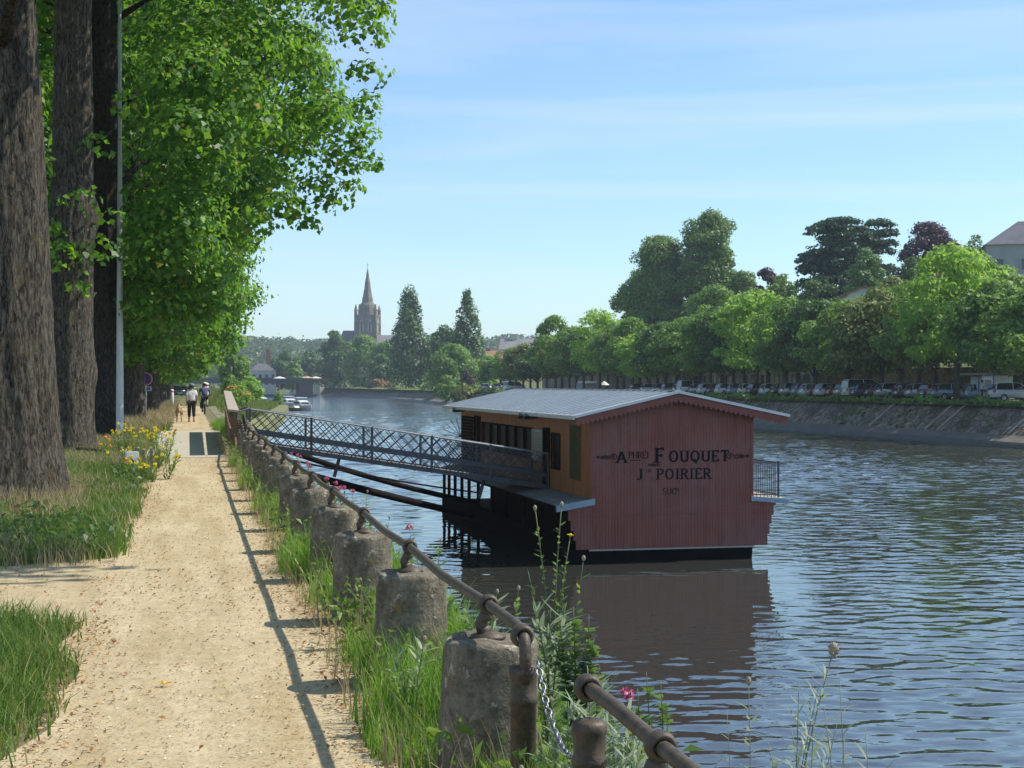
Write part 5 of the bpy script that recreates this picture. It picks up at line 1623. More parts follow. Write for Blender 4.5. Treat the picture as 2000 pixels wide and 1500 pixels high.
house('gabled_house', 628, 700, 5, 7, 9.5, 13.0, 0.3, R(20), MAT_LIME, MAT_SLATE, 'narrow pale gabled house half hidden at the left of the dense dark tree', False, (), (1, 2), 'y')
house('tiled_house', 587, 720, 9, 8, 8.5, 12.5, 0.3, R(-15), MAT_LIME, MAT_TILE, 'house with a small red tiled roof among the trees near the bridge', False, [(1, 0, 13.5, .8)], (3, 2))
house('large_house', 1010, 520, 11, 9, 13.5, 17.2, 0.3, R(-20), MAT_LIME, MAT_SLATEL, 'pale roofed large house with a broad white chimney above the far trees', False, [(-1.2, 0, 18.6, 3.0)], (3, 3))
house('tiled_house', 972, 500, 9, 8, 10.2, 12.6, 0.3, R(10), MAT_LIME, MAT_TILE, 'lower house with weathered red tiles left of the white chimney', False, [(-3.4, 0, 13.0, 1.2)], (3, 3))
house('mansion', 1995, 225, 11, 10, 15.4, 19.3, 7.0, R(-25), M('grey_render', (0.36, 0.38, 0.38), (0.29, 0.31, 0.31), .8, .85), MAT_SLATE, 'tall grey mansion with a steep slate hipped roof at the right border above the trees', True, (), (3, 4))
house('slate_wing', 1938, 246, 10, 7, 14.4, 17.4, 7.0, R(-25), MAT_LIME, MAT_SLATE, 'lower slate roofed wing left of the grey mansion', False, (), (2, 3))
# white gable of a house on the slope
house('white_gable_house', 1680, 193, 4.2, 8, 10.3, 11.2, 3.0, R(-18), M('white_gable', (0.72, 0.70, 0.66), (0.62, 0.60, 0.57), 1, .8), MAT_TILE, 'house with a bare white gable wall above the street trees', False, (), (0, 0), 'y')
# quayside houses and walls behind the street trees
QH = [(1375, 76.5, 8.5, 7, MAT_LIME, 'pale'), (1440, 78, 9, 8, M('sand_render', (0.60, 0.46, 0.30), None, 1, .85), 'sand coloured'), (1500, 78, 12, 7, MAT_LIME, 'long cream'), (1580, 78, 12, 6.5, M('cream_render', (0.76, 0.72, 0.60), None, 1, .85), 'bright cream')]
for i, (px, X, w_, h_, m, nm) in enumerate(QH):
    D = on_x(px, X + 4)
    e = house('quay_house', px, D, 8, w_, h_, h_ + 3, 0.3, 0, m, MAT_SLATE, '%s quayside house glimpsed below the crowns behind the parked cars' % nm, False, (), (4, 2), 'y')
mb = MB(); mb.box(-.25, .25, -28, 28, -.6, 2.9); mb.box(-.35, .35, -28, 28, 2.9, 3.1)
o = mb.build('garden_wall', stone_mat('rubble_wall', (0.20, 0.165, 0.12), (0.30, 0.25, 0.19), 1.4)); D = on_x(1800, 79); q = at(1800, 750, D); o.location = (79, q.y, 0.3)
tag(o, 'brownish garden wall behind the parked cars on the right', 'wall')
mb = MB(); mb.box(-.25, .25, -60, 60, -.6, 3.2); mb.box(-.35, .35, -60, 60, 3.2, 3.4)
o = mb.build('garden_wall', MAT_CHST); q = at(1200, 750, on_x(1200, 82)); o.location = (82, q.y, 0.3)
tag(o, 'long stone wall in deep shade behind the trees left of the quayside houses', 'wall')
# pale building across the road on the near bank
house('roadside_house', -120, 88, 9, 40, 7.5, 11, 0.0, 0, M('near_render', (0.66, 0.64, 0.60), None, 1, .85), MAT_SLATE, 'white building across the road glimpsed between the avenue trunks', False, (), (5, 2), 'y')

# parasols near the bridge, low brown hedge, white kiosk roofs
def parasol(px, py, D, c, label, w_=2.2):
    q = at(px, py, D)
    e = empty('parasol', (q.x, q.y, q.z - 2.6), 0, label, 'parasol', 'parasols and tents by the water')
    mb = MB(); mb.lathe([(w_, 2.05), (w_ * .5, 2.45), (.05, 2.75)], 8); mb.build('canopy', M('parasol_cloth', c, None, 2, .7), e)
    mb = MB(); mb.tube([(0, 0, -.5), (0, 0, 2.7)], .05, 6); mb.build('pole', MAT_STEEL, e)
parasol(600, 736, 570, (0.75, 0.42, 0.30), 'pale orange parasol near the bridge, left of the pair', 3.0)
parasol(616, 736, 572, (0.80, 0.62, 0.55), 'pinkish white parasol near the bridge, right of the pair', 2.6)
parasol(1180, 746, 262, (0.82, 0.82, 0.80), 'small pointed white parasol just above the barge roof', 1.0)
parasol(546, 736, 540, (0.8, 0.78, 0.75), 'small white canopy on the far bridge approach', 2.4)
hb = FT('flowering_shrub', 'low rusty orange hedge on the embankment below the church', 742, 741, -.6, 535, 24, 'shrub', lf('rusty_leaf', (0.22, 0.10, 0.055), (0.30, 0.15, 0.08), (0.36, 0.2, 0.11)), 95)
for c in kids(hb):
    if c.name.startswith('trunk'): c.scale = (1, 1, .5)
hb.scale = (1, 1, 1)

# booth with white roof above the barge roof
kq = at(1146, 750, 264)
e = empty('market_booth', (kq.x, kq.y, 0.25), 0, 'grey blue booth with a flat white roof seen just above the barge roof', 'booth')
mb = MB(); mb.box(-1.3, 1.3, -2.4, 2.4, 0, 1.55); mb.build('body', M('blue_grey_panel', (0.30, 0.35, 0.42), None, 2, .6), e)
mb = MB(); mb.box(-1.45, 1.45, -1.5, 1.0, 1.56, 1.9); mb.build('roof', MAT_WHITE, e)
# ================================================================ CARS ON THE FAR QUAY
def paint(name, c, metal=0.2):
    m, t, p, o = newmat(name)
    p.inputs['Base Color'].default_value = c4(c)
    p.inputs['Roughness'].default_value = 0.28
    p.inputs['Metallic'].default_value = metal
    p.inputs['Coat Weight'].default_value = 0.5
    n = noise(t, 2.0, 3, .5); b = ramp(t, n.outputs['Fac'], [(0.3, tuple(x * .92 for x in c)), (0.7, c)])
    t.links.new(b.outputs['Color'], p.inputs['Base Color'])
    return m
PAINTS = {'white': paint('white_car_paint', (0.72, 0.73, 0.74), 0), 'silver': paint('silver_car_paint', (0.42, 0.44, 0.46), .6), 'black': paint('black_car_paint', (0.02, 0.02, 0.022)),
          'dark blue': paint('blue_car_paint', (0.03, 0.05, 0.12)), 'dark grey': paint('grey_car_paint', (0.09, 0.095, 0.10), .4), 'light blue': paint('light_blue_car_paint', (0.22, 0.30, 0.42), .3), 'dark red': paint('red_car_paint', (0.18, 0.02, 0.02))}
MAT_TYRE = M('tyre_rubber', (0.02, 0.02, 0.02), None, 5, .85)
MAT_RIM = M('wheel_rim', (0.4, 0.4, 0.41), None, 5, .35, .8)
MAT_CARGL = M('car_glass', (0.02, 0.025, 0.03), None, 2, .05, spec=.8)
MAT_TAIL = M('tail_lamp', (0.35, 0.02, 0.015), None, 4, .3)
MAT_HEAD = M('head_lamp', (0.7, 0.7, 0.68), None, 4, .15)
MAT_PLATE = M('number_plate', (0.7, 0.7, 0.68), None, 4, .5)

def car_model(kind):
    """Front towards +x, wheels on z = 0."""
    e = empty('parked_car', (0, 0, 0))
    if kind == 'hatchback':
        Ln, H, W_ = 4.0, 1.47, 0.87
        low = [(-1.98, .35), (-1.95, .75), (-1.90, .93), (.85, .93), (1.55, .84), (1.92, .68), (1.98, .45), (1.95, .28), (-1.9, .28)]
        gh = [(-1.86, .925), (-1.62, 1.36), (-1.35, 1.46), (-.1, 1.47), (.25, 1.40), (.95, .925)]
    elif kind == 'estate':
        Ln, H, W_ = 4.5, 1.5, 0.89
        low = [(-2.22, .38), (-2.2, .8), (-2.15, .96), (.8, .96), (1.75, .88), (2.15, .72), (2.22, .45), (2.18, .3), (-2.15, .3)]
        gh = [(-2.12, .955), (-1.9, 1.42), (-1.7, 1.5), (-.2, 1.52), (.2, 1.44), (1.0, .955)]
    else:
        Ln, H, W_ = 4.6, 1.9, 0.92
        low = [(-2.28, .4), (-2.27, .9), (-2.22, 1.05), (1.3, 1.05), (2.0, .95), (2.25, .75), (2.28, .45), (2.22, .3), (-2.2, .3)]
        gh = [(-2.22, 1.045), (-2.12, 1.75), (-1.95, 1.88), (.3, 1.88), (.65, 1.78), (1.45, 1.045)]
    mb = MB()
    mb.prism(low, -W_, W_, 'y')
    # wheel arches read as dark lips; bevelled body
    body = mb.build('body', PAINTS['white'], e, True, 0.07)
    # greenhouse with tumblehome: glass body, painted roof and pillars
    n = len(gh)
    mb = MB()
    vs = []
    for s in (-1, 1):
        for (x, z) in gh:
            t = (z - gh[0][1]) / (max(g_[1] for g_ in gh) - gh[0][1])
            vs.append((x, s * (W_ - .05 - .17 * t), z))
    fs = [tuple(range(n))[::-1], tuple(range(n, 2 * n))] + [(i, (i + 1) % n, n + (i + 1) % n, n + i) for i in range(n)]
    mb.add(vs, fs)
    mb.build('windows', MAT_CARGL, e, False, 0.02)
    mb = MB()
    top = [g_ for g_ in gh if g_[1] > gh[0][1] + .35]
    zt = max(g_[1] for g_ in gh)
    mb.prism([(top[0][0] - .04, top[0][1] - .02)] + [(x, z + .012) for x, z in top] + [(top[-1][0] + .05, top[-1][1] - .03), (top[-1][0] - .1, zt - .06), (top[0][0] + .15, zt - .08)], -(W_ - .215), W_ - .215, 'y')
    for s in (-1, 1):   # pillars
        for (x0, x1) in ((gh[0][0] + .02, top[0][0]), (gh[-1][0] - .02, top[-1][0]), (-.55, -.5)):
            t_ = zt - .02
            mb.tube([(x0, s * (W_ - .048), gh[0][1]), (x1, s * (W_ - .205), t_ - (0 if x1 == -.5 else .06))], .035, 5)
    rf = mb.build('roof', PAINTS['white'], e, False, 0.012)
    for x in (-Ln * .31, Ln * .31):
        for s in (-1, 1):
            mb = MB()
            prof = [(.20, -.09), (.30, -.10), (.315, -.06), (.315, .06), (.30, .10), (.20, .09)]
            vs = []; fs = []; nn = 16
            for (r, yv) in prof:
                for q in range(nn):
                    a = 2 * math.pi * q / nn; vs.append((x + r * math.cos(a), s * (W_ - .07) + yv, .315 + r * math.sin(a)))
            for i in range(len(prof) - 1):
                for q in range(nn): fs.append((i * nn + q, i * nn + (q + 1) % nn, (i + 1) * nn + (q + 1) % nn, (i + 1) * nn + q))
            mb.add(vs, fs)
            wh = mb.build('wheel', MAT_TYRE, e, True)
            mb = MB()
            vs = [(x + .2 * math.cos(2 * math.pi * q / 12), s * (W_ + .015), .315 + .2 * math.sin(2 * math.pi * q / 12)) for q in range(12)] + [(x, s * (W_ - .01), .315)]
            mb.add(vs, [(q, (q + 1) % 12, 12) for q in range(12)]); mb.build('rim', MAT_RIM, wh)
    for s in (-1, 1):
        z0 = .74; xr = low[1][0]
        mb = MB(); mb.box(xr - .045, xr + .12, s * W_ * .96 - (.2 if s > 0 else 0), s * W_ * .96 + (0 if s > 0 else .2), z0, z0 + .2); mb.build('tail_lamp', MAT_TAIL, e)
        mb = MB(); xf = low[5][0]; mb.box(xf - .16, xf + .02, s * W_ * .94 - (.3 if s > 0 else 0), s * W_ * .94 + (0 if s > 0 else .3), .62, .76); mb.build('headlight', MAT_HEAD, e)
    mb = MB(); mb.box(low[1][0] - .05, low[1][0] + .02, -.26, .26, .52, .63); mb.build('number_plate', MAT_PLATE, e)
    return e
CARS = {k: car_model(k) for k in ('hatchback', 'estate', 'van')}
first = dict.fromkeys(CARS, True)
seq = [('white', 'estate'), ('light blue', 'hatchback'), ('light blue', 'hatchback'), ('dark blue', 'hatchback'), ('silver', 'hatchback'), ('dark grey', 'hatchback'), ('silver', 'estate'), ('dark grey', 'hatchback'), ('dark blue', 'estate'),
       ('white', 'van'), ('silver', 'hatchback'), ('dark red', 'hatchback'), ('white', 'hatchback'), ('dark grey', 'hatchback'), ('white', 'hatchback'), ('light blue', 'hatchback'), ('silver', 'estate'), ('black', 'hatchback'), ('white', 'hatchback'), ('black', 'estate'),
       ('white', 'hatchback'), ('light blue', 'hatchback'), ('white', 'hatchback'), ('dark blue', 'hatchback'), ('white', 'hatchback'), ('silver', 'hatchback'), ('white', 'van'), ('white', 'hatchback'), ('dark grey', 'estate'), ('silver', 'hatchback'), ('white', 'hatchback'), ('dark grey', 'hatchback')]
pxs = [1980, 1928, 1862, 1838, 1812, 1786, 1756, 1728, 1706, 1690, 1668, 1652, 1628, 1612, 1598, 1580, 1562, 1540, 1518, 1496, 1474, 1452, 1428, 1412, 1392, 1376, 1356, 1342, 1322, 1300, 1278, 1255]
cnt = {}
def recolour(e, col):
    for o in kids(e):
        if o.name.split('.')[0] in ('body', 'roof'):
            o.material_slots[0].link = 'OBJECT'; o.material_slots[0].material = PAINTS[col]
for i, ((col, kd), px) in enumerate(zip(seq, pxs)):
    X = 66.3 + 0.15 * math.sin(i * 3.1)
    y = at(px, 750, on_x(px, X)).y
    e = CARS[kd] if first[kd] else copy_tree(CARS[kd])
    first[kd] = False
    e.location = (X, y, 0.235); e.rotation_euler = (0, 0, 0.06 * math.sin(i * 2.7))
    recolour(e, col)
    key = col + ' ' + kd
    cnt[key] = cnt.get(key, 0) + 1
    tag(e, '%s %s from the right among the cars parked on the far quay' % (ordinal(cnt[key]), key), 'van' if kd == 'van' else 'car', 'cars parked along the far quay')
# a few cars by the trees on the left of the barge roof and on the bridge approach
for i, (px, D, col, kd, rz, z, lab) in enumerate(((950, 330, 'white', 'hatchback', 1.2, .3, 'white car parked by the trees left of the barge roof'), (978, 322, 'silver', 'estate', 1.0, .3, 'silver car parked by the trees just above the barge roof'),
                                       (1005, 300, 'white', 'van', .4, .3, 'white van half hidden behind the barge roof ridge end'), (352, 175, 'dark grey', 'estate', 1.57, .02, 'dark grey car parked at the end of the avenue beyond the walker'), (367, 190, 'silver', 'hatchback', 1.57, .02, 'silver car parked at the end of the avenue behind the cyclist'))):
    e = copy_tree(CARS[kd]); q = at(px, 750, D); e.location = (q.x, q.y, z); e.rotation_euler = (0, 0, rz); recolour(e, col)
    tag(e, lab, 'van' if kd == 'van' else 'car', 'cars parked among the distant trees')

# white vending booth with dark hatch and flat roof
kx = 64.6
q = at(1918, 750, on_x(1918, kx))
e = empty('food_booth', (kx, q.y, .25), R(2), 'white booth with dark hatch and flat roof on the far quay', 'booth')
mb = MB(); mb.box(-.2, 1.6, -2.0, -.35, .5, 2.1); mb.build('cabin', MAT_WHITE, e)
mb = MB(); mb.box(-.24, -.205, -1.65, -.75, 1.2, 1.75); mb.build('hatch', MAT_GLASS, e)
mb = MB(); mb.box(.3, 1.6, 0.2, 2.2, .1, 2.05); mb.build('side_panel', M('pale_blue_panel', (0.50, 0.56, 0.60), None, 1, .6), e)
mb = MB(); mb.box(-.5, 1.9, -2.5, 2.6, 2.15, 2.32); mb.build('roof', M('booth_roof', (0.25, 0.23, 0.20), None, 1, .8), e)
for y in (-2.2, .0, 2.3):
    mb = MB(); mb.tube([(-.3, y, -.1), (-.3, y, 2.15)], .05, 6); mb.build('post', MAT_STEEL, e)
mb = MB()
for yy_ in (-1.7, -.65): mb.lathe([(.28, -.09), (.3, 0), (.28, .09)], 12, (0.7, yy_, .3))
mb.build('trestle', MAT_DARK, e)

# ================================================================ BOATS
def hull_mb(L_, B, H, bow=0.35, n=14):
    mb = MB(); vs = []; fs = []
    m = 7
    for i in range(n + 1):
        t = i / n
        x = -L_ / 2 + L_ * t
        b = B / 2 * (1 - max(0, (t - .5) / .5) ** 2.2) * (0.92 + .08 * min(1, t * 4))
        sh = H * (1 + bow * max(0, t - .4) ** 1.6)
        for j in range(m):
            s = -1 + 2 * j / (m - 1)
            y = b * s * (1 if abs(s) > .99 else .96)
            z = sh if abs(s) > .99 else (-.25 + (sh + .25) * abs(s) ** 3 * .55)
            vs.append((x, y, z))
    for i in range(n):
        for j in range(m - 1): fs.append((i * m + j, i * m + j + 1, (i + 1) * m + j + 1, (i + 1) * m + j))
    fs.append(tuple(range(m)))
    # deck
    b0 = len(vs)
    for i in range(n + 1):
        vs.append((vs[i * m][0], vs[i * m][1] * .95, vs[i * m][2] - .04)); vs.append((vs[i * m + m - 1][0], vs[i * m + m - 1][1] * .95, vs[i * m + m - 1][2] - .04))
    for i in range(n): fs.append((b0 + 2 * i, b0 + 2 * i + 2, b0 + 2 * i + 3, b0 + 2 * i + 1))
    return mb.add(vs, fs)
MAT_GEL = M('white_gelcoat', (0.76, 0.77, 0.78), (0.68, 0.70, 0.71), 1, .25)
MAT_WOODB = M('varnished_wood', (0.34, 0.15, 0.05), (0.25, 0.11, 0.04), 3, .35)
def cruiser(px, py, D, L_, B, rz, label, canopy=True, col=None, sc=1.0):
    q = at(px, py, D)
    e = empty('motor_boat', (q.x, q.y, WATER), rz, label, 'boat', 'boats moored at the lower quay')
    hull_mb(L_, B, .85).build('hull', col or MAT_GEL, e, True)
    mb = MB(); mb.prism([(-L_ * .30, .8), (L_ * .22, .8), (L_ * .12, 1.45), (-L_ * .02, 1.75), (-L_ * .30, 1.75)], -B * .38, B * .38, 'y'); cb = mb.build('cabin', MAT_GEL, e, False, .06)
    mb = MB(); mb.prism([(L_ * .185, 1.05), (L_ * .195, 1.03), (L_ * .125, 1.43), (L_ * .115, 1.44)], -B * .33, B * .33, 'y')
    for s in (-1, 1): mb.box(-L_ * .25, L_ * .08, s * B * .385 - .01, s * B * .385 + .01, 1.15, 1.5)
    mb.build('window', MAT_GLASS, cb)
    if canopy:
        mb = MB(); mb.box(-L_ * .46, -L_ * .05, -B * .44, B * .44, 2.15, 2.28); mb.build('canopy', MAT_WHITE, e, False, .04)
        mb = MB()
        for x in (-L_ * .44, -L_ * .08):
            for s in (-1, 1): mb.tube([(x, s * B * .41, .8), (x, s * B * .42, 2.16)], .025, 5)
        mb.build('canopy_frame', MAT_STEEL, e)
    mb = MB()
    P = [(L_ * .10, -B * .40, 1.35), (L_ * .35, -B * .30, 1.5), (L_ * .47, 0, 1.6), (L_ * .35, B * .30, 1.5), (L_ * .10, B * .40, 1.35)]
    mb.tube(P, .02, 5)
    for p in P: mb.tube([p, (p[0], p[1], .8)], .02, 5)
    mb.build('bow_rail', MAT_RIM, e)
    return e
cruiser(591, 792, 268, 6.8, 2.5, R(-68), 'white cabin cruiser with a flat white canopy, nearest of the big boats')
cruiser(566, 780, 300, 7.5, 2.6, R(-75), 'white canopied boat moored just behind the nearest cruiser')
cruiser(512, 778, 330, 6.5, 2.4, R(-80), 'low white boat farthest left at the lower quay', False)
q = at(576, 797, 262)
e = empty('dinghy', (q.x, q.y, WATER), R(-60), 'small varnished wooden dinghy with a white cover in front of the cruiser', 'boat', 'boats moored at the lower quay')
hull_mb(4.0, 1.6, .48).build('hull', MAT_WOODB, e, True)
mb = MB(); mb.prism([(-1.5, .46), (1.0, .46), (.4, .85), (-1.0, .8)], -.55, .55, 'y'); mb.build('cover', MAT_GEL, e, False, .06)
# moored sail mast behind
q = at(546, 770, 300)
mb = MB(); mb.tube([(0, 0, .4), (0, 0, 4.6)], .05, 6)
e = empty('sailing_dinghy', (q.x, q.y, WATER), R(-70), 'small white boat with a short bare mast among the moored boats', 'boat', 'boats moored at the lower quay')
mb.build('mast', MAT_RIM, e); hull_mb(4.5, 1.7, .55).build('hull', MAT_GEL, e, True)

# ================================================================ MAST, SIGN, POSTS, STAKES
q = at(234, 858, EYE * F_PX / 108)
e = empty('lamp_mast', (q.x, q.y, 0), 0, 'tall pale grey lamp mast in front of the dark trunked tree', 'lamp post')
MAT_MAST = M('pale_galvanised', (0.66, 0.655, 0.63), (0.54, 0.535, 0.515), 4, .5, .2, stretch=(6, 6, .6))
mb = MB(); mb.lathe([(.14, -.1), (.14, .05), (.115, .1), (.11, 1.3), (.092, 4.5), (.06, 9.0), (.05, 13.2)], 16); mb.build('mast', MAT_MAST, e, True)
mb = MB(); mb.lathe([(.17, 0), (.17, .025), (.13, .03)], 14); mb.build('base_plate', MAT_MAST, e)
mb = MB(); mb.box(.075, .112, -.05, .05, .5, .95); mb.build('hatch', MAT_MAST, e)
mb = MB(); mb.tube([(0, 0, 13.1), (.3, 0, 13.5), (1.1, 0, 13.65)], .035, 8); mb.box(1.0, 1.7, -.14, .14, 13.58, 13.70); mb.build('lantern', MAT_MAST, e)

q = at(285, 740, 75)
e = empty('road_sign', (q.x, q.y - .1, 0), R(-12), 'round blue no parking sign with red rim and a small plate below', 'sign')
MAT_SRED = M('sign_red', (0.50, 0.03, 0.03), None, 3, .4); MAT_SBLUE = M('sign_blue', (0.06, 0.05, 0.26), None, 3, .4); MAT_SWH = M('sign_white', (0.75, 0.74, 0.7), None, 3, .4); MAT_SLB = M('plate_blue', (0.05, 0.16, 0.42), None, 3, .4)
mb = MB(); mb.tube([(0, .06, -.1), (0, .06, 2.22)], .03, 8); mb.build('pole', MAT_MAST, e)
def disc(r, y, zc_, n=28, rin=0.0):
    mb = MB()
    vs = [(r * math.cos(2 * math.pi * k / n), y, zc_ + r * math.sin(2 * math.pi * k / n)) for k in range(n)]
    if rin == 0: return mb.add(vs, [tuple(range(n))])
    vs += [(rin * math.cos(2 * math.pi * k / n), y, zc_ + rin * math.sin(2 * math.pi * k / n)) for k in range(n)]
    return mb.add(vs, [(k, (k + 1) % n, n + (k + 1) % n, n + k) for k in range(n)])
zc_ = 1.905
mb = MB(); mb.prism([(.325 * math.cos(2 * math.pi * k / 28), zc_ + .325 * math.sin(2 * math.pi * k / 28)) for k in range(28)], .0, .025, 'y'); dd = mb.build('disc', MAT_SWH, e)
disc(.245, -.004, zc_).build('field', MAT_SBLUE, dd)
disc(.305, -.004, zc_, 28, .247).build('rim', MAT_SRED, dd)
mb = MB(); mb.add([(-.19, -.008, zc_ + .16), (-.16, -.008, zc_ + .19), (.19, -.008, zc_ - .16), (.16, -.008, zc_ - .19)], [(0, 1, 2, 3)]); mb.build('slash', M('sign_slash', (0.20, 0.035, 0.11), None, 3, .4), dd)
mb = MB(); mb.box(-.24, .27, .0, .025, 1.30, 1.52); pl = mb.build('plate', MAT_SWH, e)
mb = MB(); mb.add([(.03, -.004, 1.33), (.22, -.004, 1.33), (.22, -.004, 1.49), (.03, -.004, 1.49)], [(0, 1, 2, 3)]); mb.build('field', MAT_SLB, pl)
mb = MB(); mb.add([(-.20, -.004, 1.36), (-.03, -.004, 1.36), (-.03, -.004, 1.46), (-.20, -.004, 1.46)], [(0, 1, 2, 3)]); mb.build('field', M('plate_green', (0.22, 0.30, 0.2), None, 3, .5), pl)

def simple_post(px, D, h, r, m, name, label, cat, grp=None, z=0):
    q = at(px, 750, D)
    e = empty(name, (q.x, q.y, z), 0, label, cat, grp)
    mb = MB(); mb.lathe([(r, -.1), (r, h - .04), (r * .7, h), (.002, h + .01)], 10); mb.build('shaft', m, e, True)
    mb = MB(); mb.lathe([(r * 1.15, h * .86), (r * 1.15, h * .92)], 10); mb.build('band', MAT_SRED if 'white' in label else MAT_IRON, e)
simple_post(404, 118, 1.75, .13, MAT_WHITE, 'marker_post', 'white round topped post beyond the cyclist on the path', 'post', 'white posts along the path')
simple_post(336, 98, 1.3, .11, MAT_WHITE, 'marker_post', 'white post at the left of the path beside the far trunks', 'post', 'white posts along the path')
# garden stakes and white block by the second tree
def stake(px, py, h, label, w_=.028, m=None, name='wooden_stake', cat='stake', grp='short wooden stakes in the verge'):
    D = EYE * F_PX / (py - 750)
    q = at(px, py, D)
    e = empty(name, (q.x, q.y, 0), rnd.uniform(-.3, .3), label, cat, grp)
    mb = MB(); mb.hexa([(-w_, -w_, -.1), (w_, -w_, -.1), (w_, w_, -.1), (-w_, w_, -.1), (-w_ * .9, -w_ * .9, h), (w_ * .9, -w_ * .9, h), (w_ * .9, w_ * .9, h + .03), (-w_ * .9, w_ * .9, h + .03)])
    mb.build('shaft', m or M('grey_stake', (0.28, 0.22, 0.16), None, 6, .85), e, False, .006)
e_st = [(238, 915, .40, 'short grey stake left of the white block in the yellow flowers'), (270, 918, .42, 'short stake just right of the white block'), (281, 917, .38, 'middle stake of the group right of the white block'), (296, 916, .40, 'pale topped stake near the path side of the group'), (312, 913, .36, 'stake closest to the sandy path in the flower patch')]
for s in e_st: stake(*s)
D = EYE * F_PX / 180; q = at(258, 930, D)
e = empty('marker_block', (q.x, q.y, 0), R(10), 'white upright marker block with a worn black mark among yellow flowers', 'marker')
mb = MB(); mb.box(-.115, .115, -.05, .05, 0, .44); bk = mb.build('block', MAT_WHITE, e, False, .01)
mb = MB()
for (x0, z0, x1, z1) in ((-.08, .18, -.02, .3), (-.02, .3, .06, .22), (.0, .16, .05, .27), (-.06, .15, .0, .22)):
    d = Vector((x1 - x0, z1 - z0)).normalized(); u = Vector((-d.y, d.x)) * .012
    mb.add([(x0 - u.x, -.053, z0 - u.y), (x0 + u.x, -.053, z0 + u.y), (x1 + u.x, -.053, z1 + u.y), (x1 - u.x, -.053, z1 - u.y)], [(0, 1, 2, 3)])
mb.build('mark', MAT_INK, bk)
# fallen bare branch against the second tree
mb = MB(); a = at(148, 893, 31.5); a.z = .28
mb.tube([(0, 0, 0), (.4, .1, -.03), (.62, .1, -.07)], .03, 6); o = mb.build('broken_branch', MAT_BARKD, None, True); o.location = a
tag(o, 'short dark broken branch resting at the foot of the burled tree', 'branch')

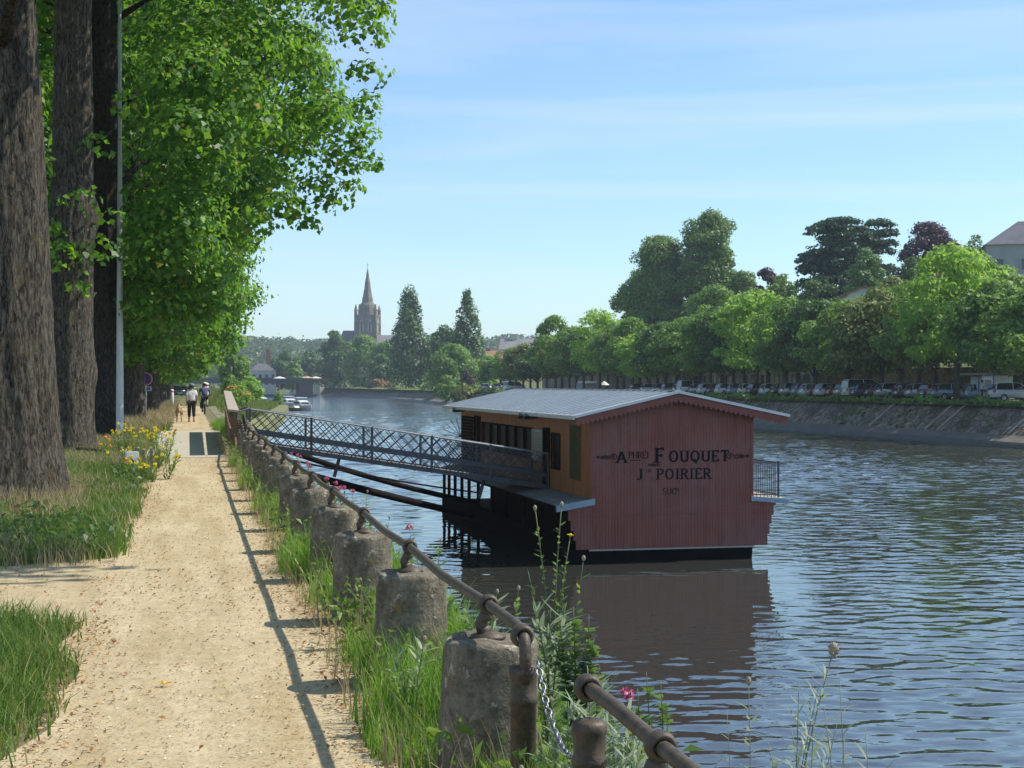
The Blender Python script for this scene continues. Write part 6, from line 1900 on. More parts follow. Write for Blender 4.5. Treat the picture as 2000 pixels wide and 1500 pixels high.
# ================================================================ PEOPLE
def skinned(name, verts, edges, radii, m, parent, root=0, sub=2):
    me = bpy.data.meshes.new(name)
    me.from_pydata(verts, edges, [])
    o = link_mesh(name, me, m, parent, True)
    md = o.modifiers.new('skin', 'SKIN'); md.use_smooth_shade = True
    for i, sv in enumerate(me.skin_vertices[0].data):
        r = radii[i]; sv.radius = r if isinstance(r, tuple) else (r, r); sv.use_root = (i == root)
    s = o.modifiers.new('sub', 'SUBSURF'); s.levels = sub; s.render_levels = sub
    return o
MAT_SKIN = M('skin', (0.45, 0.26, 0.18), None, 6, .5)
def cloth(name, c): return M(name, c, tuple(x * .8 for x in c), 9, .85)
def person(loc, rz, label, J, shirt, trousers, hair, shoes, hat=None, cat='person', sleeve=True, long_legs=True):
    """J: joint dictionary (x right, y forward, z up) of one continuous body; clothes are skins over it."""
    e = empty('person', loc, rz, label, cat, None)
    names = ['pel', 'waist', 'chest', 'neck', 'head0', 'head1', 'shl', 'ell', 'wrl', 'hal', 'shr', 'elr', 'wrr', 'har', 'hil', 'knl', 'anl', 'tol', 'hir', 'knr', 'anr', 'tor']
    rad = {'pel': (.13, .10), 'waist': (.12, .095), 'chest': (.145, .105), 'neck': .055, 'head0': .082, 'head1': .088, 'shl': .062, 'ell': .046, 'wrl': .032, 'hal': .034, 'shr': .062, 'elr': .046, 'wrr': .032, 'har': .034,
           'hil': .092, 'knl': .064, 'anl': .042, 'tol': .036, 'hir': .092, 'knr': .064, 'anr': .042, 'tor': .036}
    ed = [('pel', 'waist'), ('waist', 'chest'), ('chest', 'neck'), ('neck', 'head0'), ('head0', 'head1'), ('chest', 'shl'), ('shl', 'ell'), ('ell', 'wrl'), ('wrl', 'hal'), ('chest', 'shr'), ('shr', 'elr'), ('elr', 'wrr'), ('wrr', 'har'),
          ('pel', 'hil'), ('hil', 'knl'), ('knl', 'anl'), ('anl', 'tol'), ('pel', 'hir'), ('hir', 'knr'), ('knr', 'anr'), ('anr', 'tor')]
    body = skinned('body', [J[n] for n in names], [(names.index(a), names.index(b)) for a, b in ed], [rad[n] for n in names], MAT_SKIN, e)
    # fingers: five short chains on each hand
    for s, w_, h_ in (('l', 'wrl', 'hal'), ('r', 'wrr', 'har')):
        W_, H_ = Vector(J[w_]), Vector(J[h_]); d = (H_ - W_).normalized(); u = d.cross(Vector((1, 0, 0)));
        u = u.normalized() if u.length > .1 else Vector((0, 1, 0))
        mb = MB()
        for k in range(4):
            o_ = u * (k - 1.5) * .019
            b0 = H_ + o_ + d * .02; L0 = (.055, .068, .064, .05)[k]
            mb.tube([b0, b0 + d * L0 * .6, b0 + d * L0 + Vector((0, .012, 0))], [.0095, .009, .007], 6)
        mb.tube([W_ + d * .03 + u * .03, W_ + d * .06 + u * .055, W_ + d * .09 + u * .06], [.011, .010, .008], 6)
        mb.build('fingers', MAT_SKIN, body, True)
    # shirt
    V_ = [J['pel'], J['waist'], J['chest'], tuple(Vector(J['chest']).lerp(Vector(J['neck']), .55))]
    R_ = [(.165, .13), (.15, .125), (.175, .13), .075]
    E_ = [(0, 1), (1, 2), (2, 3)]
    for s in ('l', 'r'):
        b = len(V_)
        sh, el = Vector(J['sh' + s]), Vector(J['el' + s])
        V_ += [tuple(sh), tuple(sh.lerp(el, .75))]; R_ += [.078, .068]; E_ += [(2, b), (b, b + 1)]
    skinned('shirt', V_, E_, R_, shirt, e)
    V_ = [J['pel']]; R_ = [(.15, .115)]; E_ = []
    for s in ('l', 'r'):
        b = len(V_)
        hi, kn, an = Vector(J['hi' + s]), Vector(J['kn' + s]), Vector(J['an' + s])
        if long_legs: V_ += [tuple(hi), tuple(kn), tuple(kn.lerp(an, .72))]; R_ += [.108, .085, .066]; E_ += [(0, b), (b, b + 1), (b + 1, b + 2)]
        else: V_ += [tuple(hi), tuple(hi.lerp(kn, .8))]; R_ += [.11, .095]; E_ += [(0, b), (b, b + 1)]
    skinned('trousers', V_, E_, R_, trousers, e)
    for s in ('l', 'r'):
        a, t_ = Vector(J['an' + s]), Vector(J['to' + s])
        mb = MB(); mb.tube([a + Vector((0, -.05, -.035)), a + Vector((0, .02, -.03)), a.lerp(t_, .7) + Vector((0, 0, -.012)), t_ + Vector((0, .04, 0))], [.04, .052, .046, .03], 10)
        mb.build('shoe', shoes, e, True)
    h0, h1 = Vector(J['head0']), Vector(J['head1'])
    c = h0.lerp(h1, .62)
    f = Vector((0, 1, 0))
    mb = MB(); mb.ball(c + Vector((0, -.018, .02)), .115, 14, 10, .92, 1.0, 1.02); mb.build('hair', hair, body, True)
    # face looks forward (+y)
    mb = MB()
    for s in (-1, 1): mb.ball(c + Vector((s * .032, .088, .0)), .011, 8, 6)
    mb.build('eyes', MAT_INK, body, True)
    mb = MB(); mb.add([tuple(c + Vector(p)) for p in ((0, .125, -.03), (-.016, .095, -.036), (.016, .095, -.036), (0, .092, .008))], [(0, 1, 3), (0, 3, 2), (0, 2, 1)]); mb.build('nose', MAT_SKIN, body)
    mb = MB(); mb.box(c.x - .022, c.x + .022, c.y + .082, c.y + .09, c.z - .062, c.z - .055); mb.build('mouth', MAT_SRED, body)
    mb = MB()
    for s in (-1, 1): mb.ball(c + Vector((s * .10, 0, -.01)), .022, 8, 6, .5, 1, 1.4)
    mb.build('ears', MAT_SKIN, body, True)
    if hat is not None:
        mb = MB(); mb.lathe([(.125, .03), (.122, .07), (.10, .115), (.05, .14), (.002, .145)], 16, c); mb.lathe([(.12, .03), (.17, .025), (.12, .04)], 16, c + Vector((0, .03, 0)))
        mb.build('cap', hat, e, True)
    return e
def walkJ(h=1.0, stride=.16, arm=.12):
    J = {'pel': (0, 0, .90), 'waist': (0, .0, 1.05), 'chest': (0, .01, 1.27), 'neck': (0, .02, 1.43), 'head0': (0, .035, 1.50), 'head1': (0, .045, 1.62),
         'shl': (-.17, .01, 1.35), 'ell': (-.22, -.05 - arm * .3, 1.08), 'wrl': (-.22, -.0 - arm * .5, .84), 'hal': (-.22, .02 - arm * .5, .77), 'shr': (.17, .01, 1.35), 'elr': (.23, -.02 + arm * .3, 1.08), 'wrr': (.22, .08 + arm, .86), 'har': (.21, .12 + arm, .80),
         'hil': (-.09, 0, .86), 'knl': (-.095, .5 * stride + .05, .48), 'anl': (-.10, stride, .085), 'tol': (-.105, stride + .13, .035), 'hir': (.09, 0, .86), 'knr': (.095, -.3 * stride + .04, .47), 'anr': (.10, -stride, .10), 'tor': (.105, -stride + .12, .04)}
    return {k: (v[0] * h, v[1] * h, v[2] * h) for k, v in J.items()}
WY = 65.6
wk = person((0.14, WY, 0.012), R(2), 'person in a white T-shirt and black cropped trousers walking away with a dog', walkJ(.97), cloth('white_cotton', (0.86, 0.84, 0.88)), cloth('black_trousers', (0.018, 0.016, 0.018)), M('dark_grey_hair', (0.06, 0.055, 0.05), None, 8, .6), M('orange_shoe', (0.55, 0.20, 0.06), None, 8, .6), M('grey_cap', (0.22, 0.22, 0.20), None, 8, .8))
# dog trotting at the person's left, seen from behind
dg = empty('dog', (-0.38, WY + .1, 0.012), 0, 'tan dog walking on a lead at the left of the person in white', 'dog')
MAT_FUR = M('tan_fur', (0.46, 0.30, 0.16), (0.34, 0.21, 0.11), 8, .9, bscale=40, bstr=.5)
dv = [(0, -.22, .50), (0, 0, .49), (0, .22, .49), (0, .34, .60), (0, .42, .70), (0, .55, .67), (0, .63, .64),
      (-.09, .22, .40), (-.09, .20, .24), (-.09, .22, .04), (-.09, .27, .025), (.09, .22, .40), (.09, .25, .24), (.09, .30, .05), (.09, .35, .03),
      (-.10, -.22, .42), (-.10, -.15, .30), (-.10, -.30, .20), (-.10, -.28, .04), (-.10, -.22, .025), (.10, -.22, .42), (.10, -.17, .30), (.10, -.34, .20), (.10, -.36, .05), (.10, -.30, .03),
      (0, -.32, .54), (0, -.44, .50), (0, -.52, .40)]
de = [(0, 1), (1, 2), (2, 3), (3, 4), (4, 5), (5, 6), (2, 7), (7, 8), (8, 9), (9, 10), (2, 11), (11, 12), (12, 13), (13, 14), (0, 15), (15, 16), (16, 17), (17, 18), (18, 19), (0, 20), (20, 21), (21, 22), (22, 23), (23, 24), (0, 25), (25, 26), (26, 27)]
dr = [(.11, .12), (.105, .115), (.125, .15), .085, .085, .05, .03, .06, .036, .028, .026, .06, .036, .028, .026, .075, .055, .032, .026, .026, .075, .055, .032, .026, .026, .035, .026, .014]
db = skinned('body', dv, de, dr, MAT_FUR, dg, 1)
mb = MB()
for s in (-1, 1): mb.add([(s * .03, .40, .76), (s * .085, .38, .77), (s * .095, .42, .66), (s * .06, .41, .70)], [(0, 1, 2, 3)])
mb.build('ears', MAT_FUR, dg)
mb = MB(); mb.torus((0, .33, .585), (0, .6, .7), .092, .012, 14, 6); mb.build('collar', MAT_SRED, dg)
mb = MB((0, 0, 0)); mb.tube([(-0.38, WY + .43, .60), (-.25, WY + .25, .62), (-.075, WY + .02, .755)], .006, 5); o = mb.build('dog_lead', MAT_INK); tag(o, 'thin dark lead between the walking person and the tan dog', 'lead')

# cyclist riding away
CYY = 81.0; CX = .86
def bike():
    e = empty('bicycle', (CX, CYY, 0.012), R(1), 'dark bicycle with panniers ridden away along the path', 'bicycle')
    for y in (-.52, .52):
        mb = MB(); mb.torus((0, y, .345), (1, 0, 0), .325, .021, 28, 8); wh = mb.build('wheel', MAT_TYRE, e, True)
        mb = MB()
        for k in range(14):
            a = k * 2 * math.pi / 14; mb.tube([(0, y, .345), (0, y + .31 * math.cos(a), .345 + .31 * math.sin(a))], .0025, 3)
        mb.torus((0, y, .345), (1, 0, 0), .30, .010, 24, 6)
        mb.build('rim', MAT_RIM, wh)
    mb = MB()
    for a, b in (((0, -.52, .345), (0, -.05, .30)), ((0, -.05, .30), (0, -.2, .86)), ((0, -.2, .80), (0, -.52, .345)), ((0, -.18, .75), (0, .36, .86)), ((0, -.05, .30), (0, .38, .78)), ((0, .34, .98), (0, .52, .345))): mb.tube([a, b], .017, 7)
    mb.build('frame', MAT_INK, e, True)
    mb = MB(); mb.tube([(-.28, .24, 1.0), (-.2, .34, 1.04), (0, .34, 1.02), (.2, .34, 1.04), (.28, .24, 1.0)], .014, 7); mb.build('handlebar', MAT_STEEL, e, True)
    mb = MB(); mb.ball((0, -.24, .90), .09, 12, 8, .9, 1.5, .45); mb.build('saddle', MAT_INK, e, True)
    mb = MB(); mb.box(-.07, .07, -.80, -.30, .72, .74); mb.build('rack', MAT_STEEL, e)
    mb = MB(); mb.box(-.26, -.08, -.76, -.38, .34, .70); mb.build('pannier', M('black_bag', (.02, .02, .022), None, 5, .7), e, False, .03)
    mb = MB(); mb.lathe([(.03, 0), (.03, .02)], 10, (0, -.82, .66)); mb.box(-.05, .05, -.86, -.84, .60, .70); mb.build('rear_reflector', MAT_SWH, e)
    mb = MB(); mb.box(-.19, -.07, -.10, .0, .15, .17); mb.box(.07, .19, -.1, .0, .43, .45); mb.build('pedals', MAT_INK, e)
    return e
bike()
J = {'pel': (0, -.24, .98), 'waist': (0, -.17, 1.12), 'chest': (0, .0, 1.32), 'neck': (0, .07, 1.46), 'head0': (0, .10, 1.53), 'head1': (0, .12, 1.65),
     'shl': (-.17, .01, 1.38), 'ell': (-.29, .12, 1.18), 'wrl': (-.27, .24, 1.03), 'hal': (-.26, .29, 1.02), 'shr': (.17, .01, 1.38), 'elr': (.29, .12, 1.18), 'wrr': (.27, .24, 1.03), 'har': (.26, .29, 1.02),
     'hil': (-.09, -.22, .94), 'knl': (-.13, .10, .60), 'anl': (-.125, -.08, .25), 'tol': (-.125, .06, .20), 'hir': (.09, -.22, .94), 'knr': (.13, .18, .84), 'anr': (.125, -.06, .52), 'tor': (.125, .08, .475)}
person((CX, CYY, 0.012), R(1), 'cyclist in navy top and shorts wearing a pale helmet, riding away', J, cloth('navy_top', (0.085, 0.085, 0.20)), cloth('navy_shorts', (0.02, 0.022, 0.05)), M('brown_hair', (0.06, 0.04, 0.025), None, 8, .6), M('dark_shoe', (.03, .03, .03), None, 8, .6), M('pale_helmet', (0.62, 0.62, 0.45), None, 5, .4), 'cyclist', long_legs=False)
# two people on the far quay
q = at(1919, 750, on_x(1919, 63.9))
person((63.9, q.y, .25), R(80), 'person in a white shirt standing in front of the booth on the far quay', walkJ(1.02, .05, .02), cloth('pale_shirt', (0.62, 0.62, 0.68)), cloth('dark_jeans', (0.03, 0.035, 0.05)), M('black_hair', (0.02, 0.018, 0.016), None, 8, .6), M('brown_shoe', (.06, .04, .03), None, 8, .6))
q = at(1815, 750, on_x(1815, 64.0))
person((64.0, q.y, .25), R(10), 'person in a dark red top standing by the parked cars on the far quay', walkJ(1.02, .08, .05), cloth('red_top', (0.22, 0.03, 0.05)), cloth('white_trousers', (0.6, 0.6, 0.6)), M('dark_hair', (0.03, 0.02, 0.018), None, 8, .6), M('plain_shoe', (.1, .1, .1), None, 8, .6))
# ================================================================ GRASS AND WEEDS
def blades(P, H, rng_, width=0.006, bend=0.45, seg=2, lean=None):
    """Grass blades at points P with heights H: tapering curved strips."""
    n = len(P)
    a = rng_.uniform(0, 2 * np.pi, n)
    side = np.stack([np.cos(a), np.sin(a), np.zeros(n)], 1)
    b = rng_.uniform(0, 2 * np.pi, n)
    dirb = np.stack([np.cos(b), np.sin(b), np.zeros(n)], 1) * (rng_.uniform(0.1, 1.0, n) * bend)[:, None]
    if lean is not None: dirb += np.asarray(lean)
    w_ = (width * rng_.uniform(.6, 1.4, n))[:, None]
    rows = []
    for i in range(seg + 1):
        t = i / seg
        c = P + dirb * (H * t ** 2)[:, None] + np.array([0, 0, 1]) * (H * t * (1 - .18 * t * bend))[:, None]
        ww = w_ * (1 - t) ** .7 if i < seg else w_ * 0.06
        rows += [c - side * ww, c + side * ww]
    V = np.stack(rows, 1).reshape(-1, 3)
    k = 2 * (seg + 1)
    base = np.arange(n)[:, None] * k
    F = np.concatenate([base + np.array([2 * i, 2 * i + 1, 2 * i + 3, 2 * i + 2]) for i in range(seg)], 0)
    return V, F
def grassmat(name, stops, tr=.35, trc=(.25, .38, .05)): return leafmat(name, stops, tr, trc, .5, .25)
MAT_GRASS = grassmat('grass_blade', [(0, (0.061, 0.128, 0.024)), (.5, (0.101, 0.196, 0.032)), (.82, (0.155, 0.250, 0.043)), (.9, (0.324, 0.284, 0.101)), (1, (0.459, 0.378, 0.162))])
MAT_GRASSG = grassmat('fresh_grass', [(0, (0.081, 0.176, 0.027)), (.6, (0.135, 0.270, 0.038)), (.93, (0.203, 0.338, 0.047)), (1, (0.405, 0.365, 0.149))], .4, (0.405, 0.675, 0.068))
MAT_DRY = grassmat('dry_grass', [(0, (.30, .235, .11)), (.6, (.42, .33, .17)), (1, (.55, .45, .26))], .25, (.5, .4, .2))
g = np.random.default_rng(77)
def sm(x, a, b):
    t = np.clip((x - a) / (b - a), 0, 1); return t * t * (3 - 2 * t)
def scatter(n, x0, x1, y0, y1, pw=1.0):
    y = y0 + (y1 - y0) * g.random(n) ** pw
    return g.uniform(x0, x1, n), y
pl_np = np.vectorize(path_left)

# verge left of the path: near block (beyond camera edge) and the stretch from the side path onwards
x, y = scatter(26000, -3.2, -.6, 5.0, 11.4)
ok = (x < pl_np(y + g.normal(size=len(y)) * .12) - .02 + g.normal(size=len(x)) * .07)
x, y = x[ok], y[ok]
H = (.10 + .16 * g.random(len(x))) * (0.65 + .55 * sm(pl_np(y) - x, 0, .5))
V1, F1 = blades(np.stack([x, y, np.zeros(len(x))], 1), H, g, .0045, .8)
tag(mesh_np('verge_grass', V1, F1, MAT_GRASS), 'tufty green grass in the lower left corner beside the path', 'grass', kind='stuff')
x, y = scatter(125000, -5.5, -.55, 12.5, 60, 1.5)
ok = (x < np.where(y < 34, pl_np(y + g.normal(size=len(y)) * .22), -1.05 + .35 * sm(y, 52, 54)) + g.normal(size=len(x)) * .09)
bare = (np.hypot(x + 2.36, y - 21.4) < .75) | (np.hypot(x + 2.6, y - 34.3) < .6) | (np.hypot(x + 2.5, y - 46.7) < .55)
x, y = x[ok & ~bare], y[ok & ~bare]
H = (.07 + .15 * g.random(len(x))) * (0.55 + .7 * (np.sin(x * 2.1 + y * .5) * np.sin(y * .31 + 1) > -.2)) * (1 + .35 * sm(y, 22, 28))
pn = np.sin(x * 2.3 + 1.3 * np.sin(y * .8)) + np.sin(y * 1.15 + .9 * x) + .8 * np.sin(x * 5.1 - y * 2.2) + g.normal(size=len(x)) * .7
dryk = pn > .85
thin = (pn < -1.6) & (g.random(len(x)) < .75)
gk = ~dryk & ~thin
V1, F1 = blades(np.stack([x, y, np.zeros(len(x))], 1)[gk], H[gk], g, .008, .75)
tag(mesh_np('verge_grass', V1, F1, MAT_GRASS), 'long green grass on the verge around the avenue trunks', 'grass', kind='stuff')
Vd, Fd = blades(np.stack([x, y, np.zeros(len(x))], 1)[dryk], H[dryk] * 1.15, g, .006, .7)
tag(mesh_np('dry_verge_grass', Vd, Fd, MAT_DRY), 'patches of straw coloured grass among the green of the verge', 'dry grass', kind='stuff')
# broad leafed ground weeds in the verge
n = 5200
xx, yy = scatter(n, -4.6, -.7, 13.6, 34, 1.3)
k_ = (xx < pl_np(yy) - .05) & (np.sin(xx * 1.7 + yy * .6) + np.sin(yy * .9) > -.2) & (np.hypot(xx + 2.36, yy - 21.4) > .8)
C_ = np.stack([xx, yy, .05 + .16 * g.random(n)], 1)[k_]
V_, F_ = leaf_mesh(C_, unit(g.normal(size=(len(C_), 3)) * .7 + np.array([0, 0, 1])), .09, g, .55, .15)
tag(mesh_np('verge_weeds', V_, F_, leafmat('broad_weed_leaf', [(0, (.05, .10, .03)), (.7, (.08, .15, .04)), (1, (.13, .18, .06))], .35, (.2, .35, .06))), 'low broad leafed weeds growing through the verge grass', 'weeds', kind='stuff')
# drier straw coloured grass round the first trunk and far along the verge
x, y = scatter(5000, -4.2, -1.4, 18.6, 22.2)
d = np.hypot(x + 2.36, y - 21.4); ok = (d < 1.9) & (d > .62)
x, y = x[ok], y[ok]; V1, F1 = blades(np.stack([x, y, np.zeros(len(x))], 1), .12 + .28 * g.random(len(x)), g, .006, .5)
x, y = scatter(26000, -3.6, -.75, 38, 125, 1.3)
ok = x < np.where(y < 53.2, -1.0, -.62) + g.normal(size=len(x)) * .07
x, y = x[ok], y[ok]; V2, F2 = blades(np.stack([x, y, np.zeros(len(x))], 1), .15 + .42 * g.random(len(x)) * sm(y, 38, 60), g, .013, .5)
tag(mesh_np('dry_verge_grass', np.concatenate([V1, V2]), np.concatenate([F1, F2 + len(V1)]), MAT_DRY), 'straw coloured dry grass at the first trunk and farther along the verge', 'dry grass', kind='stuff')

# strip along the bollards: green tufts between the stones
x, y = scatter(95000, .78, 1.72, 3.0, 62, 1.9)
tuft = np.sin((y - 5.91) / 2.185 * 2 * np.pi)            # fuller in the gaps
edge = 1.0 - .12 * np.sin(y * 1.1) - .12 * np.sin(y * 2.9 + 1)
ok = (x > edge + g.normal(size=len(x)) * .05) & (np.hypot(x - 1.19, (y - 5.91 + 1.0925) % 2.185 - 1.0925) > .19) & ~((y > 33.6) & (y < 53.5) & (x < 1.05))
ok &= g.random(len(x)) < (.35 + .65 * (np.sin(y * 1.7) + np.sin(y * .9 + 2) > -.6))
x, y = x[ok], y[ok]
H = (.10 + .34 * g.random(len(x)) ** 1.4) * (.55 + .5 * (np.sin(y * 2.3 + x * 3) > -.2))
V1, F1 = blades(np.stack([x, y, np.zeros(len(x))], 1), H, g, .0048, .55, 3)
tag(mesh_np('quay_grass', V1, F1, MAT_GRASSG), 'fresh green grass growing between the stone bollards along the quay edge', 'grass', kind='stuff')
n = 5200
xx, yy = scatter(n, .88, 1.72, 3.2, 40, 1.7)
k_ = (np.hypot(xx - 1.19, (yy - 5.91 + 1.0925) % 2.185 - 1.0925) > .24) & (np.sin(yy * 1.3 + xx * 2) + np.sin(yy * 2.7) > -.9)
C_ = np.stack([xx, yy, .04 + .34 * g.random(n) ** 1.5], 1)[k_]
V_, F_ = leaf_mesh(C_, unit(g.normal(size=(len(C_), 3)) * .8 + np.array([0, 0, .8])), .065, g, .42, .18)
tag(mesh_np('quay_weeds', V_, F_, leafmat('quay_weed_leaf', [(0, (.07, .14, .03)), (.7, (.13, .22, .045)), (1, (.2, .27, .07))], .4, (.3, .45, .06))), 'leafy green weeds crowding between the stone bollards', 'weeds', kind='stuff')
x, y = scatter(5000, .78, 1.5, 3.2, 50, 1.8)
x, y = x, y
V1, F1 = blades(np.stack([x, y, np.zeros(len(x))], 1), .08 + .40 * g.random(len(x)) ** 2, g, .0035, .7, 3)
tag(mesh_np('dry_quay_grass', V1, F1, MAT_DRY), 'thin straw coloured grass stalks along the foot of the stone bollards', 'dry grass', kind='stuff')
# lawn patches on the sloping near bank and distant verge
x, y = scatter(26000, 1.0, 15, 110, 320)
ok = x < 3.5 + (y - 110) * .08
x, y = x[ok], y[ok]
def bank_z(xx, yy): return np.where(xx < 2 + (yy - 110) * .02, .1, -1.1 - .06 * xx)
V1, F1 = blades(np.stack([x, y, bank_height(x, y) - .05], 1), .4 + .5 * g.random(len(x)), g, .06, .6)
tag(mesh_np('bank_grass', V1, F1, grassmat('pale_grass', [(0, (.10, .15, .035)), (1, (.22, .22, .08))])), 'pale green grass on the bank sloping to the lower quay', 'grass', kind='stuff')
# seed-headed grasses among the bollards: stalk with a feathery awned head
def seed_grass(name, spots, label, cat='grass', m=None):
    e_pts = np.array(spots)
    mb = MB(); hv = []; hn = []
    for (x_, y_, h_, lx_) in spots:
        P = [(x_, y_, 0), (x_ + lx_ * .3, y_ + .01, h_ * .6), (x_ + lx_, y_, h_)]
        mb.tube(P, [.0022, .0018, .001], 4)
    o = mb.build(name, m or MAT_DRY)
    return o

MAT_STEM = M('weed_stem', (0.13, 0.17, 0.065), (0.09, 0.13, 0.045), 20, .6)
MAT_STEMG = M('grey_green_stem', (0.24, 0.27, 0.19), (0.17, 0.20, 0.13), 20, .6)
MAT_WLEAF = leafmat('weed_leaf', [(0, (.08, .15, .035)), (1, (.17, .26, .06))], .45, (.35, .5, .08))
MAT_GLEAF = leafmat('grey_green_leaf', [(0, (.20, .27, .15)), (1, (.36, .42, .27))], .4, (.45, .52, .28))
MAT_LIMEL = leafmat('lime_leaf', [(0, (.10, .19, .03)), (1, (.18, .27, .04))], .4, (.35, .5, .05))
MAT_YEL = leafmat('yellow_petal', [(0, (.66, .50, .01)), (1, (.78, .66, .03))], .25, (.85, .75, .05))
MAT_ORG = leafmat('orange_petal', [(0, (.62, .26, .01)), (1, (.75, .42, .02))], .2, (.8, .5, .05))
MAT_PINK = leafmat('pink_petal', [(0, (.42, .05, .14)), (1, (.60, .12, .26))], .25, (.7, .2, .35))
MAT_BUD = M('dry_seed_head', (0.36, 0.31, 0.22), (0.22, 0.2, 0.14), 30, .8)

def long_leaf(vs, fs, p, d, up, L_, w_, curl=.5):
    """Narrow leaf strip from p along d, curling."""
    p = Vector(p); d = Vector(d).normalized(); up = Vector(up)
    s = d.cross(up)
    s = s.normalized() if s.length > .05 else Vector((1, 0, 0))
    b = len(vs); n = 4
    for i in range(n + 1):
        t = i / n
        c = p + d * (L_ * t) + up * (L_ * curl * (t - 1.15 * t * t))
        ww = w_ * math.sin(math.pi * min(.97, .12 + .85 * t)) * .5
        vs += [tuple(c - s * ww), tuple(c + s * ww)]
    for i in range(n): fs.append((b + 2 * i, b + 2 * i + 1, b + 2 * i + 3, b + 2 * i + 2))

def stem_curve(base, tip, bow, n=8):
    b, t = Vector(base), Vector(tip)
    return [b.lerp(t, i / n) + Vector(bow) * math.sin(math.pi * i / n) for i in range(n + 1)]

def weed(name, loc, label, stems, leaf, stem_m, leaf_m, heads=(), seed=1, cat='weed', group=None):
    """stems: (tip xyz, bow xyz, radius, n leaves, leaf length, leaf width); heads: (stem index, material, kind)."""
    r_ = random.Random(seed)
    e = empty(name, loc, 0, label, cat, group)
    ms = MB(); vs = []; fs = []
    hd = {}
    for i, (tip, bow, rad, nl, ll, lw) in enumerate(stems):
        P = stem_curve((r_.uniform(-.01, .01), r_.uniform(-.01, .01), -.03), tip, bow)
        ms.tube(P, [rad * (1 - .65 * k / 8) for k in range(9)], 5)
        nl = int(nl * (1.0 if leaf == 'trifoil' else 2.3))
        for k in range(nl):
            t = (.06 + .86 * (k + r_.random()) / nl) * 8
            j = min(7, int(t)); c = P[j].lerp(P[j + 1], t - j)
            ax = (P[j + 1] - P[j]).normalized()
            a = r_.uniform(0, 6.28); u = ax.orthogonal().normalized(); v = ax.cross(u)
            d = u * math.cos(a) + v * math.sin(a)
            dd = (d + ax * (.55 if leaf == 'narrow' else .3)).normalized()
            if leaf == 'narrow': long_leaf(vs, fs, c, dd, ax, ll * r_.uniform(.6, 1.3), lw * 1.5, r_.uniform(-.2, .6))
            elif leaf == 'tiny': long_leaf(vs, fs, c, dd, ax, ll * r_.uniform(.5, 1.1), lw, .3)
            else:
                for q in range(3):
                    a2 = a + (q - 1) * .8
                    d2 = (u * math.cos(a2) + v * math.sin(a2) + ax * .35).normalized()
                    long_leaf(vs, fs, c + d2 * .006, d2, ax, ll * r_.uniform(.8, 1.3), lw * 1.2, .25)
        for (si, hm, kind) in heads:
            if si != i: continue
            hd.setdefault((hm, kind), []).append((P[-1], (P[-1] - P[-2]).normalized()))
    ms.build('stem', stem_m, e, True)
    if fs:
        me = bpy.data.meshes.new('leaves'); me.from_pydata(vs, [], fs); link_mesh('leaves', me, leaf_m, e)
    for (hm, kind), items in hd.items():
        for (p, d) in items:
            mb = MB()
            if kind == 'daisy':
                u = d.orthogonal().normalized(); v = d.cross(u)
                for k in range(13):
                    a = k * 6.283 / 13
                    q = u * math.cos(a) + v * math.sin(a); w2 = u * -math.sin(a) + v * math.cos(a)
                    L_ = .018
                    mb.add([p + d * .004, p + q * L_ * .6 + w2 * .004 + d * .006, p + q * L_ + d * .003, p + q * L_ * .6 - w2 * .004 + d * .006], [(0, 1, 2, 3)])
                mb.ball(p + d * .002, .008, 8, 6)
            elif kind == 'bud':
                mb.ball(p, .009, 8, 6, 1, 1, 1.5)
            elif kind == 'big_bud':
                mb.ball(p, .016, 10, 8, 1, 1, 1.25)
                for k in range(22):
                    a = k * 2.4; z = -1 + 2 * (k + .5) / 22; rr = math.sqrt(1 - z * z)
                    q = Vector((rr * math.cos(a), rr * math.sin(a), z)); mb.tube([p + q * .013, p + q * .03], [.0016, .0004], 3)
            elif kind == 'umbel':
                for k in range(26):
                    q = Vector((r_.gauss(0, 1), r_.gauss(0, 1), r_.gauss(0, .6))).normalized() * (.034 if hm in (MAT_YEL, MAT_ORG) else .026) * r_.uniform(.4, 1)
                    c = p + q
                    for m_ in range(2):
                        x_ = Vector((r_.gauss(0, 1), r_.gauss(0, 1), r_.gauss(0, 1))).normalized() * (.014 if hm in (MAT_YEL, MAT_ORG) else .009); y_ = x_.orthogonal().normalized() * x_.length
                        mb.add([c - x_, c - y_, c + x_, c + y_], [(0, 1, 2, 3)])
            mb.build('flower' if kind in ('daisy', 'umbel') else 'seed_head', hm, e)
    return e

# tall sow thistle with one yellow flower in front of the barge
D = 6.4
def loc_(px, X): # point on the quay line X seen in photo column px
    Dq = on_x(px, X); q = at(px, 750, Dq); return (X, q.y, 0.0), Dq
def rel(px, py, Dq, base):
    q = at(px, py, Dq); return (q.x - base[0], q.y - base[1], q.z - base[2])
b, Dq = loc_(1085, 1.62)
weed('tall_weed', b, 'tall branching weed with one yellow flower standing against the red barge', [
    (rel(1045, 992, Dq, b), (.02, 0, 0), .0065, 22, .035, .010), (rel(1097, 985, Dq, b), (-.02, .02, .0), .0065, 22, .035, .010), (rel(1114, 1046, Dq, b), (-.03, 0, 0), .0065, 20, .04, .010),
    (rel(1030, 1110, Dq, b), (.02, 0, 0), .005, 16, .06, .011), (rel(1100, 1160, Dq, b), (.0, .02, 0), .005, 18, .07, .011), (rel(1140, 1090, Dq, b), (.0, .0, -.03), .004, 10, .05, .010)],
    'narrow', MAT_STEM, MAT_WLEAF, [(0, MAT_BUD, 'bud'), (1, MAT_BUD, 'bud'), (2, MAT_YEL, 'daisy'), (5, MAT_BUD, 'bud')], 3)
b2, D2 = loc_(1075, 1.50)
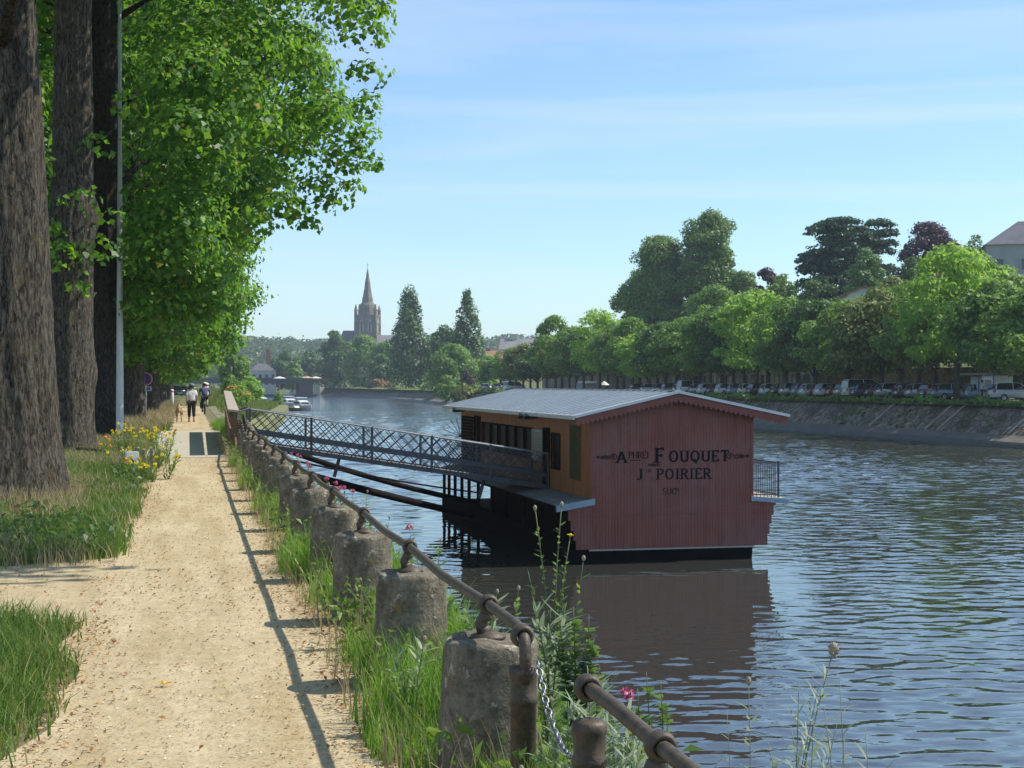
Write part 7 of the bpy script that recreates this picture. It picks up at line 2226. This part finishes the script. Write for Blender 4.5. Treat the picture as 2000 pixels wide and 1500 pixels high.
weed('curled_weed', b2, 'weed with long curled grey leaves right of the end of the long handrail', [
    (rel(1040, 1165, D2, b2), (.03, 0, 0), .005, 26, .13, .010), (rel(1075, 1190, D2, b2), (0, .03, 0), .005, 26, .13, .010), (rel(1105, 1180, D2, b2), (-.02, 0, 0), .005, 24, .12, .010), (rel(1010, 1200, D2, b2), (.03, 0, 0), .004, 14, .09, .009)],
    'narrow', MAT_STEM, MAT_GLEAF, [], 5)
b3, D3 = loc_(1135, 1.58)
weed('bushy_weed', b3, 'bushy weed of many small round leaves beside the iron gate posts', [
    (rel(1120, 1185, D3, b3), (0, .02, 0), .005, 60, .036, .020), (rel(1150, 1200, D3, b3), (.01, 0, 0), .005, 60, .036, .020), (rel(1160, 1245, D3, b3), (.0, .03, 0), .005, 55, .036, .020), (rel(1095, 1215, D3, b3), (-.01, 0, 0), .005, 55, .036, .020),
    (rel(1140, 1270, D3, b3), (0, -.02, 0), .004, 50, .036, .020), (rel(1085, 1260, D3, b3), (.02, 0, 0), .004, 45, .036, .020), (rel(1170, 1300, D3, b3), (.02, 0, 0), .004, 40, .036, .020)],
    'trifoil', MAT_STEM, MAT_LIMEL, [], 6)
b4, D4 = loc_(1275, 1.66)
b4 = (b4[0], b4[1], -.05)
weed('leafy_sprig', b4, 'small sprig of round lime green leaves over the water beyond the short handrail', [
    (rel(1262, 1312, D4, b4), (.01, 0, 0), .004, 34, .028, .019), (rel(1290, 1330, D4, b4), (.02, 0, 0), .004, 34, .028, .019), (rel(1245, 1345, D4, b4), (-.01, 0, 0), .004, 26, .036, .020), (rel(1302, 1370, D4, b4), (.02, 0, 0), .003, 24, .036, .020)],
    'trifoil', MAT_STEM, MAT_LIMEL, [], 8)
# feathery grey green weed with a bristly head at the lower right
b5, D5 = loc_(1515, 1.63)
b5 = (b5[0], b5[1], 0.0)
weed('feathery_weed', b5, 'tall feathery grey green weed with one round bristly head over the water', [
    (rel(1628, 1268, D5, b5), (-.03, 0, 0), .0048, 34, .085, .0045), (rel(1560, 1330, D5, b5), (.02, 0, 0), .003, 20, .07, .0045), (rel(1640, 1390, D5, b5), (.0, 0, -.02), .003, 18, .07, .0045), (rel(1600, 1335, D5, b5), (-.02, 0, 0), .003, 16, .06, .004)],
    'narrow', MAT_STEMG, MAT_GLEAF, [(0, MAT_BUD, 'big_bud')], 9, 'weed', 'feathery weeds at the quay edge')
b6, D6 = loc_(1462, 1.63)
weed('feathery_weed', b6, 'thin upright feathery weed left of the one with the bristly head', [(rel(1462, 1330, D6, b6), (.006, 0, 0), .003, 12, .07, .006), (rel(1420, 1390, D6, b6), (-.01, 0, 0), .002, 8, .07, .006)], 'narrow', MAT_STEMG, MAT_GLEAF, [(0, MAT_BUD, 'bud')], 10, 'weed', 'feathery weeds at the quay edge')
b7, D7 = loc_(1158, 1.20)
weed('feathery_weed', b7, 'pale feathery weed growing over the post and ring of the short handrail', [
    (rel(1147, 1300, D7, b7), (.01, 0, 0), .0045, 34, .10, .007), (rel(1185, 1380, D7, b7), (.0, 0, 0), .003, 20, .10, .007), (rel(1120, 1350, D7, b7), (-.02, 0, 0), .003, 22, .10, .007), (rel(1230, 1400, D7, b7), (.02, 0, 0.02), .003, 20, .11, .007), (rel(1250, 1450, D7, b7), (.02, 0, 0.02), .003, 14, .11, .007)],
    'narrow', MAT_STEMG, MAT_GLEAF, [], 11, 'weed', 'feathery weeds at the quay edge')
b8, D8 = loc_(1600, 1.70)
b8 = (b8[0], b8[1], -.05)
weed('feathery_weed', b8, 'sprawling feathery weed with forked stems in the lower right corner', [
    (rel(1590, 1405, D8, b8), (-.02, 0, 0), .003, 22, .09, .006), (rel(1650, 1440, D8, b8), (.0, 0, .01), .003, 18, .09, .006), (rel(1545, 1420, D8, b8), (.02, 0, 0), .003, 18, .09, .006), (rel(1500, 1450, D8, b8), (.0, 0, .02), .003, 14, .09, .006)],
    'narrow', MAT_STEMG, MAT_GLEAF, [], 12, 'weed', 'feathery weeds at the quay edge')
b9, D9 = loc_(1215, 1.42)
weed('feathery_weed', b9, 'dense low feathery weed between the short handrail and the water', [
    (rel(1190, 1400, D9, b9), (.01, 0, 0), .004, 26, .13, .009), (rel(1225, 1380, D9, b9), (.0, 0, 0), .004, 26, .13, .009), (rel(1260, 1420, D9, b9), (-.02, 0, 0), .003, 22, .12, .008), (rel(1170, 1440, D9, b9), (.02, 0, 0.02), .003, 20, .12, .009)],
    'narrow', MAT_STEM, MAT_GLEAF, [], 13, 'weed', 'feathery weeds at the quay edge')
b10, D10 = loc_(1125, 1.30)
weed('feathery_weed', b10, 'tangled feathery weed in front of the post of the short handrail', [
    (rel(1110, 1370, D10, b10), (-.01, 0, 0), .004, 20, .14, .008), (rel(1150, 1345, D10, b10), (.0, 0, 0), .004, 22, .14, .008), (rel(1085, 1420, D10, b10), (-.02, 0, 0), .003, 18, .12, .008), (rel(1170, 1410, D10, b10), (.02, 0, 0), .003, 18, .13, .008)],
    'narrow', MAT_STEMG, MAT_GLEAF, [], 14, 'weed', 'feathery weeds at the quay edge')
b11, D11 = loc_(1690, 1.72)
b11 = (b11[0], b11[1], -.1)
weed('feathery_weed', b11, 'thin feathery weed farthest right over the rippled water', [
    (rel(1640, 1330, D11, b11), (-.01, 0, 0), .0028, 16, .085, .005), (rel(1610, 1380, D11, b11), (.0, 0, 0), .0026, 14, .085, .005), (rel(1690, 1420, D11, b11), (.02, 0, 0), .0026, 12, .085, .005)],
    'narrow', MAT_STEMG, MAT_GLEAF, [], 15, 'weed', 'feathery weeds at the quay edge')
# smaller weeds leaning between the bollards
sp = [(1.02, 6.9, .42, 'loose light green weed at the path side of the largest bollard gap'), (0.98, 9.2, .40, 'loose light green weed at the path side beyond the second bollard'), (1.00, 4.75, .36, 'low light green weed at the path side of the chained gap'), (1.47, 6.9, .62, 'thin weed with curled pale leaves beside the largest bollard'), (1.46, 7.35, .55, 'slender weed between the largest and the second bollard'), (1.50, 9.3, .6, 'slender weed behind the second bollard'), (1.48, 11.6, .55, 'dark leafed weed rising behind the third bollard'), (1.52, 13.4, .62, 'pair of leafy shoots behind the fourth bollard'), (1.45, 16.4, .5, 'leafy shoot beside the fifth bollard')]
for i, (x_, y_, h_, lab) in enumerate(sp):
    weed('slender_weed', (x_, y_, 0), lab, [((-.10, .02, h_), (.02, 0, 0), .004, 16, .08, .012), ((.06, -.03, h_ * 1.1), (0, .02, 0), .004, 16, .08, .012), ((.0, .05, h_ * .8), (.01, 0, 0), .003, 12, .08, .012)], 'narrow', MAT_STEM, MAT_WLEAF if i % 2 else MAT_GLEAF, [(1, MAT_BUD, 'bud')], 20 + i, 'weed', 'slender weeds between the bollards')
# pink valerian at the quay edge
pk = [(570, 885, 'pink flower cluster just under the middle of the gangway rail'), (600, 903, 'pink flower cluster right of the one under the gangway rail'), (640, 935, 'largest pink flower cluster beside the mooring booms'), (672, 952, 'small pink flower cluster right of the largest one'), (800, 1030, 'single pink flower against the water left of the barge'), (1225, 1356, 'bright pink flower over the water near the lime green sprig'), (1236, 1412, 'bright pink flower just above the short handrail')]
for i, (px, py, lab) in enumerate(pk):
    X = 1.52
    Dq = on_x(px, X); q = at(px, py, Dq); bz = max(-.3, min(0.0, q.z - .3))
    b = (X, q.y, bz); t = rel(px, py, Dq, b)
    n = 1 if i in (4, 5, 6) else 4
    st = [((t[0] + rnd.uniform(-.12, .12) * (k > 0), t[1] + rnd.uniform(-.25, .25) * (k > 0), t[2] - rnd.uniform(0, .10) * (k > 0)), (.02, 0, 0), .004, 10, .06, .016) for k in range(n)]
    weed('pink_valerian', b, lab, st, 'narrow', MAT_STEM, MAT_WLEAF, [(k, MAT_PINK, 'umbel') for k in range(n)], 40 + i, 'flower', 'pink valerian along the quay edge')
# yellow flowering plants in the verge
k = 0
for i in range(22):
    if i in (1, 3, 5, 7, 11, 13, 14): continue
    px = [212, 225, 238, 250, 262, 274, 286, 298, 310, 322, 334, 220, 245, 268, 290, 305, 318, 230, 256, 280, 300, 326][i]
    py = [905, 898, 892, 902, 896, 888, 900, 893, 904, 897, 908, 880, 874, 884, 872, 880, 890, 915, 922, 926, 930, 925][i]
    D = EYE * F_PX / (py + 12 - 750); q = at(px, py, D)
    n = rnd.randint(4, 6); h = rnd.uniform(.55, .90)
    if i > 16: h *= .6
    st = [((rnd.uniform(-.22, .22), rnd.uniform(-.2, .2), h * rnd.uniform(.75, 1.05)), (rnd.uniform(-.03, .03), 0, 0), .006, 6, .10, .022) for _ in range(n)]
    lab = 'yellow flowering plant in the verge patch, %s' % (['beside the foot of the dark trunk', 'leaning towards the lamp mast', 'left of the white block', 'behind the white block', 'just left of the lamp mast foot', 'in front of the lamp mast foot', 'right of the lamp mast', 'above the group of stakes', 'over the middle stake', 'near the path corner', 'closest to the concrete slab', 'deepest in the patch by the dark trunk', 'deep behind the lamp mast', 'tallest behind the stakes', 'farthest back right of the mast', 'farthest back near the slab', 'bushy one at the back by the path', 'low one left of the short stake', 'low one at the foot of the white block', 'low one in front of the stakes', 'low one nearest the viewer', 'low one at the path edge'][i])
    w_ = weed('ragwort', (q.x, q.y, 0), lab, st, 'narrow', MAT_STEM, MAT_WLEAF if i % 3 else MAT_LIMEL, [(k, MAT_YEL if i % 9 else MAT_ORG, 'umbel') for k in range(n)] if i != 16 and i != 10 else [], 70 + i, 'flower', 'yellow ragwort in the verge patch')
    for c in kids(w_):
        if c.name.startswith('flower'):
            pass
# orange wallflowers on the bank past the barrier
for i, (px, py, D, lab) in enumerate(((455, 757, 112, 'orange flowering shrub on the bank above the wooden barrier'), (481, 768, 130, 'smaller orange flowering shrub on the bank right of the wooden barrier'))):
    q = at(px, py, D)
    e = empty('flowering_shrub', (q.x, q.y, q.z - .6), 0, lab, 'shrub', 'orange flowering shrubs on the near bank')
    C, N = clump_leaves([(0, 0, .2, .7), (-.4, 0, .1, .5), (.4, .2, .1, .5)], 160, g, .1); V_, F_ = leaf_mesh(C, N, .12, g); mesh_np('leaves', V_, F_, MAT_WLEAF, e)
    C, N = clump_leaves([(0, 0, .6, .42), (-.35, 0, .5, .35), (.3, .2, .45, .3)], 260, g, .1, .6); V_, F_ = leaf_mesh(C, N, .10, g); mesh_np('blossom', V_, F_, MAT_ORG, e)
    mb = MB(); mb.tube([(0, 0, -1.6), (0, 0, .2)], .05, 5); mb.build('stem', MAT_TRK, e)
# ================================================================ HAZE
hm = bpy.data.materials.new('haze_air'); hm.use_nodes = True
ht = hm.node_tree; ht.nodes.clear()
ho = ht.nodes.new('ShaderNodeOutputMaterial'); hv = ht.nodes.new('ShaderNodeVolumePrincipled')
hv.inputs['Color'].default_value = (0.78, 0.88, 1.0, 1)
hv.inputs['Density'].default_value = 0.00021
hv.inputs['Anisotropy'].default_value = 0.2
ht.links.new(hv.outputs['Volume'], ho.inputs['Volume'])
mb = MB(); mb.box(-560, 1200, -70, 2100, -8, 75)
hz = mb.build('haze', hm)
tag(hz, 'thin blue summer haze over the far river reach', 'haze', kind='stuff')
